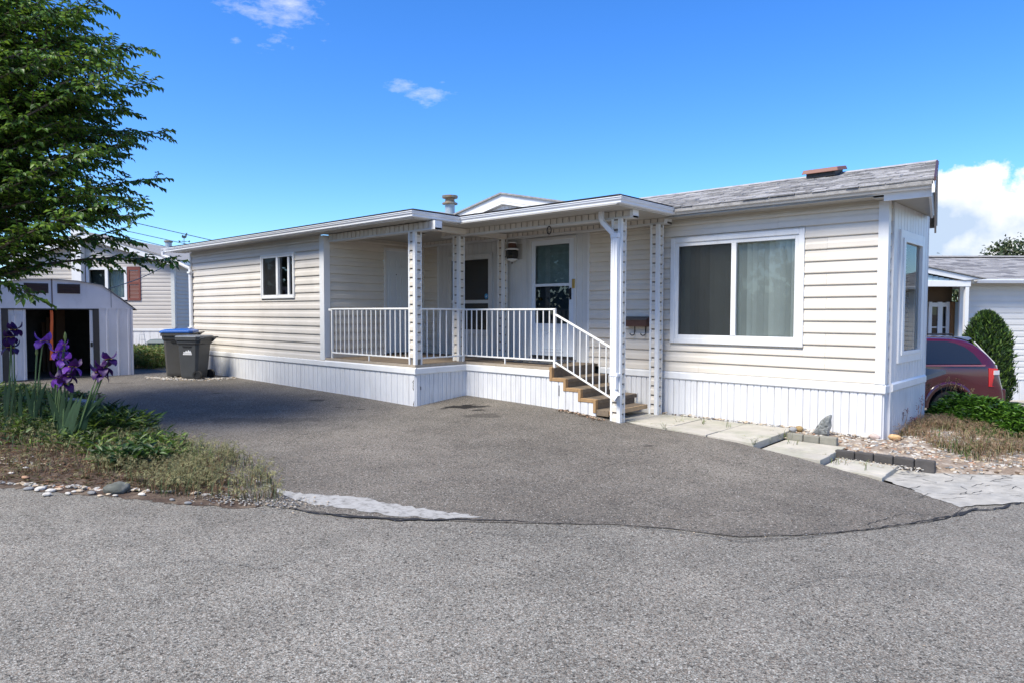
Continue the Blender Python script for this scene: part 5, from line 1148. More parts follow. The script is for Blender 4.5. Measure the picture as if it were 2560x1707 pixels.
rf = MB().prism([(-3.2, 2.6, ev + 2.95 * rise + .03), (-3.2, 5.6, ev), (-3.2, 5.6, ev - .05), (-3.2, 2.6, ev + 2.95 * rise - .05)], (W_ + 4, 0, 0)).build('roof', SHING2, NR)
mb = MB(); rr = random.Random(31); an = math.atan(rise); L_ = 2.95 / math.cos(an)
for c_ in range(21):
    s = c_ * L_ / 21; y = -.36 + s * math.cos(an); z = ev + s * math.sin(an); x = -3.2 + rr.uniform(0, .1)
    while x < W_ + .8:
        w_ = rr.uniform(.14, .42); h0 = rr.uniform(.008, .02); ca, sa = math.cos(an), math.sin(an); P = []
        for hh0, hh1 in ((-.002, -.002), (h0, .003)):
            for xx, yy, hh in ((x, 0, hh0), (x + w_ - .006, 0, hh0), (x + w_ - .006, .17, hh1), (x, .17, hh1)): P.append((xx, y + yy * ca - hh * sa, z + yy * sa + hh * ca))
        mb.hexa(P, rr.choice((0, 0, 0, 1, 2))); x += w_
mb.build('shingles', [M('light grey shingle', (.30, .29, .285), .95, .15, 40), M('mid grey shingle', (.23, .22, .22), .95, .15, 40), M('dark grey shingle', (.16, .155, .16), .95, .15, 40)], NR, kind='stuff')
MB().prism([(-3.2, 2.45, ev + 2.95 * rise + .01), (-3.2, 2.6, ev + 2.95 * rise + .06), (-3.2, 2.75, ev + 2.95 * rise + .01)], (W_ + 4, 0, 0)).build('ridge_cap', SHING2, NR)
MB().prism([(.1, -.36, ev - .005), (.1, -.47, ev - .005), (.1, -.47, ev - .04), (.1, -.44, ev - .11), (.1, -.36, ev - .11)], (W_, 0, 0)).build('gutter', GUTTER, NR)
MB().box(-3, W_, -.36, 0, ev - .13, ev - .115).build('soffit', SOFFIT, NR); MB().box(-3.3, W_, -.357, -.335, ev - .12, ev - .02).build('fascia', WHITE, NR)
# its porch at the left
fx0 = -3.2; fx1 = lz and ((2418 - 1280) / FPX * 17.5 - lat0); py = -.75
MB().box(fx0, fx1, py - .05, py + .05, zr(718, 17.5), zr(703, 17.5)).build('porch_beam', WHITE, NR, bevel=.01)
xa_, za_ = (2327 - 1280) / FPX * 17.5 - lat0, zr(675, 17.5); xb_, zb__ = (2443 - 1280) / FPX * 17.5 - lat0, zr(699, 17.5)
k = (zb__ - za_) / (xb_ - xa_); xl = fx0 - .2; zl = za_ + (xl - xa_) * k
MB().prism([(xl, py - .08, zl), (xb_, py - .08, zb__), (xb_ - .45, py - .08, zb__ - .03), (xl, py - .08, zl - .17)], (0, .04, 0)).build('rake_board', WHITE, NR)
MB().prism([(xl, py - .12, zl + .035), (xb_ + .1, py - .12, zb__ + .02), (xb_ + .1, py - .12, zb__ - .005), (xl, py - .12, zl + .01)], (0, 2.5, 0)).build('porch_roof', SHING2, NR)
x = fx0
while x < fx1 - .2:
    zt_ = zl - .18 + (x - xl) * k
    if zt_ > zr(704, 17.5) + .02: MB().box(x + .004, x + .135, py - .01, py + .02, zr(705, 17.5), zt_).build('wall_panel', PBLUE, NR)
    x += .14
MB().box(-3.2, -.02, .35, .40, -.2, ev).build('porch_back_wall', M('brown porch wall', (.10, .06, .03), .8), NR)
fu = lambda u: (u - 1280) / FPX * 18.5 - lat0
dr = MB().box(fu(2352), fu(2354) + .02, .30, .36, .4, 2.55).build('french_door', WHITE, NR)
for a, b in ((2320, 2328), (2343, 2353), (2364, 2372)): MB().box(fu(a), fu(b), .28, .34, .35, 2.6).build('door_stile', WHITE, dr)
MB().box(fu(2320), fu(2372), .285, .335, 2.47, 2.58).build('door_head', WHITE, dr)
for a, b in ((2328, 2343), (2353, 2364)):
    mb = MB(); mb.add([(fu(a), .31, .4), (fu(b), .31, .4), (fu(b), .31, 2.5), (fu(a), .31, 2.5)], [(0, 1, 2, 3)]); mb.build('pane', GLASSD, dr, recalc=False)
    MB().box(fu(a), fu(b), .295, .303, 1.28, 1.31).build('glazing_bar', WHITE, dr); MB().box(fu(a), fu(b), .295, .303, 1.90, 1.93).build('glazing_bar', WHITE, dr)
MB().box(fu(2372), fu(2384), .2, .33, .2, 2.6).build('brown_post', M('brown wood post', (.22, .10, .03), .7, .15, 12), NR); MB().box(fu(2384) + .02, -.03, -.02, .30, .2, 2.6).build('side_panel', PBLUE, NR)
for u0 in (2343,): MB().box(fu(2343) + .02, fu(2353) - .0, py - .04, py + .04, -.1, zr(718, 17.5)).build('porch_column', WHITE, NR)
p0 = spot((2440 - 1280) / FPX * 17.0, 17.0); gd = gz(p0.x, p0.y)
dk = thing('plank_deck', 'pale plank deck on the ground before the pale home', 'deck', (p0.x, p0.y, gd), -YAW, local=True)
for k in range(7): MB().box(-.9, 5, -1.4 + k * .27, -1.14 + k * .27, -.02, .045).build('plank', M('pale deck plank', (.40, .36, .29), .9, .15, 6), dk) if k == 0 else place(dk.children[0].data, 'plank', dk, (0, k * .27, 0))
pm = at(2535, 1009, 16.9); mt_ = thing('doormat', 'plain black doormat on the pale plank deck', 'doormat', (pm.x, pm.y, gd + .045), -YAW, local=True); MB().box(-.22, .22, -.22, .22, .0, .02).build('mat', BLACK, mt_, bevel=.005)

# ---- maroon minivan
CARP = M('maroon car paint', (.062, .003, .010), .18, .04, 3, spec=.6, coat=.8); CARG = M('privacy glass', (.015, .017, .02), .06, .0, 3, spec=.8); TYRE = M('tyre rubber', (.02, .02, .02), .9); RIMM = M('alloy rim', (.35, .36, .38), .35, metal=.7); REDL = M('red lamp', (.55, .01, .015), .12, spec=.8, coat=.5); CLRL = M('clear lamp', (.75, .72, .72), .12, spec=.8); TRIM_GLINT = M('pale trim and glint', (.6, .6, .6), .3); BLKT = M('black trim', (.012, .012, .013), .5)
dv = 13.6; q = spot((2527 - 1280) / FPX * dv, dv); q.z = lz(2514, 1019, dv) - .34
VN = thing('minivan', 'maroon minivan parked past the end of the cream home', 'minivan', q, -YAW, local=True)
st_ = [  # x, roof/hood z, underside z, half width, belt z, top half width
 (.0, .70, .42, .82, .62, .78), (-.03, .76, .36, .90, .68, .84), (-.10, .84, .33, .95, .72, .88), (-.16, 1.16, .33, .965, .95, .90), (-.26, 1.33, .33, .97, 1.12, .88), (-.40, 1.50, .34, .975, 1.2, .84), (-.55, 1.645, .36, .98, 1.2, .78), (-.72, 1.71, .50, .98, 1.2, .745),
 (-.82, 1.73, .63, .985, 1.2, .74), (-.98, 1.745, .76, .99, 1.2, .735), (-1.18, 1.75, .80, .99, 1.2, .735), (-1.38, 1.755, .76, .99, 1.2, .735), (-1.54, 1.757, .63, .985, 1.2, .735), (-1.64, 1.76, .34, .98, 1.2, .735), (-2.3, 1.76, .26, .98, 1.19, .735), (-3.1, 1.74, .26, .98, 1.17, .73), (-3.4, 1.70, .26, .98, 1.15, .72), (-3.75, 1.45, .28, .98, 1.12, .72), (-4.02, 1.20, .34, .98, 1.06, .80),
 (-4.10, 1.14, .60, .98, 1.03, .82), (-4.25, 1.09, .76, .98, 1.0, .82), (-4.42, 1.05, .80, .97, .97, .82), (-4.60, 1.0, .76, .95, .93, .80), (-4.75, .95, .60, .93, .88, .78), (-4.85, .88, .30, .89, .80, .74), (-5.0, .76, .30, .80, .68, .66), (-5.06, .62, .34, .70, .58, .60)]
rings = []; WD = .99
for x, zt_, zb_, hw2, bz, tw in st_:
    bz = min(bz, zt_ - .04); mid = min(zb_ + (bz - zb_) * .5, bz - .02)
    half = [(0, zb_), (hw2 * .9, zb_), (hw2, zb_ + .03), (hw2 + .01, mid), (hw2 - .01, bz - .02), (hw2 - .03, bz + .005), (hw2 + (tw - hw2) * .6, bz + (zt_ - bz) * .6), (tw, zt_ - min(.06, (zt_ - bz) * .3)), (tw - .12, zt_ - .012), (0, zt_)]
    rings.append([(x, WD - a, z) for a, z in half] + [(x, WD + a, z) for a, z in half[-2:0:-1]])
mb = MB(); mb.loft(rings, close=True, caps=True); vb = mb.build('body', CARP, VN, smooth=True); md = vb.modifiers.new('sub', 'SUBSURF'); md.levels = 1; md.render_levels = 2
def vy(z, x=-1.2):   # near side surface of the greenhouse
    return WD - (.96 + (.735 - .96) * (z - 1.2) / (1.70 - 1.2))
def sidepatch(pts, name, mt, o=.012, parent=VN):
    mb = MB(); P = [(x, (vy(z) if z > 1.2 else WD - .985) - o, z) for x, z in pts]; n = len(P); cx_ = sum(p[0] for p in P) / n; cy_ = sum(p[1] for p in P) / n; cz_ = sum(p[2] for p in P) / n
    mb.prism(P, (0, .02, 0)); return mb.build(name, mt, parent)
sidepatch([(-.54, 1.215), (-.58, 1.30), (-.66, 1.42), (-.80, 1.54), (-.98, 1.62), (-1.15, 1.655), (-2.0, 1.665), (-2.0, 1.21)], 'side_window', CARG, .020)
sidepatch([(-2.06, 1.21), (-2.06, 1.665), (-2.85, 1.655), (-2.85, 1.20)], 'side_window', CARG, .020); sidepatch([(-2.92, 1.20), (-2.92, 1.65), (-3.35, 1.60), (-3.75, 1.34), (-3.85, 1.20)], 'side_window', CARG, .022)
sidepatch([(-.50, 1.17), (-.48, 1.20), (-3.9, 1.185), (-3.9, 1.16)], 'belt_trim', M('pale maroon trim', (.28, .10, .14), .25, coat=.6), .016)
mb = MB(); mb.prism([(-.40, .0, .76), (-.40, .0, 1.13), (-.20, .0, 1.12), (-.12, .0, .82), (-.14, 0, .76), (-.32, 0, .76)], (0, .03, 0)); mb.v = [(x, y - .004 + max(0, (z - 1.0)) * .12 + max(0, x + .26) * .55, z) for x, y, z in mb.v]; tl = mb.build('tail_light', REDL, VN, bevel=.006)
mb = MB(); mb.box(-.31, -.165, .0, .02, 1.0, 1.085); mb.v = [(x, y - .008 + max(0, x + .26) * .55, z) for x, y, z in mb.v]; mb.build('clear_lens', CLRL, tl)
mb = MB(); mb.prism([(-.40, 2 * WD - .03, .76), (-.40, 2 * WD - .03, 1.13), (-.20, 2 * WD - .05, 1.12), (-.12, 2 * WD - .08, .82)], (0, -.03, 0)); mb.build('tail_light', REDL, VN)
mb = MB(); mb.prism([(-.80, .42, 1.725), (-.55, .42, 1.735), (-.48, .42, 1.70), (-.56, .42, 1.66)], (0, 1.14, 0)); mb.build('spoiler', M('blue grey spoiler', (.12, .16, .26), .3, coat=.5), VN, bevel=.008)
mb = MB(); mb.add([(-.525, .36, 1.63), (-.525, 1.62, 1.63), (-.215, 1.78, 1.24), (-.215, .20, 1.24)], [(0, 1, 2, 3)]); mb.build('rear_window', CARG, VN, recalc=False)
mb = MB(); mb.bar((-.52, .30, 1.64), (-.20, .14, 1.22), .05, .02); mb.build('hatch_glint', TRIM_GLINT, VN); mb = MB(); mb.bar((-.185, .14, 1.18), (-.10, .16, .80), .05, .02); mb.build('hatch_glint', TRIM_GLINT, VN)  # pale bars paint the light caught along the rear hatch edge
mb = MB(); mb.bar((-.22, .9, 1.30), (-.06, .5, 1.24), .03, .02); mb.build('rear_wiper', TRIM_GLINT, VN)
mb = MB(); mb.loft([[(x, y, z) for x, y, z in r_] for r_ in ([(.015, .10, .46), (.015, .10, .70), (-.16, .06, .73), (-.16, .06, .38)], [(.02, 1.88, .46), (.02, 1.88, .70), (-.16, 1.92, .73), (-.16, 1.92, .38)])], close=True, caps=True); mb.build('rear_bumper', CARP, VN, bevel=.02)
for yy in (.30, 1.68):
    mb = MB(); mb.tube([(-.95, yy, 1.745), (-.98, yy, 1.79), (-2.9, yy, 1.80), (-2.95, yy, 1.75)], .018, 6); mb.build('roof_rail', BLKT, VN)
for x in (-1.18, -4.42):
    for yy, s in ((.0, 1), (2 * WD, -1)):
        wh = thing('wheel', None, None, (0, 0, 0)) if False else None
        mb = MB(); rr_ = .335; mb.loft([[(x + rr_ * q_ * math.cos(k * .2618), yy + s * o, .335 + rr_ * q_ * math.sin(k * .2618)) for k in range(24)] for o, q_ in ((.03, .66), (.015, .72), (.012, .92), (.03, 1), (.21, 1), (.22, .7))], close=True, caps=True); wh = mb.build('wheel', TYRE, VN)
        mb = MB(); mb.loft([[(x + .22 * q_ * math.cos(k * .2618), yy + s * o, .335 + .22 * q_ * math.sin(k * .2618)) for k in range(24)] for o, q_ in ((.03, 1), (.022, .95), (.05, .85), (.05, .3), (.03, .22))], close=True, caps=True)
        for k in range(5): a = k * 1.2566; mb.bar((x, yy + s * .034, .335), (x + .20 * math.cos(a), yy + s * .03, .335 + .20 * math.sin(a)), .05, .03, up=(0, 1, 0))
        mb.build('rim', RIMM, wh)
        mb = MB(); mb.loft([[(x + r__ * math.cos(t), yy + s * o, .335 + r__ * math.sin(t)) for t in [math.pi * k / 16 for k in range(17)]] for r__, o in ((.43, .012), (.44, -.022), (.52, -.012), (.54, .015))]); mb.build('wheel_flare', CARP, VN, smooth=True, recalc=False)
mb = MB(); mb.add([(-3.50, .36, 1.66), (-3.50, 1.62, 1.66), (-4.05, 1.75, 1.16), (-4.05, .22, 1.16)], [(0, 1, 2, 3)]); mb.v = [(x - .02, y, z + .02) for x, y, z in mb.v]; mb.build('windscreen', CARG, VN, recalc=False)
for yy in (.22, 1.58): MB().box(-5.0, -4.78, yy, yy + .2, .68, .84).build('headlight', CLRL, VN, bevel=.02)
for yy in (-.12, 1.92): MB().box(-3.72, -3.60, yy, yy + .18, 1.16, 1.30).build('wing_mirror', CARP, VN, bevel=.02)
mb = MB(); mb.lathe([(.0, 0), (.075, .0), (.078, .004), (.07, .006)], (0, 0, 0), 16); mb.v = [(x * 1.25 - 1.62, .004 - z, 1.02 + y * .95) for x, y, z in mb.v]; mb.build('fuel_cap', CARP, VN)
# ================================================================== PLANTS AND STONES
def leafmesh(name, P, D, Nn, Ln, Wd, mats, parent=None, loc=None, fold=.25, mi=None, **kw):
    """many leaves in one mesh: base P, direction D, face normal Nn, length, width (numpy arrays); each a folded four-corner blade"""
    D = D / np.linalg.norm(D, axis=1, keepdims=True); S = np.cross(D, Nn); S /= np.linalg.norm(S, axis=1, keepdims=True) + 1e-9; Nn = np.cross(S, D)
    Ln = Ln[:, None]; Wd = Wd[:, None]
    a = P; b = P + D * Ln * .42 + S * Wd * .5 + Nn * Wd * fold; c_ = P + D * Ln - Nn * Ln * .10; d = P + D * Ln * .42 - S * Wd * .5 + Nn * Wd * fold
    n = len(P); V = np.stack([a, b, c_, d], 1).reshape(-1, 3)
    off = np.array(OFF.get(parent.name, (0, 0, 0)) if parent is not None else (loc if loc is not None else (0, 0, -E)))
    V = V - off
    i = np.arange(n) * 4; F = np.stack([i, i + 1, i + 2, i, i + 2, i + 3], 1).reshape(-1)
    me = bpy.data.meshes.new(name); me.vertices.add(len(V)); me.vertices.foreach_set('co', V.astype(np.float32).ravel())
    me.loops.add(len(F)); me.loops.foreach_set('vertex_index', F.astype(np.int32)); me.polygons.add(2 * n); me.polygons.foreach_set('loop_start', np.arange(2 * n, dtype=np.int32) * 3)
    mats = mats if isinstance(mats, (list, tuple)) else [mats]
    for q_ in mats: me.materials.append(q_)
    if mi is not None: me.polygons.foreach_set('material_index', np.repeat(mi, 2).astype(np.int32))
    me.update(calc_edges=True); me.validate()
    o = bpy.data.objects.new(name, me); C.objects.link(o)
    if parent is not None: o.parent = parent; OFF[o.name] = tuple(off)
    else: o.location = (off[0], off[1], off[2] + E)
    tag(o, kw.get('label'), kw.get('cat'), kw.get('group'), kw.get('kind')); return o
NR_ = np.random.default_rng(5)
LEAF = [M('cherry leaf', (.075, .155, .022), .42, .35, 30, trans=.28, spec=.4), M('young cherry leaf', (.16, .26, .03), .42, .35, 30, trans=.35, spec=.4), M('deep cherry leaf', (.035, .08, .018), .45, .3, 30, trans=.2, spec=.4)]
BARK = M('brown bark', (.09, .07, .055), .95, .3, 30, .5, 60)
# ---- the big tree whose branches reach in from the left
tb = Vector((-12.1, 1.15, 0)); tb.z = bedz(tb.x, tb.y) - .05
TR = thing('leafy_tree', 'leafy green tree reaching in from the left over the metal shed', 'tree', tb)
mb = MB(); trunk_pts = [tb, tb + Vector((.03, .02, .9)), tb + Vector((.0, .05, 1.8)), tb + Vector((.06, .02, 3.0)), tb + Vector((.0, .0, 4.4)), tb + Vector((.05, .05, 5.8)), tb + Vector((0, 0, 6.9))]
mb.tube(trunk_pts, [.19, .16, .15, .12, .09, .055, .02], 12); mb.build('trunk', BARK, TR)
def trunk_at(z):
    for a, b in zip(trunk_pts[:-1], trunk_pts[1:]):
        if z <= b.z: return a.lerp(b, max(0, (z - a.z) / (b.z - a.z)))
    return trunk_pts[-1]
rr = random.Random(12)
tips = [(110, -30, 9.0), (262, 12, 9.0), (200, 30, 8.4), (355, 118, 9.2), (382, 206, 9.0), (300, 160, 8.6), (318, 278, 8.7), (415, 335, 9.1), (330, 352, 8.5), (398, 446, 8.9), (300, 400, 9.3), (362, 508, 8.8), (346, 540, 8.4), (330, 600, 8.9), (300, 575, 9.6),
        (434, 658, 9.0), (95, 745, 8.3), (210, 320, 8.2), (250, 470, 8.3), (180, 560, 8.2), (120, 120, 8.0), (60, 300, 8.0), (100, 440, 8.0), (260, 250, 8.4), (230, 90, 8.8), (310, 470, 9.2), (200, 400, 9.6), (280, 330, 10)]
sil = lambda v: float(np.interp(v, [-60, 0, 10, 60, 118, 206, 278, 335, 400, 446, 508, 575, 640, 700, 752], [80, 120, 220, 240, 340, 370, 320, 385, 330, 385, 350, 330, 300, 170, 90]))
for k in range(50):
    v = rr.uniform(-60, 525); tips.append((rr.uniform(.25, .97) * sil(v), v, rr.uniform(7.7, 10.2)))
limbs = []
for u, v, d in tips: limbs.append(at(u, v, d))
for k in range(86):
    a = rr.uniform(0, 2 * math.pi) if k < 44 else (rr.uniform(-.5, 1.5) if k < 62 else rr.uniform(2.0, 5.2)); hgt = rr.uniform(2.9, 6.8); R_ = 3.0 * math.sqrt(max(.05, 1 - ((hgt - 3.6) / 3.6) ** 2)) * rr.uniform(.75, 1.0)
    t = tb + Vector((math.cos(a) * R_, math.sin(a) * R_, hgt))
    dd = t.dot(FW)
    if dd > 2:
        uu = PW / 2 + FPX * t.dot(RT) / dd; vv = PH / 2 - FPX * (t.z * UP.z + t.x * UP.x + t.y * UP.y) / dd
        lim = np.interp(vv, [-400, 0, 100, 330, 520, 640, 700, 760], [60, 100, 260, 320, 290, 300, 120, 30])
        if uu > lim:
            t = t - RT * ((uu - lim) / FPX * dd)
    limbs.append(t)
brm = MB(); LP, LD, LN, LL, LW, LM_ = [], [], [], [], [], []
for tip in limbs:
    hz = Vector((tip.x - tb.x, tip.y - tb.y, 0)); ln = hz.length
    z0 = max(tb.z + 1.35, min(tb.z + 6.2, tip.z - .34 * ln + rr.uniform(-.6, .5)))
    if tip.z < tb.z + 1.9: z0 = tb.z + rr.uniform(1.5, 2.2)
    s0 = trunk_at(z0); mid = s0.lerp(tip, .5) + Vector((rr.uniform(-.2, .2), rr.uniform(-.2, .2), (.10 + rr.uniform(-.05, .10)) * ln))
    pts = [(s0 * (1 - t) ** 2 + mid * 2 * t * (1 - t) + tip * t * t) for t in [k / 12 for k in range(13)]]
    brm.tube(pts, [max(.003, .030 * (1 - k / 12.5)) * min(1.3, .5 + ln * .3) for k in range(13)], 5)
    nb = int(ln * 14); dirm = (tip - s0).normalized(); up = Vector((0, 0, 1)); side = dirm.cross(up).normalized()
    for b_ in range(nb):
        t = .22 + .78 * (b_ + rr.random()) / nb
        p = (s0 * (1 - t) ** 2 + mid * 2 * t * (1 - t) + tip * t * t); tg = ((mid - s0) * (1 - t) + (tip - mid) * t).normalized()
        sgn = 1 if b_ % 2 else -1; l_ = rr.uniform(.22, .5) * (1.08 - .62 * t) * 1.2
        bd = (tg * rr.uniform(.5, 1.0) + side * sgn * rr.uniform(.45, 1.0) + up * rr.uniform(-.55, .65)).normalized()
        q0 = p; brm.bar(p, p + bd * l_ - up * l_ * .10, .006, .006)
        nl = max(3, int(l_ / .024))
        for k in range(nl):
            f = (k + .5) / nl; q = p + bd * l_ * f - up * l_ * .10 * f * f
            sd2 = bd.cross(up); sd2 = sd2.normalized() * (1 if k % 2 else -1)
            d_ = (bd * .65 + sd2 * .62 + up * rr.uniform(-.85, -.05)).normalized()
            LP.append(q); LD.append(d_); LN.append((up + Vector((rr.uniform(-.5, .5), rr.uniform(-.5, .5), 0)))); s_ = rr.uniform(.72, 1.2); LL.append(.088 * s_); LW.append(.050 * s_); LM_.append(rr.choice((0, 0, 1, 2)))
    for k in range(int(ln * 10)):
        t = .25 + .75 * rr.random(); p = (s0 * (1 - t) ** 2 + mid * 2 * t * (1 - t) + tip * t * t)
        LP.append(p); LD.append(Vector((rr.uniform(-1, 1), rr.uniform(-1, 1), rr.uniform(-.9, .1)))); LN.append(Vector((rr.uniform(-.4, .4), rr.uniform(-.4, .4), 1))); LL.append(.08); LW.append(.042); LM_.append(1 if rr.random() < .3 else 0)
brm.build('branches', BARK, TR, kind='stuff', recalc=False)
arr = lambda L_: np.array([tuple(v) for v in L_])
leafmesh('crown', arr(LP), arr(LD), arr(LN), np.array(LL), np.array(LW), LEAF, TR, mi=np.array(LM_), kind='stuff')

# ---- trees and bushes farther off
def canopy(name, label, loc, height, rad, mats, seed, lobes=9, n=2600, leaf=.16, base=.25, squash=1.0, group=None, trunk_r=.16, cat='tree'):
    g = np.random.default_rng(seed); t = thing(name, label, cat, loc, group=group); L0 = Vector(loc)
    mb = MB(); mb.tube([L0 - Vector((0, 0, .2)), L0 + Vector((.1, 0, height * .4)), L0 + Vector((0, .1, height * .8))], [trunk_r, trunk_r * .7, trunk_r * .2], 8)
    Pa, Na = [], []
    for k in range(lobes):
        az = g.uniform(0, 6.283); h = g.uniform(base, .93); e = rad * np.sin(np.clip((h - base) / (1 - base), .04, .97) * np.pi) ** .6
        c_ = np.array([np.cos(az) * e * .62, np.sin(az) * e * .62, h * height]); r_ = rad * g.uniform(.28, .5)
        mb.tube([L0 + Vector((0, 0, height * base * .9)), L0 + Vector(tuple(c_ * (.5, .5, .8))), L0 + Vector(tuple(c_))], [trunk_r * .4, trunk_r * .2, .02], 5)
        m_ = n // lobes; v = g.normal(size=(m_, 3)); v /= np.linalg.norm(v, axis=1, keepdims=True); rad_ = r_ * (g.random((m_, 1)) ** .4) * (1 + .25 * g.normal(size=(m_, 1)))
        Pa.append(c_ + v * rad_ * (1, 1, .75 * squash)); Na.append(v + (0, 0, .6))
    mb.build('trunk', BARK, t)
    P = np.concatenate(Pa) + np.array(L0); Nn = np.concatenate(Na); m_ = len(P)
    D = g.normal(size=(m_, 3)); D[:, 2] -= .5; s_ = g.uniform(.7, 1.3, m_)
    leafmesh('crown', P, D, Nn, leaf * s_, leaf * .6 * s_, mats, t, mi=g.integers(0, len(mats), m_), kind='stuff'); return t
FARL = [M('far leaf', (.045, .075, .02), .6, .3, 3, trans=.2), M('far dark leaf', (.02, .04, .016), .6, .3, 3, trans=.15), M('far olive leaf', (.07, .085, .03), .6, .3, 3, trans=.2)]
def far(u, vtop, d, rad, label, seed, name='broadleaf_tree', **kw):
    p = at(u, vtop, d); g_ = gz(p.x, p.y); canopy(name, label, (p.x, p.y, g_), p.z - g_, rad, FARL, seed, group='trees beyond the pale home', **kw)
far(2350, 640, 52, 2.3, 'low green tree top just right of the cream home', 3, n=3000, leaf=.3, squash=.8); far(2398, 646, 56, 1.6, 'tiniest dark tree top over the pale roof', 4, n=1800, leaf=.28, squash=.8)
far(2560, 588, 42, 2.6, 'tall loose tree at the right edge behind the pale roof', 5, n=2600, leaf=.22, lobes=15, base=.45); far(2505, 632, 40, 1.5, 'low spreading dark shrub top left of the loose tree', 6, n=2600, leaf=.24, squash=.55, lobes=12)
p = at(2460, 1003, 15.9); g_ = gz(p.x, p.y); TH = thing('cedar_shrub', 'dense green oval cedar shrub standing behind the minivan', 'shrub', (p.x, p.y, g_)); hT = at(2466, 790, 15.9).z - g_
g = np.random.default_rng(8); m_ = 15000; h = g.random(m_) ** .85; az = g.uniform(0, 6.283, m_); lump = 1 + .10 * np.sin(az * 3 + h * 9) + .08 * np.sin(az * 7 - h * 17) + (g.random(m_) < .06) * g.uniform(0, .25, m_); rad_ = .53 * np.sin(np.clip(.16 + h * .84, 0, 1) * np.pi) ** .52 * lump * (g.random(m_) ** .22)
P = np.stack([p.x + rad_ * np.cos(az), p.y + rad_ * np.sin(az), g_ + .05 + h * hT], 1); D = np.stack([np.cos(az) * .6, np.sin(az) * .6, np.full(m_, .9)], 1) + g.normal(size=(m_, 3)) * .35; Nn = np.stack([np.cos(az), np.sin(az), np.full(m_, .2)], 1) + g.normal(size=(m_, 3)) * .5
leafmesh('foliage', P, D, Nn, g.uniform(.07, .14, m_), g.uniform(.02, .045, m_), [M('cedar green', (.040, .095, .018), .6, .4, 12, trans=.15), M('bright cedar tip', (.10, .17, .025), .6, .3, 12, trans=.2), M('dark cedar', (.012, .03, .01), .7, .3, 12)], TH, mi=g.integers(0, 3, m_), kind='stuff')
MB().tube([(p.x, p.y, g_ - .1), (p.x, p.y, g_ + hT * .8)], [.06, .01], 7).build('trunk', BARK, TH)
# the far-off trees across the street, behind the camera: the home's windows mirror them
g = np.random.default_rng(77); Pa = []
for x, y, h_, r_ in ((-7, -17, 6.5, 3.6), (-13, -14, 7.5, 4), (-1, -19, 5.5, 3.4), (-21, -11, 7, 4.2), (5, -20, 6, 3.5), (-29, -6, 7, 4)):
    for k in range(12):
        c_ = np.array([x + g.uniform(-1, 1) * r_ * .7, y + g.uniform(-1, 1) * r_ * .7, gz(x, y) + h_ * g.uniform(.12, .85)]); v = g.normal(size=(260, 3)); v /= np.linalg.norm(v, axis=1, keepdims=True); Pa.append(c_ + v * r_ * .42 * g.random((260, 1)) ** .4)
P = np.concatenate(Pa); D = g.normal(size=P.shape); Nn = g.normal(size=P.shape) + (0, 0, .6)
leafmesh('far_woods', P, D, Nn, np.full(len(P), .5), np.full(len(P), .32), FARL, mi=g.integers(0, 3, len(P)), kind='stuff')

# ---- blades, seed heads and leaves of the beds
def blades(name, pts, hgt, wid, mats, seed, lean=.5, heads=None, kind='stuff', mi=None, label=None):
    """grass: each blade a bent strip of two pieces; heads adds drooping spikelets at the tip"""
    g = np.random.default_rng(seed); pts = np.asarray(pts); n = len(pts); h = hgt * g.uniform(.5, 1.25, n); az = g.uniform(0, 6.283, n); ln = lean * g.uniform(.2, 1.3, n)
    d = np.stack([np.cos(az), np.sin(az), np.zeros(n)], 1); s = np.stack([-np.sin(az), np.cos(az), np.zeros(n)], 1); up = np.array([0, 0, 1.])
    a = pts; b = a + up * (h * .6)[:, None] + d * (h * ln * .35)[:, None]; c_ = a + up * (h * (1 - .25 * ln))[:, None] + d * (h * ln)[:, None]
    w_ = (wid * g.uniform(.6, 1.3, n))[:, None]
    V = np.stack([a - s * w_, a + s * w_, b - s * w_ * .7, b + s * w_ * .7, c_], 1).reshape(-1, 3); i = np.arange(n) * 5
    F = [np.stack([i, i + 1, i + 3], 1), np.stack([i, i + 3, i + 2], 1), np.stack([i + 2, i + 3, i + 4], 1)]; F = np.concatenate([np.stack(F, 1).reshape(-1, 3)])
    midx = np.repeat(g.integers(0, len(mats) - (1 if heads else 0), n), 3)
    if heads:
        sel = np.where(g.random(n) < heads[0])[0]; k = heads[1]; base = len(V); VV, FF = [], []
        tipd = d[sel] * .8 - up * .55
        for j in range(k):
            o = c_[sel] - (c_[sel] - b[sel]) * (j / k * .55); dd = tipd + g.normal(size=(len(sel), 3)) * .38; dd /= np.linalg.norm(dd, axis=1, keepdims=True); l_ = heads[2] * g.uniform(.6, 1.2, (len(sel), 1)); sd_ = np.cross(dd, g.normal(size=(len(sel), 3))); sd_ /= np.linalg.norm(sd_, axis=1, keepdims=True)
            VV += [o, o + dd * l_ * .5 + sd_ * l_ * .14, o + dd * l_]; m0 = base + (3 * j) * len(sel); r_ = np.arange(len(sel)); FF.append(np.stack([m0 + r_, m0 + len(sel) + r_, m0 + 2 * len(sel) + r_], 1))
        if len(sel): V = np.concatenate([V] + VV); FH_ = np.concatenate(FF); F = np.concatenate([F, FH_]); midx = np.concatenate([midx, np.full(len(FH_), len(mats) - 1)])
    me = bpy.data.meshes.new(name); me.vertices.add(len(V)); V = V + np.array([0, 0, E]); me.vertices.foreach_set('co', V.astype(np.float32).ravel()); me.loops.add(F.size); me.loops.foreach_set('vertex_index', F.astype(np.int32).ravel()); me.polygons.add(len(F)); me.polygons.foreach_set('loop_start', np.arange(len(F), dtype=np.int32) * 3)
    for q_ in mats: me.materials.append(q_)
    me.polygons.foreach_set('material_index', midx.astype(np.int32)); me.update(calc_edges=True)
    o = bpy.data.objects.new(name, me); C.objects.link(o); return tag(o, label, kind=kind)
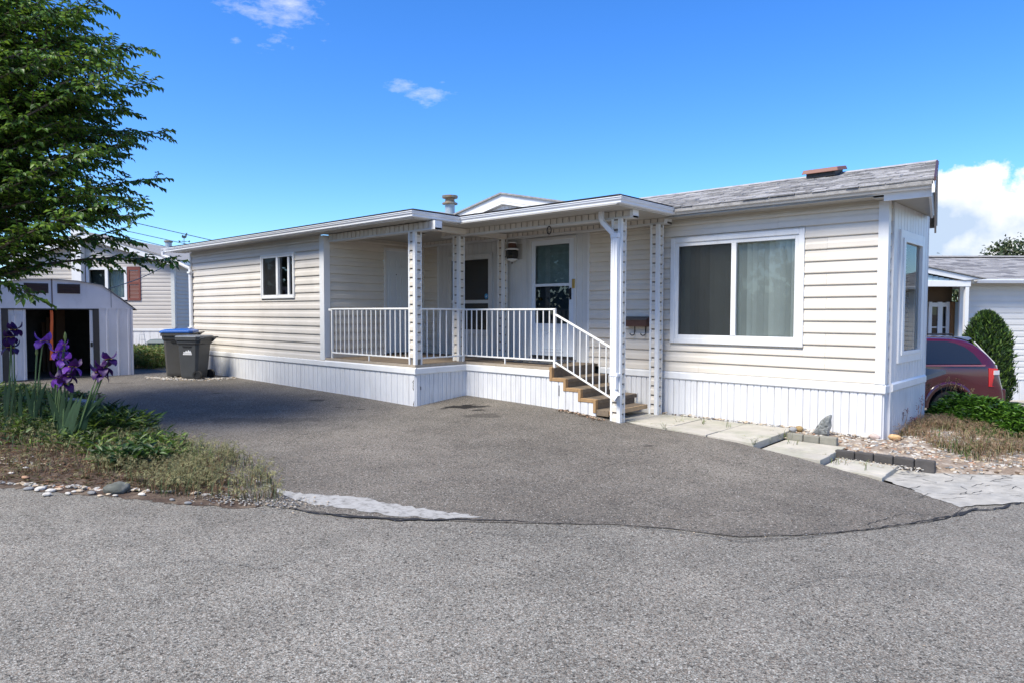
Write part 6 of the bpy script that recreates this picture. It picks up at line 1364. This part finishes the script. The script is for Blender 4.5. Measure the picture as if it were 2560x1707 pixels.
def scatter(poly, n, seed, dens=None, zf=None, clump=0):
    rr = random.Random(seed); xs = [p[0] for p in poly]; ys = [p[1] for p in poly]; o = []; cs = []
    tries = 0
    while len(o) < n and tries < n * 40:
        tries += 1; x, y = rr.uniform(min(xs), max(xs)), rr.uniform(min(ys), max(ys))
        if not inside(poly, x, y): continue
        if dens and rr.random() > dens(x, y): continue
        o.append((x, y))
    A = np.array(o); z = gza(A)
    if zf is not None: z = z + np.array([zf(x, y) for x, y in o])
    return np.c_[A, z]
GRN = M('grass green', (.10, .155, .030), .6, .35, 9, trans=.3); GRN2 = M('deep weed green', (.035, .075, .018), .6, .35, 9, trans=.25); STRAW = M('straw seed head', (.30, .28, .13), .7, .3, 9, trans=.3); OLIV = M('olive dry grass', (.105, .105, .04), .7, .3, 9, trans=.2); RUST = M('rusty dry weed', (.17, .095, .05), .8, .35, 9, trans=.15); PINKY = M('pinkish dry seed', (.28, .19, .115), .8, .3, 9, trans=.2)
# the bed's part in view
bl_view = [(-5.75, 2.85), (-7.0, 2.05), (-8.6, 1.12), (-11.0, -.2), (-13.5, .5), (-15.5, 3.2), (-13.3, 3.75), (-11.2, 3.5), (-10.3, 3.45), (-9.1, 3.4), (-7.7, 3.35), (-6.7, 3.15)]
road_d = lambda x, y: edge_dist([bed_edge[k] for k in range(len(bed_edge))] + [(-14, 6)], x, y) if False else min(math.hypot(x - a[0] - t * (b[0] - a[0]), y - a[1] - t * (b[1] - a[1])) for a, b in zip(bed_edge[:-1], bed_edge[1:]) for t in [max(0, min(1, ((x - a[0]) * (b[0] - a[0]) + (y - a[1]) * (b[1] - a[1])) / ((b[0] - a[0]) ** 2 + (b[1] - a[1]) ** 2)))])
def lushness(x, y):
    d = road_d(x, y); n_ = noise.noise((x * 1.1, y * 1.1, 3)); return max(0, min(1, (d - .80 + .40 * n_) / .8))
blu = lambda x, y: bl_up(x, y)
blades('grass', scatter(bl_view, 6500, 1, lambda x, y: lushness(x, y) * (.35 + .65 * max(0, min(1, .5 + noise.noise((x * 2, y * 2, 8)) * 2.2))), blu), .17, .0045, [GRN, GRN2, GRN, STRAW], 2, .9, heads=(.55, 6, .040))
blades('dry_grass', scatter(bl_view, 8500, 3, lambda x, y: (.12 + .88 * max(0, min(1, .5 + noise.noise((x * 2.4, y * 2.4, 1)) * 2.6))) * (1 if road_d(x, y) > .35 else .12) * (.5 if x > -8 and road_d(x, y) < .6 else 1), blu), .12, .003, [OLIV, RUST, RUST, STRAW], 4, 1.0, heads=(.5, 6, .036))
tipzone = [(-5.35, 2.95), (-6.3, 2.35), (-7.6, 2.2), (-8.4, 3.4), (-7.0, 3.5), (-6.2, 3.32)]
blades('dry_grass', scatter(tipzone, 2600, 5, lambda x, y: max(0, min(1, .5 + noise.noise((x * 3, y * 3, 4)) * 2)), blu), .17, .0024, [OLIV, RUST, GRN2, STRAW], 6, .8, heads=(.6, 7, .036))
def weedleaves(name, pts, L_, W_, mats, seed, k=9, spread=.10, hgt=.10):
    g = np.random.default_rng(seed); pts = np.repeat(np.asarray(pts), k, axis=0); n = len(pts); az = g.uniform(0, 6.283, n)
    D = np.stack([np.cos(az), np.sin(az), g.uniform(.0, 1.0, n)], 1); P = pts + np.stack([np.cos(az) * spread * g.random(n), np.sin(az) * spread * g.random(n), g.random(n) * hgt], 1)
    return leafmesh(name, P, D, np.tile(np.array([[0, 0, 1.]]), (n, 1)) + g.normal(size=(n, 3)) * .35, L_ * g.uniform(.6, 1.3, n), W_ * g.uniform(.6, 1.3, n), mats, mi=g.integers(0, len(mats), n), kind='stuff')
WEED = [M('weed leaf', (.06, .12, .022), .5, .35, 12, trans=.25), M('bright weed leaf', (.16, .24, .04), .5, .3, 12, trans=.3), M('dark weed leaf', (.02, .05, .014), .55, .3, 12, trans=.2)]
weedleaves('weeds', scatter(bl_view, 620, 7, lambda x, y: lushness(x, y) * max(0, min(1, .45 + noise.noise((x * 1.6, y * 1.6, 11)) * 3)), blu), .10, .032, WEED, 8, 12, .12, .16)
c0 = gp(330, 1170); weedleaves('weeds', np.array([(c0.x + rnd(-.28, .28), c0.y + rnd(-.22, .22), bedz(c0.x, c0.y)) for _ in range(60)]), .11, .05, [WEED[0], WEED[2]], 9, 12, .08, .14)
c0 = gp(250, 1075); weedleaves('weeds', np.array([(c0.x + rnd(-.7, .7), c0.y + rnd(-.35, .35), bedz(c0.x, c0.y)) for _ in range(110)]), .17, .03, [WEED[0], WEED[2], WEED[1]], 10, 12, .14, .2)
NEED = M('brown needle litter', (.10, .055, .03), .9, .3, 20)
litter = scatter(bl_view, 9000, 12, lambda x, y: 1.0 if lushness(x, y) < .6 else .25, blu); g = np.random.default_rng(2); n_ = len(litter); az = g.uniform(0, 6.283, n_)
leafmesh('leaf_litter', litter + (0, 0, .012), np.stack([np.cos(az), np.sin(az), g.normal(size=n_) * .18], 1), np.tile(np.array([[0, 0, 1.]]), (n_, 1)), g.uniform(.03, .10, n_), g.uniform(.003, .02, n_), [NEED, RUST, OLIV], mi=g.integers(0, 3, n_), kind='stuff')
# ---- pebbles along the kerbless edge
rr = random.Random(40); mb = MB()
pts = scatter(bl_view + [(-11.5, -.6)], 3600, 13, lambda x, y: max(0, 1 - road_d(x, y) / .8) ** 1.2, blu)
for x, y, z in pts: pebble(mb, x, y, z + .004, rr.uniform(.006, .022) if rr.random() < .7 or road_d(x, y) > .5 else rr.uniform(.02, .042), rr.choice((0, 0, 0, 1, 1, 2, 3, 4)), rr)
for k in range(500):
    t = rr.random(); a, b = Vector(rz(520, 1245)), Vector(rz(760, 1262)); p = a.lerp(b, t); x, y = p.x + rr.gauss(0, .10), p.y + rr.gauss(0, .09); pebble(mb, x, y, gz(x, y) + .014, rr.uniform(.004, .012), rr.choice((0, 1, 2, 2)), rr)
for k in range(420):
    u_ = rr.uniform(365, 590); p = gp(u_, 944 + 4.5 * math.sin((u_ - 365) / 225 * math.pi) + rr.gauss(0, 1.6)); pebble(mb, p.x, p.y, gz(p.x, p.y) + .012, rr.uniform(.012, .03), rr.choice((0, 0, 1)), rr)
for x, y, z in scatter(bl_view + [(-11.5, -.6)], 520, 15, lambda x, y: 1 if road_d(x, y) < .24 else 0, blu): pebble(mb, x, y, z + .004, rr.uniform(.010, .034), rr.choice((0, 0, 1, 1, 2, 3, 4)), rr)
for k in range(130):      # grit and loose stones swept to the seam
    a_ = rr.randrange(len(crack) - 3); p = Vector(crack[a_]).lerp(Vector(crack[a_ + 1]), rr.random()); x, y = p.x + rr.gauss(0, .16), p.y + rr.gauss(0, .16); pebble(mb, x, y, gz(x, y) + .004, rr.uniform(.003, .009), rr.choice((0, 1, 2, 2, 4)), rr)
for k in range(90):
    p = gp(rr.uniform(200, 2400), rr.uniform(1000, 1650)); pebble(mb, p.x, p.y, p.z + .004, rr.uniform(.002, .006), rr.choice((0, 1, 2, 4)), rr)
mb.build('gravel', GRAVELC, kind='stuff', recalc=False)
ORD = ['first', 'second', 'third', 'fourth', 'fifth', 'sixth', 'seventh', 'eighth', 'ninth', 'tenth', 'eleventh', 'twelfth']
def rock(name, label, c_, size, mt, seed, cat='stone', rot=0.0, group=None, npts=3, flat=1.0):
    b = bmesh.new(); bmesh.ops.create_icosphere(b, subdivisions=npts, radius=1)
    for v in b.verts:
        q = v.co.copy(); f = 1 + .17 * noise.noise(q * 1.1 + Vector((seed * 7.3, 0, 0))) + .10 * noise.noise(q * 3.2 + Vector((0, seed * 3.1, 0)))
        v.co = Vector((q.x * f * size[0], q.y * f * size[1], q.z * f * size[2]))
    me = bpy.data.meshes.new(name); b.to_mesh(me); b.free(); me.materials.append(mt)
    for pl_ in me.polygons: pl_.use_smooth = npts > 2
    o = bpy.data.objects.new(name, me); C.objects.link(o); o.location = (c_[0], c_[1], c_[2] + E); o.rotation_euler = (0, 0, rot); return tag(o, label, cat, group)
def onbed(u, v): p = gp(u, v, .1); return p
p = gp(292, 1214, .06); rock('boulder', 'rounded grey green boulder half buried in the dry weeds', (p.x, p.y, bedz(p.x, p.y) + .03), (.115, .08, .06), M('grey green boulder', (.095, .10, .085), .85, .25, 12, .3, 40, col2=(.17, .17, .15), mscale=14), 3, 'boulder', 1.0)
big = [(72, 1223, .055, 2), (103, 1223, .06, 0), (127, 1228, .055, 0), (117, 1238, .05, 0), (92, 1227, .03, 0), (146, 1225, .045, 1), (170, 1235, .04, 0), (199, 1229, .045, 1), (221, 1223, .038, 3), (229, 1234, .055, 2), (186, 1230, .03, 0), (64, 1178, .035, 0), (28, 1187, .035, 0), (63, 1198, .05, 3), (355, 1239, .045, 0), (250, 1240, .03, 1), (470, 1259, .04, 2), (430, 1251, .035, 2), (288, 1240, .03, 0), (271, 1237, .03, 1)]
big.sort(); cnt = {}
for k, (u, v, s, c_) in enumerate(big):
    j = cnt[c_] = cnt.get(c_, -1) + 1
    s *= .82; p = gp(u, v); rock('pebble_stone', ORD[j] + ' ' + ('white', 'tan', 'grey', 'reddish')[c_] + ' pebble from the left where the weedy bed meets the road', (p.x, p.y, max(bedz(p.x, p.y), gz(p.x, p.y)) + s * .12), (s * 1.0, s * .62, s * .42), GRAVELC[c_], 50 + k, 'stone', .75 + rr.uniform(-.5, .5), 'stones along the road edge', 2)
# ---- concrete block and kerb in the left bed
cb = M('grey kerb concrete', (.30, .30, .31), .9, .15, 12, .3, 60, col2=(.2, .2, .2), mscale=5)
a, b = gp(160, 1000, .1), gp(236, 1012, .1); 
MB().bar((a.x, a.y, -1.52), (b.x, b.y, -1.52), .16, .30).build('concrete_block', cb, loc=(b.x, b.y, -1.6), label='grey concrete block behind the purple irises', cat='block', bevel=.015)
a, b = gp(243, 1030, .06), gp(322, 1056, .04); MB().bar((a.x, a.y, gz(a.x, a.y) + .01), (b.x, b.y, gz(b.x, b.y) - .01), .13, .16).build('kerb_stone', cb, loc=(b.x, b.y, -1.6), label='low concrete kerb strip between weeds and dark asphalt', cat='kerb', bevel=.012)
# ---- irises
IRV = M('violet iris petal', (.24, .07, .50), .5, .35, 25, trans=.45); IRD = M('deep purple iris petal', (.05, .010, .10), .5, .3, 25, trans=.3); IRL = M('iris leaf', (.020, .055, .020), .8, .25, 14, trans=.2); IRS = M('iris stem', (.10, .16, .055), .5, .2, 14); IRB = M('iris beard', (.65, .38, .08), .7); IRG = M('iris bud', (.16, .20, .05), .5, .3, 20)
def petal(mb, c_, d, up, L_, W_, curl, m, ruff, ph):
    d = d.normalized(); s = d.cross(up).normalized(); rows = []
    for i in range(6):
        t = i / 5; wd = W_ * math.sin(math.pi * (.10 + .83 * t)) ** .8; c0 = c_ + d * L_ * math.sin(t * 1.4) / .985 * (1 if curl > 0 else .55) + up * curl * (t * t if curl > 0 else t ** 1.5) * L_
        rows.append([c0 + s * wd * q + up * (ruff * math.sin(ph + q * 5 + t * 7) * t + .012 * (1 - q * q)) for q in (-1, -.5, 0, .5, 1)])
    mb.loft(rows, m=m)
def flower(parent, c_, size, pal, seed, tilt=None):
    rr = random.Random(seed); mb = MB(); up = (tilt or Vector((rr.uniform(-.2, .2), rr.uniform(-.2, .2), 1))).normalized(); a0 = rr.uniform(0, 6)
    x = up.cross(Vector((.3, 1, .1))).normalized(); y = up.cross(x)
    for k in range(3):
        a = a0 + k * 2.094; d = x * math.cos(a) + y * math.sin(a); petal(mb, c_, d, -up, size, size * .56, .85 + rr.uniform(-.1, .2), 0, size * .09, rr.uniform(0, 6))
        a += 1.047; d = x * math.cos(a) + y * math.sin(a); petal(mb, c_, d, up, size * .95, size * .52, .95, 1, size * .08, rr.uniform(0, 6))
        a -= 1.047; d = x * math.cos(a) + y * math.sin(a); mb.tube([c_ + up * .005, c_ + d * size * .5 - up * size * .03], .006, 5, m=2)
    mb.build('flower', [pal[0], pal[1], IRB], parent, smooth=True, recalc=False)
def iris(label, base_uvd, flowers, leaves, seed, pal, stems=None):
    b = at(*base_uvd); gb = bedz(b.x, b.y); b.z = gb
    t = thing('iris', label, 'iris', b, group='purple irises in the bed'); rr = random.Random(seed)
    for j, (u, v, d, s_, kind_) in enumerate(flowers):
        f = at(u, v, d); root = b + Vector((rr.uniform(-.05, .05), rr.uniform(-.05, .05), -.02)); mid = root.lerp(f, .55) + Vector((rr.uniform(-.03, .03), rr.uniform(-.03, .03), .03))
        pts = [(root * (1 - q) ** 2 + mid * 2 * q * (1 - q) + f * q * q) for q in [k / 8 for k in range(9)]]
        MB().tube(pts, [.011, .010, .010, .009, .009, .008, .008, .009, .010], 6).build('stem', IRS, t)
        if kind_ == 'bud':
            mb = MB(); mb.tube([f - Vector((0, 0, .01)), f + Vector((0, 0, .03)), f + Vector((.005, 0, .07)), f + Vector((.005, 0, .10))], [.008, .018, .014, .003], 7); mb.build('bud', IRG, t)
        else: flower(t, f, s_ * 1.1, pal if kind_ != 'dark' else (IRD, IRD), seed * 10 + j)
    for (u, v, d, w_) in leaves:
        tp = at(u, v + (12 if u < 190 else 0), d); root = b + Vector((rr.uniform(-.10, .10), rr.uniform(-.10, .10), -.03)); L_ = (tp - root).length; dr_ = (tp - root).normalized(); sd_ = dr_.cross(FW).normalized(); ang = rr.uniform(-.5, .5); sd_ = (sd_ * math.cos(ang) + FW * math.sin(ang)).normalized()
        rows = []
        bend = Vector((0, 0, .06 * L_))
        for i in range(8):
            q = i / 7; c_ = root.lerp(tp, q) + bend * math.sin(q * math.pi); wd = w_ * (1 if q < .6 else max(.03, 1 - ((q - .6) / .4) ** 1.6)); nn = dr_.cross(sd_)
            rows.append([c_ - sd_ * wd, c_ + nn * wd * .18, c_ + sd_ * wd])
        MB().loft(rows).build('leaf', IRL, t, smooth=True, recalc=False)
iris('dark purple iris at the far left edge before the shed door', (30, 985, 8.9), [(36, 824, 8.9, .085, 'dark'), (26, 843, 8.85, .08, 'dark'), (27, 868, 8.9, .09, 'dark')], [(28, 925, 8.9, .022), (42, 922, 8.85, .024), (14, 940, 8.9, .022), (50, 945, 8.9, .022)], 1, (IRD, IRD))
iris('single bright violet iris before the open shed door', (76, 1000, 8.6), [(108, 852, 8.6, .095, 'v'), (92, 888, 8.6, .03, 'bud')], [(62, 945, 8.6, .024), (88, 950, 8.55, .024), (100, 930, 8.6, .026), (118, 940, 8.6, .024), (50, 960, 8.6, .024)], 2, (IRV, IRV))
iris('violet iris stem topped by an opening bud', (140, 1010, 8.4), [(163, 850, 8.4, .06, 'bud'), (147, 878, 8.4, .085, 'v'), (160, 862, 8.4, .05, 'v'), (160, 898, 8.38, .085, 'v')], [(126, 940, 8.4, .026), (150, 955, 8.4, .026), (115, 955, 8.4, .024), (135, 925, 8.42, .024)], 3, (IRV, IRV))
iris('cluster of low purple irises right of the budding stem', (162, 1028, 8.2), [(181, 916, 8.2, .095, 'v'), (148, 944, 8.2, .085, 'v'), (163, 958, 8.2, .09, 'dark'), (172, 940, 8.18, .08, 'dark')], [(176, 958, 8.2, .030), (160, 962, 8.15, .036), (150, 975, 8.2, .03), (120, 965, 8.2, .026), (186, 960, 8.2, .026)], 4, (IRV, IRD))
iris('dark purple iris leaning right on a slanting stem', (178, 1040, 8.0), [(273, 897, 8.0, .08, 'dark'), (259, 918, 8.0, .085, 'dark'), (248, 926, 8.0, .08, 'dark'), (256, 936, 8.0, .07, 'dark')], [(265, 988, 8.0, .042), (229, 980, 8.0, .040), (206, 985, 8.0, .036), (196, 990, 8.0, .036), (240, 1010, 8.0, .03)], 5, (IRD, IRV))
# ---- right bed: gravel, ground cover, dry weeds
rr = random.Random(44); mb = MB(); brv = [p for p in bed_r]
gv = [(-3.25, 8.95), (-2.62, 8.93), (-2.5, 8.6), (-1.3, 8.64), (-.75, 8.97), (-.3, 9.4), (-1.2, 10.6), (-2.1, 11.2), (-2.2, 9.6), (-3.25, 9.44)]
for x, y, z in scatter(gv, 1500, 14, lambda x, y: max(.15, min(1, 1.25 - (y - 8.6) * .45)) * (1 if noise.noise((x * 3, y * 3, 6)) > -.25 else .3), br_up): pebble(mb, x, y, z, rr.uniform(.009, .032), rr.choice((0, 0, 0, 1, 1, 2, 3, 4)), rr)
for k in range(170): x, y = rr.uniform(-2.5, -1.6), rr.uniform(8.28, 8.52); pebble(mb, x, y, max(gz(x, y), -1.70) + .006, rr.uniform(.005, .016), rr.choice((0, 0, 1)), rr)
for k in range(260): x = rr.uniform(-5.3, -2.5); y = rr.uniform(9.34, 9.44); pebble(mb, x, y, -1.552 - .012 * (x > -3.2) + .004, rr.uniform(.006, .03) if rr.random() < .9 else .045, rr.choice((0, 0, 1, 1, 2, 4)), rr)
for k in range(150): x = rr.uniform(-6.35, -5.5); y = 8.05 + (x + 5.9) * -.05 + rr.gauss(0, .045); pebble(mb, x, y, gz(x, y) + .014, rr.uniform(.006, .022), rr.choice((4, 4, 4, 1, 3)), rr)
mb.build('gravel', GRAVELC, kind='stuff', recalc=False)
wd_ = [(-2.2, 9.9), (-1.3, 9.05), (-.55, 9.1), (.6, 10.2), (.7, 11.3), (-.9, 10.9), (-2.0, 11.8), (-2.15, 11.9)]
dw = lambda x, y: max(.06, min(1, .38 + noise.noise((x * 2.2, y * 2.2, 15)) * 2.8))
blades('dry_weeds', scatter(wd_, 4600, 16, dw, br_up), .15, .0032, [RUST, STRAW, OLIV, RUST, PINKY], 17, 1.1, heads=(.7, 6, .034))
blades('grass', scatter(wd_, 1100, 18, lambda x, y: max(0, noise.noise((x * 1.8, y * 1.8, 25)) * 2.5), br_up), .14, .005, [GRN, GRN2], 19, .9)
gc = [(-2.2, 11.7), (-1.9, 11.5), (-1.35, 11.15), (-.85, 10.85), (-.3, 10.7), (.4, 10.9), (.3, 11.5), (-.5, 11.7), (-1.1, 12.1), (-1.6, 12.4), (-2.2, 12.7)]
gcp = scatter(gc, 1500, 20, None, br_up); gch = np.array([(.12 + .36 * min(1, edge_dist(gc, x, y) / .35)) * (1 - .45 * min(1, max(0, (x + 2) / 1.6))) for x, y, z in gcp])
g = np.random.default_rng(21); n_ = 15; P = np.repeat(gcp, n_, axis=0); hh = np.repeat(gch, n_) * (g.random(len(P)) ** .45) ; az = g.uniform(0, 6.283, len(P)); P = P + np.stack([np.cos(az) * .05, np.sin(az) * .05, hh], 1)
leafmesh('ground_cover', P, np.stack([np.cos(az), np.sin(az), g.uniform(-.1, .9, len(P))], 1), np.tile(np.array([[0, 0, 1.]]), (len(P), 1)) + g.normal(size=(len(P), 3)) * .4, g.uniform(.06, .11, len(P)), g.uniform(.025, .042, len(P)), [M('ground cover leaf', (.08, .19, .02), .45, .35, 14, trans=.3), M('bright ground cover leaf', (.15, .30, .035), .45, .3, 14, trans=.35), M('dark ground cover leaf', (.022, .06, .012), .5, .3, 14, trans=.2)], mi=g.integers(0, 3, len(P)), kind='stuff')
p = gp(2237, 1107); rock('orange_stone', 'orange brown stone by the foot of the home corner', (p.x, p.y, brz(p.x, p.y) + .035), (.075, .05, .04), M('orange stone', (.42, .24, .10), .75, .25, 14, .3, 50, col2=(.62, .45, .25), mscale=12), 71, 'stone', .5)
p = gp(2161, 1102); rock('white_stone', 'white stone in front of the skirting left of the orange stone', (p.x, p.y, brz(p.x, p.y) + .02), (.055, .04, .04), GRAVELC[0], 72); p = gp(2186, 1106); rock('pinkish_stone', 'pinkish stone between the white and the orange stone', (p.x, p.y, brz(p.x, p.y) + .02), (.065, .045, .045), M('pinkish stone', (.45, .36, .32), .8, .15, 20), 73)
p = at_z(1982, 1073, -1.53); rock('dark_stone', 'small dark rounded stone at the left end of the upper edging', (p.x, p.y, p.z), (.05, .04, .04), GRAVELC[2], 74); p = at_z(1998, 1071, -1.53); rock('ochre_stone', 'ochre stone beside the small dark stone on the gravel', (p.x, p.y, p.z), (.055, .042, .042), M('ochre stone', (.28, .19, .08), .8, .25, 20), 75)
p = at_z(1798, 1040, -1.54); rock('cream_stone', 'cream lump of stone on the slabs under the big window', (p.x, p.y, p.z + .02), (.07, .045, .05), M('cream stone', (.60, .53, .40), .8, .15, 20), 76); p = at_z(1697, 1031, -1.54); rock('grey_cobble', 'flat grey cobble at the foot of the wall post', (p.x, p.y, p.z + .005), (.06, .04, .025), GRAVELC[2], 77); p = at_z(1665, 1027, -1.54); rock('pale_cobble', 'pale cobble touching the foot of the wall post', (p.x, p.y, p.z + .02), (.075, .05, .05), GRAVELC[1], 78)
# the upright slate
sy = 9.18; z9 = lambda x, y: (1960 + x / 6.5333, 1000 + y / 6.5333)
def onY(u, v, y): d = ray(u, v); return d * (y / d.y)
sp = [onY(*z9(x, y), sy) for x, y in ((455, 540), (520, 455), (545, 405), (575, 385), (605, 325), (650, 290), (700, 255), (755, 232), (775, 245), (765, 330), (770, 420), (740, 500), (728, 580), (600, 565))]
mb = MB(); SLM = M('banded grey slate', (.17, .18, .175), .8, .3, 18, .6, 50, col2=(.30, .30, .28), mscale=16); n_ = len(sp)
cz_ = sum((p for p in sp), Vector()) / n_; ring0 = [p + Vector((0, .025, 0)) for p in sp]; ring1 = [p + Vector((0, -.012 + rnd(-.008, .008), 0)) for p in sp]; ring2 = [cz_ + (p - cz_) * .82 + Vector((0, -.035 + rnd(-.01, .01), 0)) for p in sp]; ring3 = [cz_ + (p - cz_) * .4 + Vector((0, -.045 + rnd(-.012, .012), 0)) for p in sp]
mb.loft([ring0, ring1, ring2, ring3], close=True, caps=True); sb_ = mb.build('slate_stone', SLM, loc=(cz_.x, sy, -1.57), label='pointed grey slate leaning on the skirting beside the edging', cat='stone')
# weeds in the joints
JW = [M('joint weed', (.10, .14, .04), .6, .3, 12, trans=.3)]
jp = []; rr = random.Random(61)
for (u, v, k, s) in ((1661, 1071, 10, .02), (1700, 1055, 6, .03), (1757, 1060, 8, .015), (1822, 1068, 6, .03), (1886, 1110, 12, .02), (1965, 1092, 14, .05), (1985, 1110, 8, .03), (2085, 1160, 9, .04), (2165, 1175, 3, .008), (560, 938, 10, .06), (530, 941, 8, .05), (2108, 1160, 4, .02), (1932, 1052, 4, .02), (1965, 1050, 4, .02)):
    p = at_z(u, v, -1.56) if u > 1000 else gp(u, v)
    for _ in range(k): jp.append((p.x + rr.gauss(0, s), p.y + rr.gauss(0, s), p.z + .0))
blades('joint_weeds', np.array(jp), .12, .003, [GRN, OLIV, STRAW], 62, 1.2, heads=(.5, 4, .03))
# weeds and burrs by the end of the home, dry stalks over the ground cover
def stalk(u0, v0, u1, v1, d, mt, label, seed, heads=7):
    a, b = at(u0, v0, d), at(u1, v1, d); rr = random.Random(seed); t = thing('dry_stalk', label, 'dry weed', a, group='dry stalks at the end of the home')
    MB().tube([a, a.lerp(b, .5) + Vector((.01, .01, .02)), b], [.004, .003, .002], 5).build('stem', RUST, t); P, D = [], []
    for k in range(heads * 5):
        q = a.lerp(b, .55 + .45 * rr.random()); P.append(q + Vector((rr.gauss(0, .012), rr.gauss(0, .012), rr.gauss(0, .01)))); D.append(Vector((rr.uniform(-1, 1), rr.uniform(-1, 1), rr.uniform(-.2, 1))))
    leafmesh('seed_head', arr(P), arr(D), np.tile(np.array([[0.2, 0, 1.]]), (len(P), 1)), np.full(len(P), .022), np.full(len(P), .014), mt, t)
TANH = M('tan seed head', (.38, .27, .13), .8, .3, 20)
for k, (u0, v0, u1, v1) in enumerate(sorted(((2362, 985, 2371, 942), (2384, 990, 2395, 945), (2374, 988, 2379, 955), (2398, 992, 2405, 962), (2420, 995, 2433, 972), (2355, 985, 2348, 958), (2318, 980, 2322, 960), (2390, 990, 2388, 968)), key=lambda q_: q_[2])):
    stalk(u0, v0, u1, v1, 10.9, TANH, ORD[k] + ' thin tan seed stalk from the left in front of the minivan', k, 8)
BURR = M('maroon burr', (.10, .03, .035), .8, .3, 20)
for k, (u0, v0, u1, v1) in enumerate(sorted(((2206, 1082, 2216, 1058), (2230, 1072, 2233, 1050), (2250, 1065, 2249, 1036), (2252, 1066, 2258, 1030), (2262, 1062, 2268, 1022), (2275, 1062, 2281, 1042), (2285, 1060, 2287, 1043), (2204, 1096, 2206, 1066), (2292, 1050, 2296, 1010), (2298, 1050, 2306, 985)), key=lambda q_: q_[2])):
    stalk(u0, v0, u1, v1, at_z(2240, 1075, -1.56).dot(FW) + .0, BURR, ORD[k] + ' thin maroon burr stalk from the left against the white end skirting', 30 + k, 4)
gw = [(at(310, 935, 17.5)), (at(420, 935, 17.5)), (at(420, 905, 21)), (at(325, 905, 21))]; gw = [(p.x, p.y) for p in gw]
weedleaves('weeds', scatter(gw, 420, 33, None, None), .13, .03, [WEED[0], WEED[1], M('ochre weed', (.20, .17, .05), .6, .3, 9, trans=.2)], 34, 12, .15, .45)
blades('grass', scatter(gw, 1500, 35), .35, .006, [GRN, OLIV, STRAW], 36, .7, heads=(.3, 4, .04))
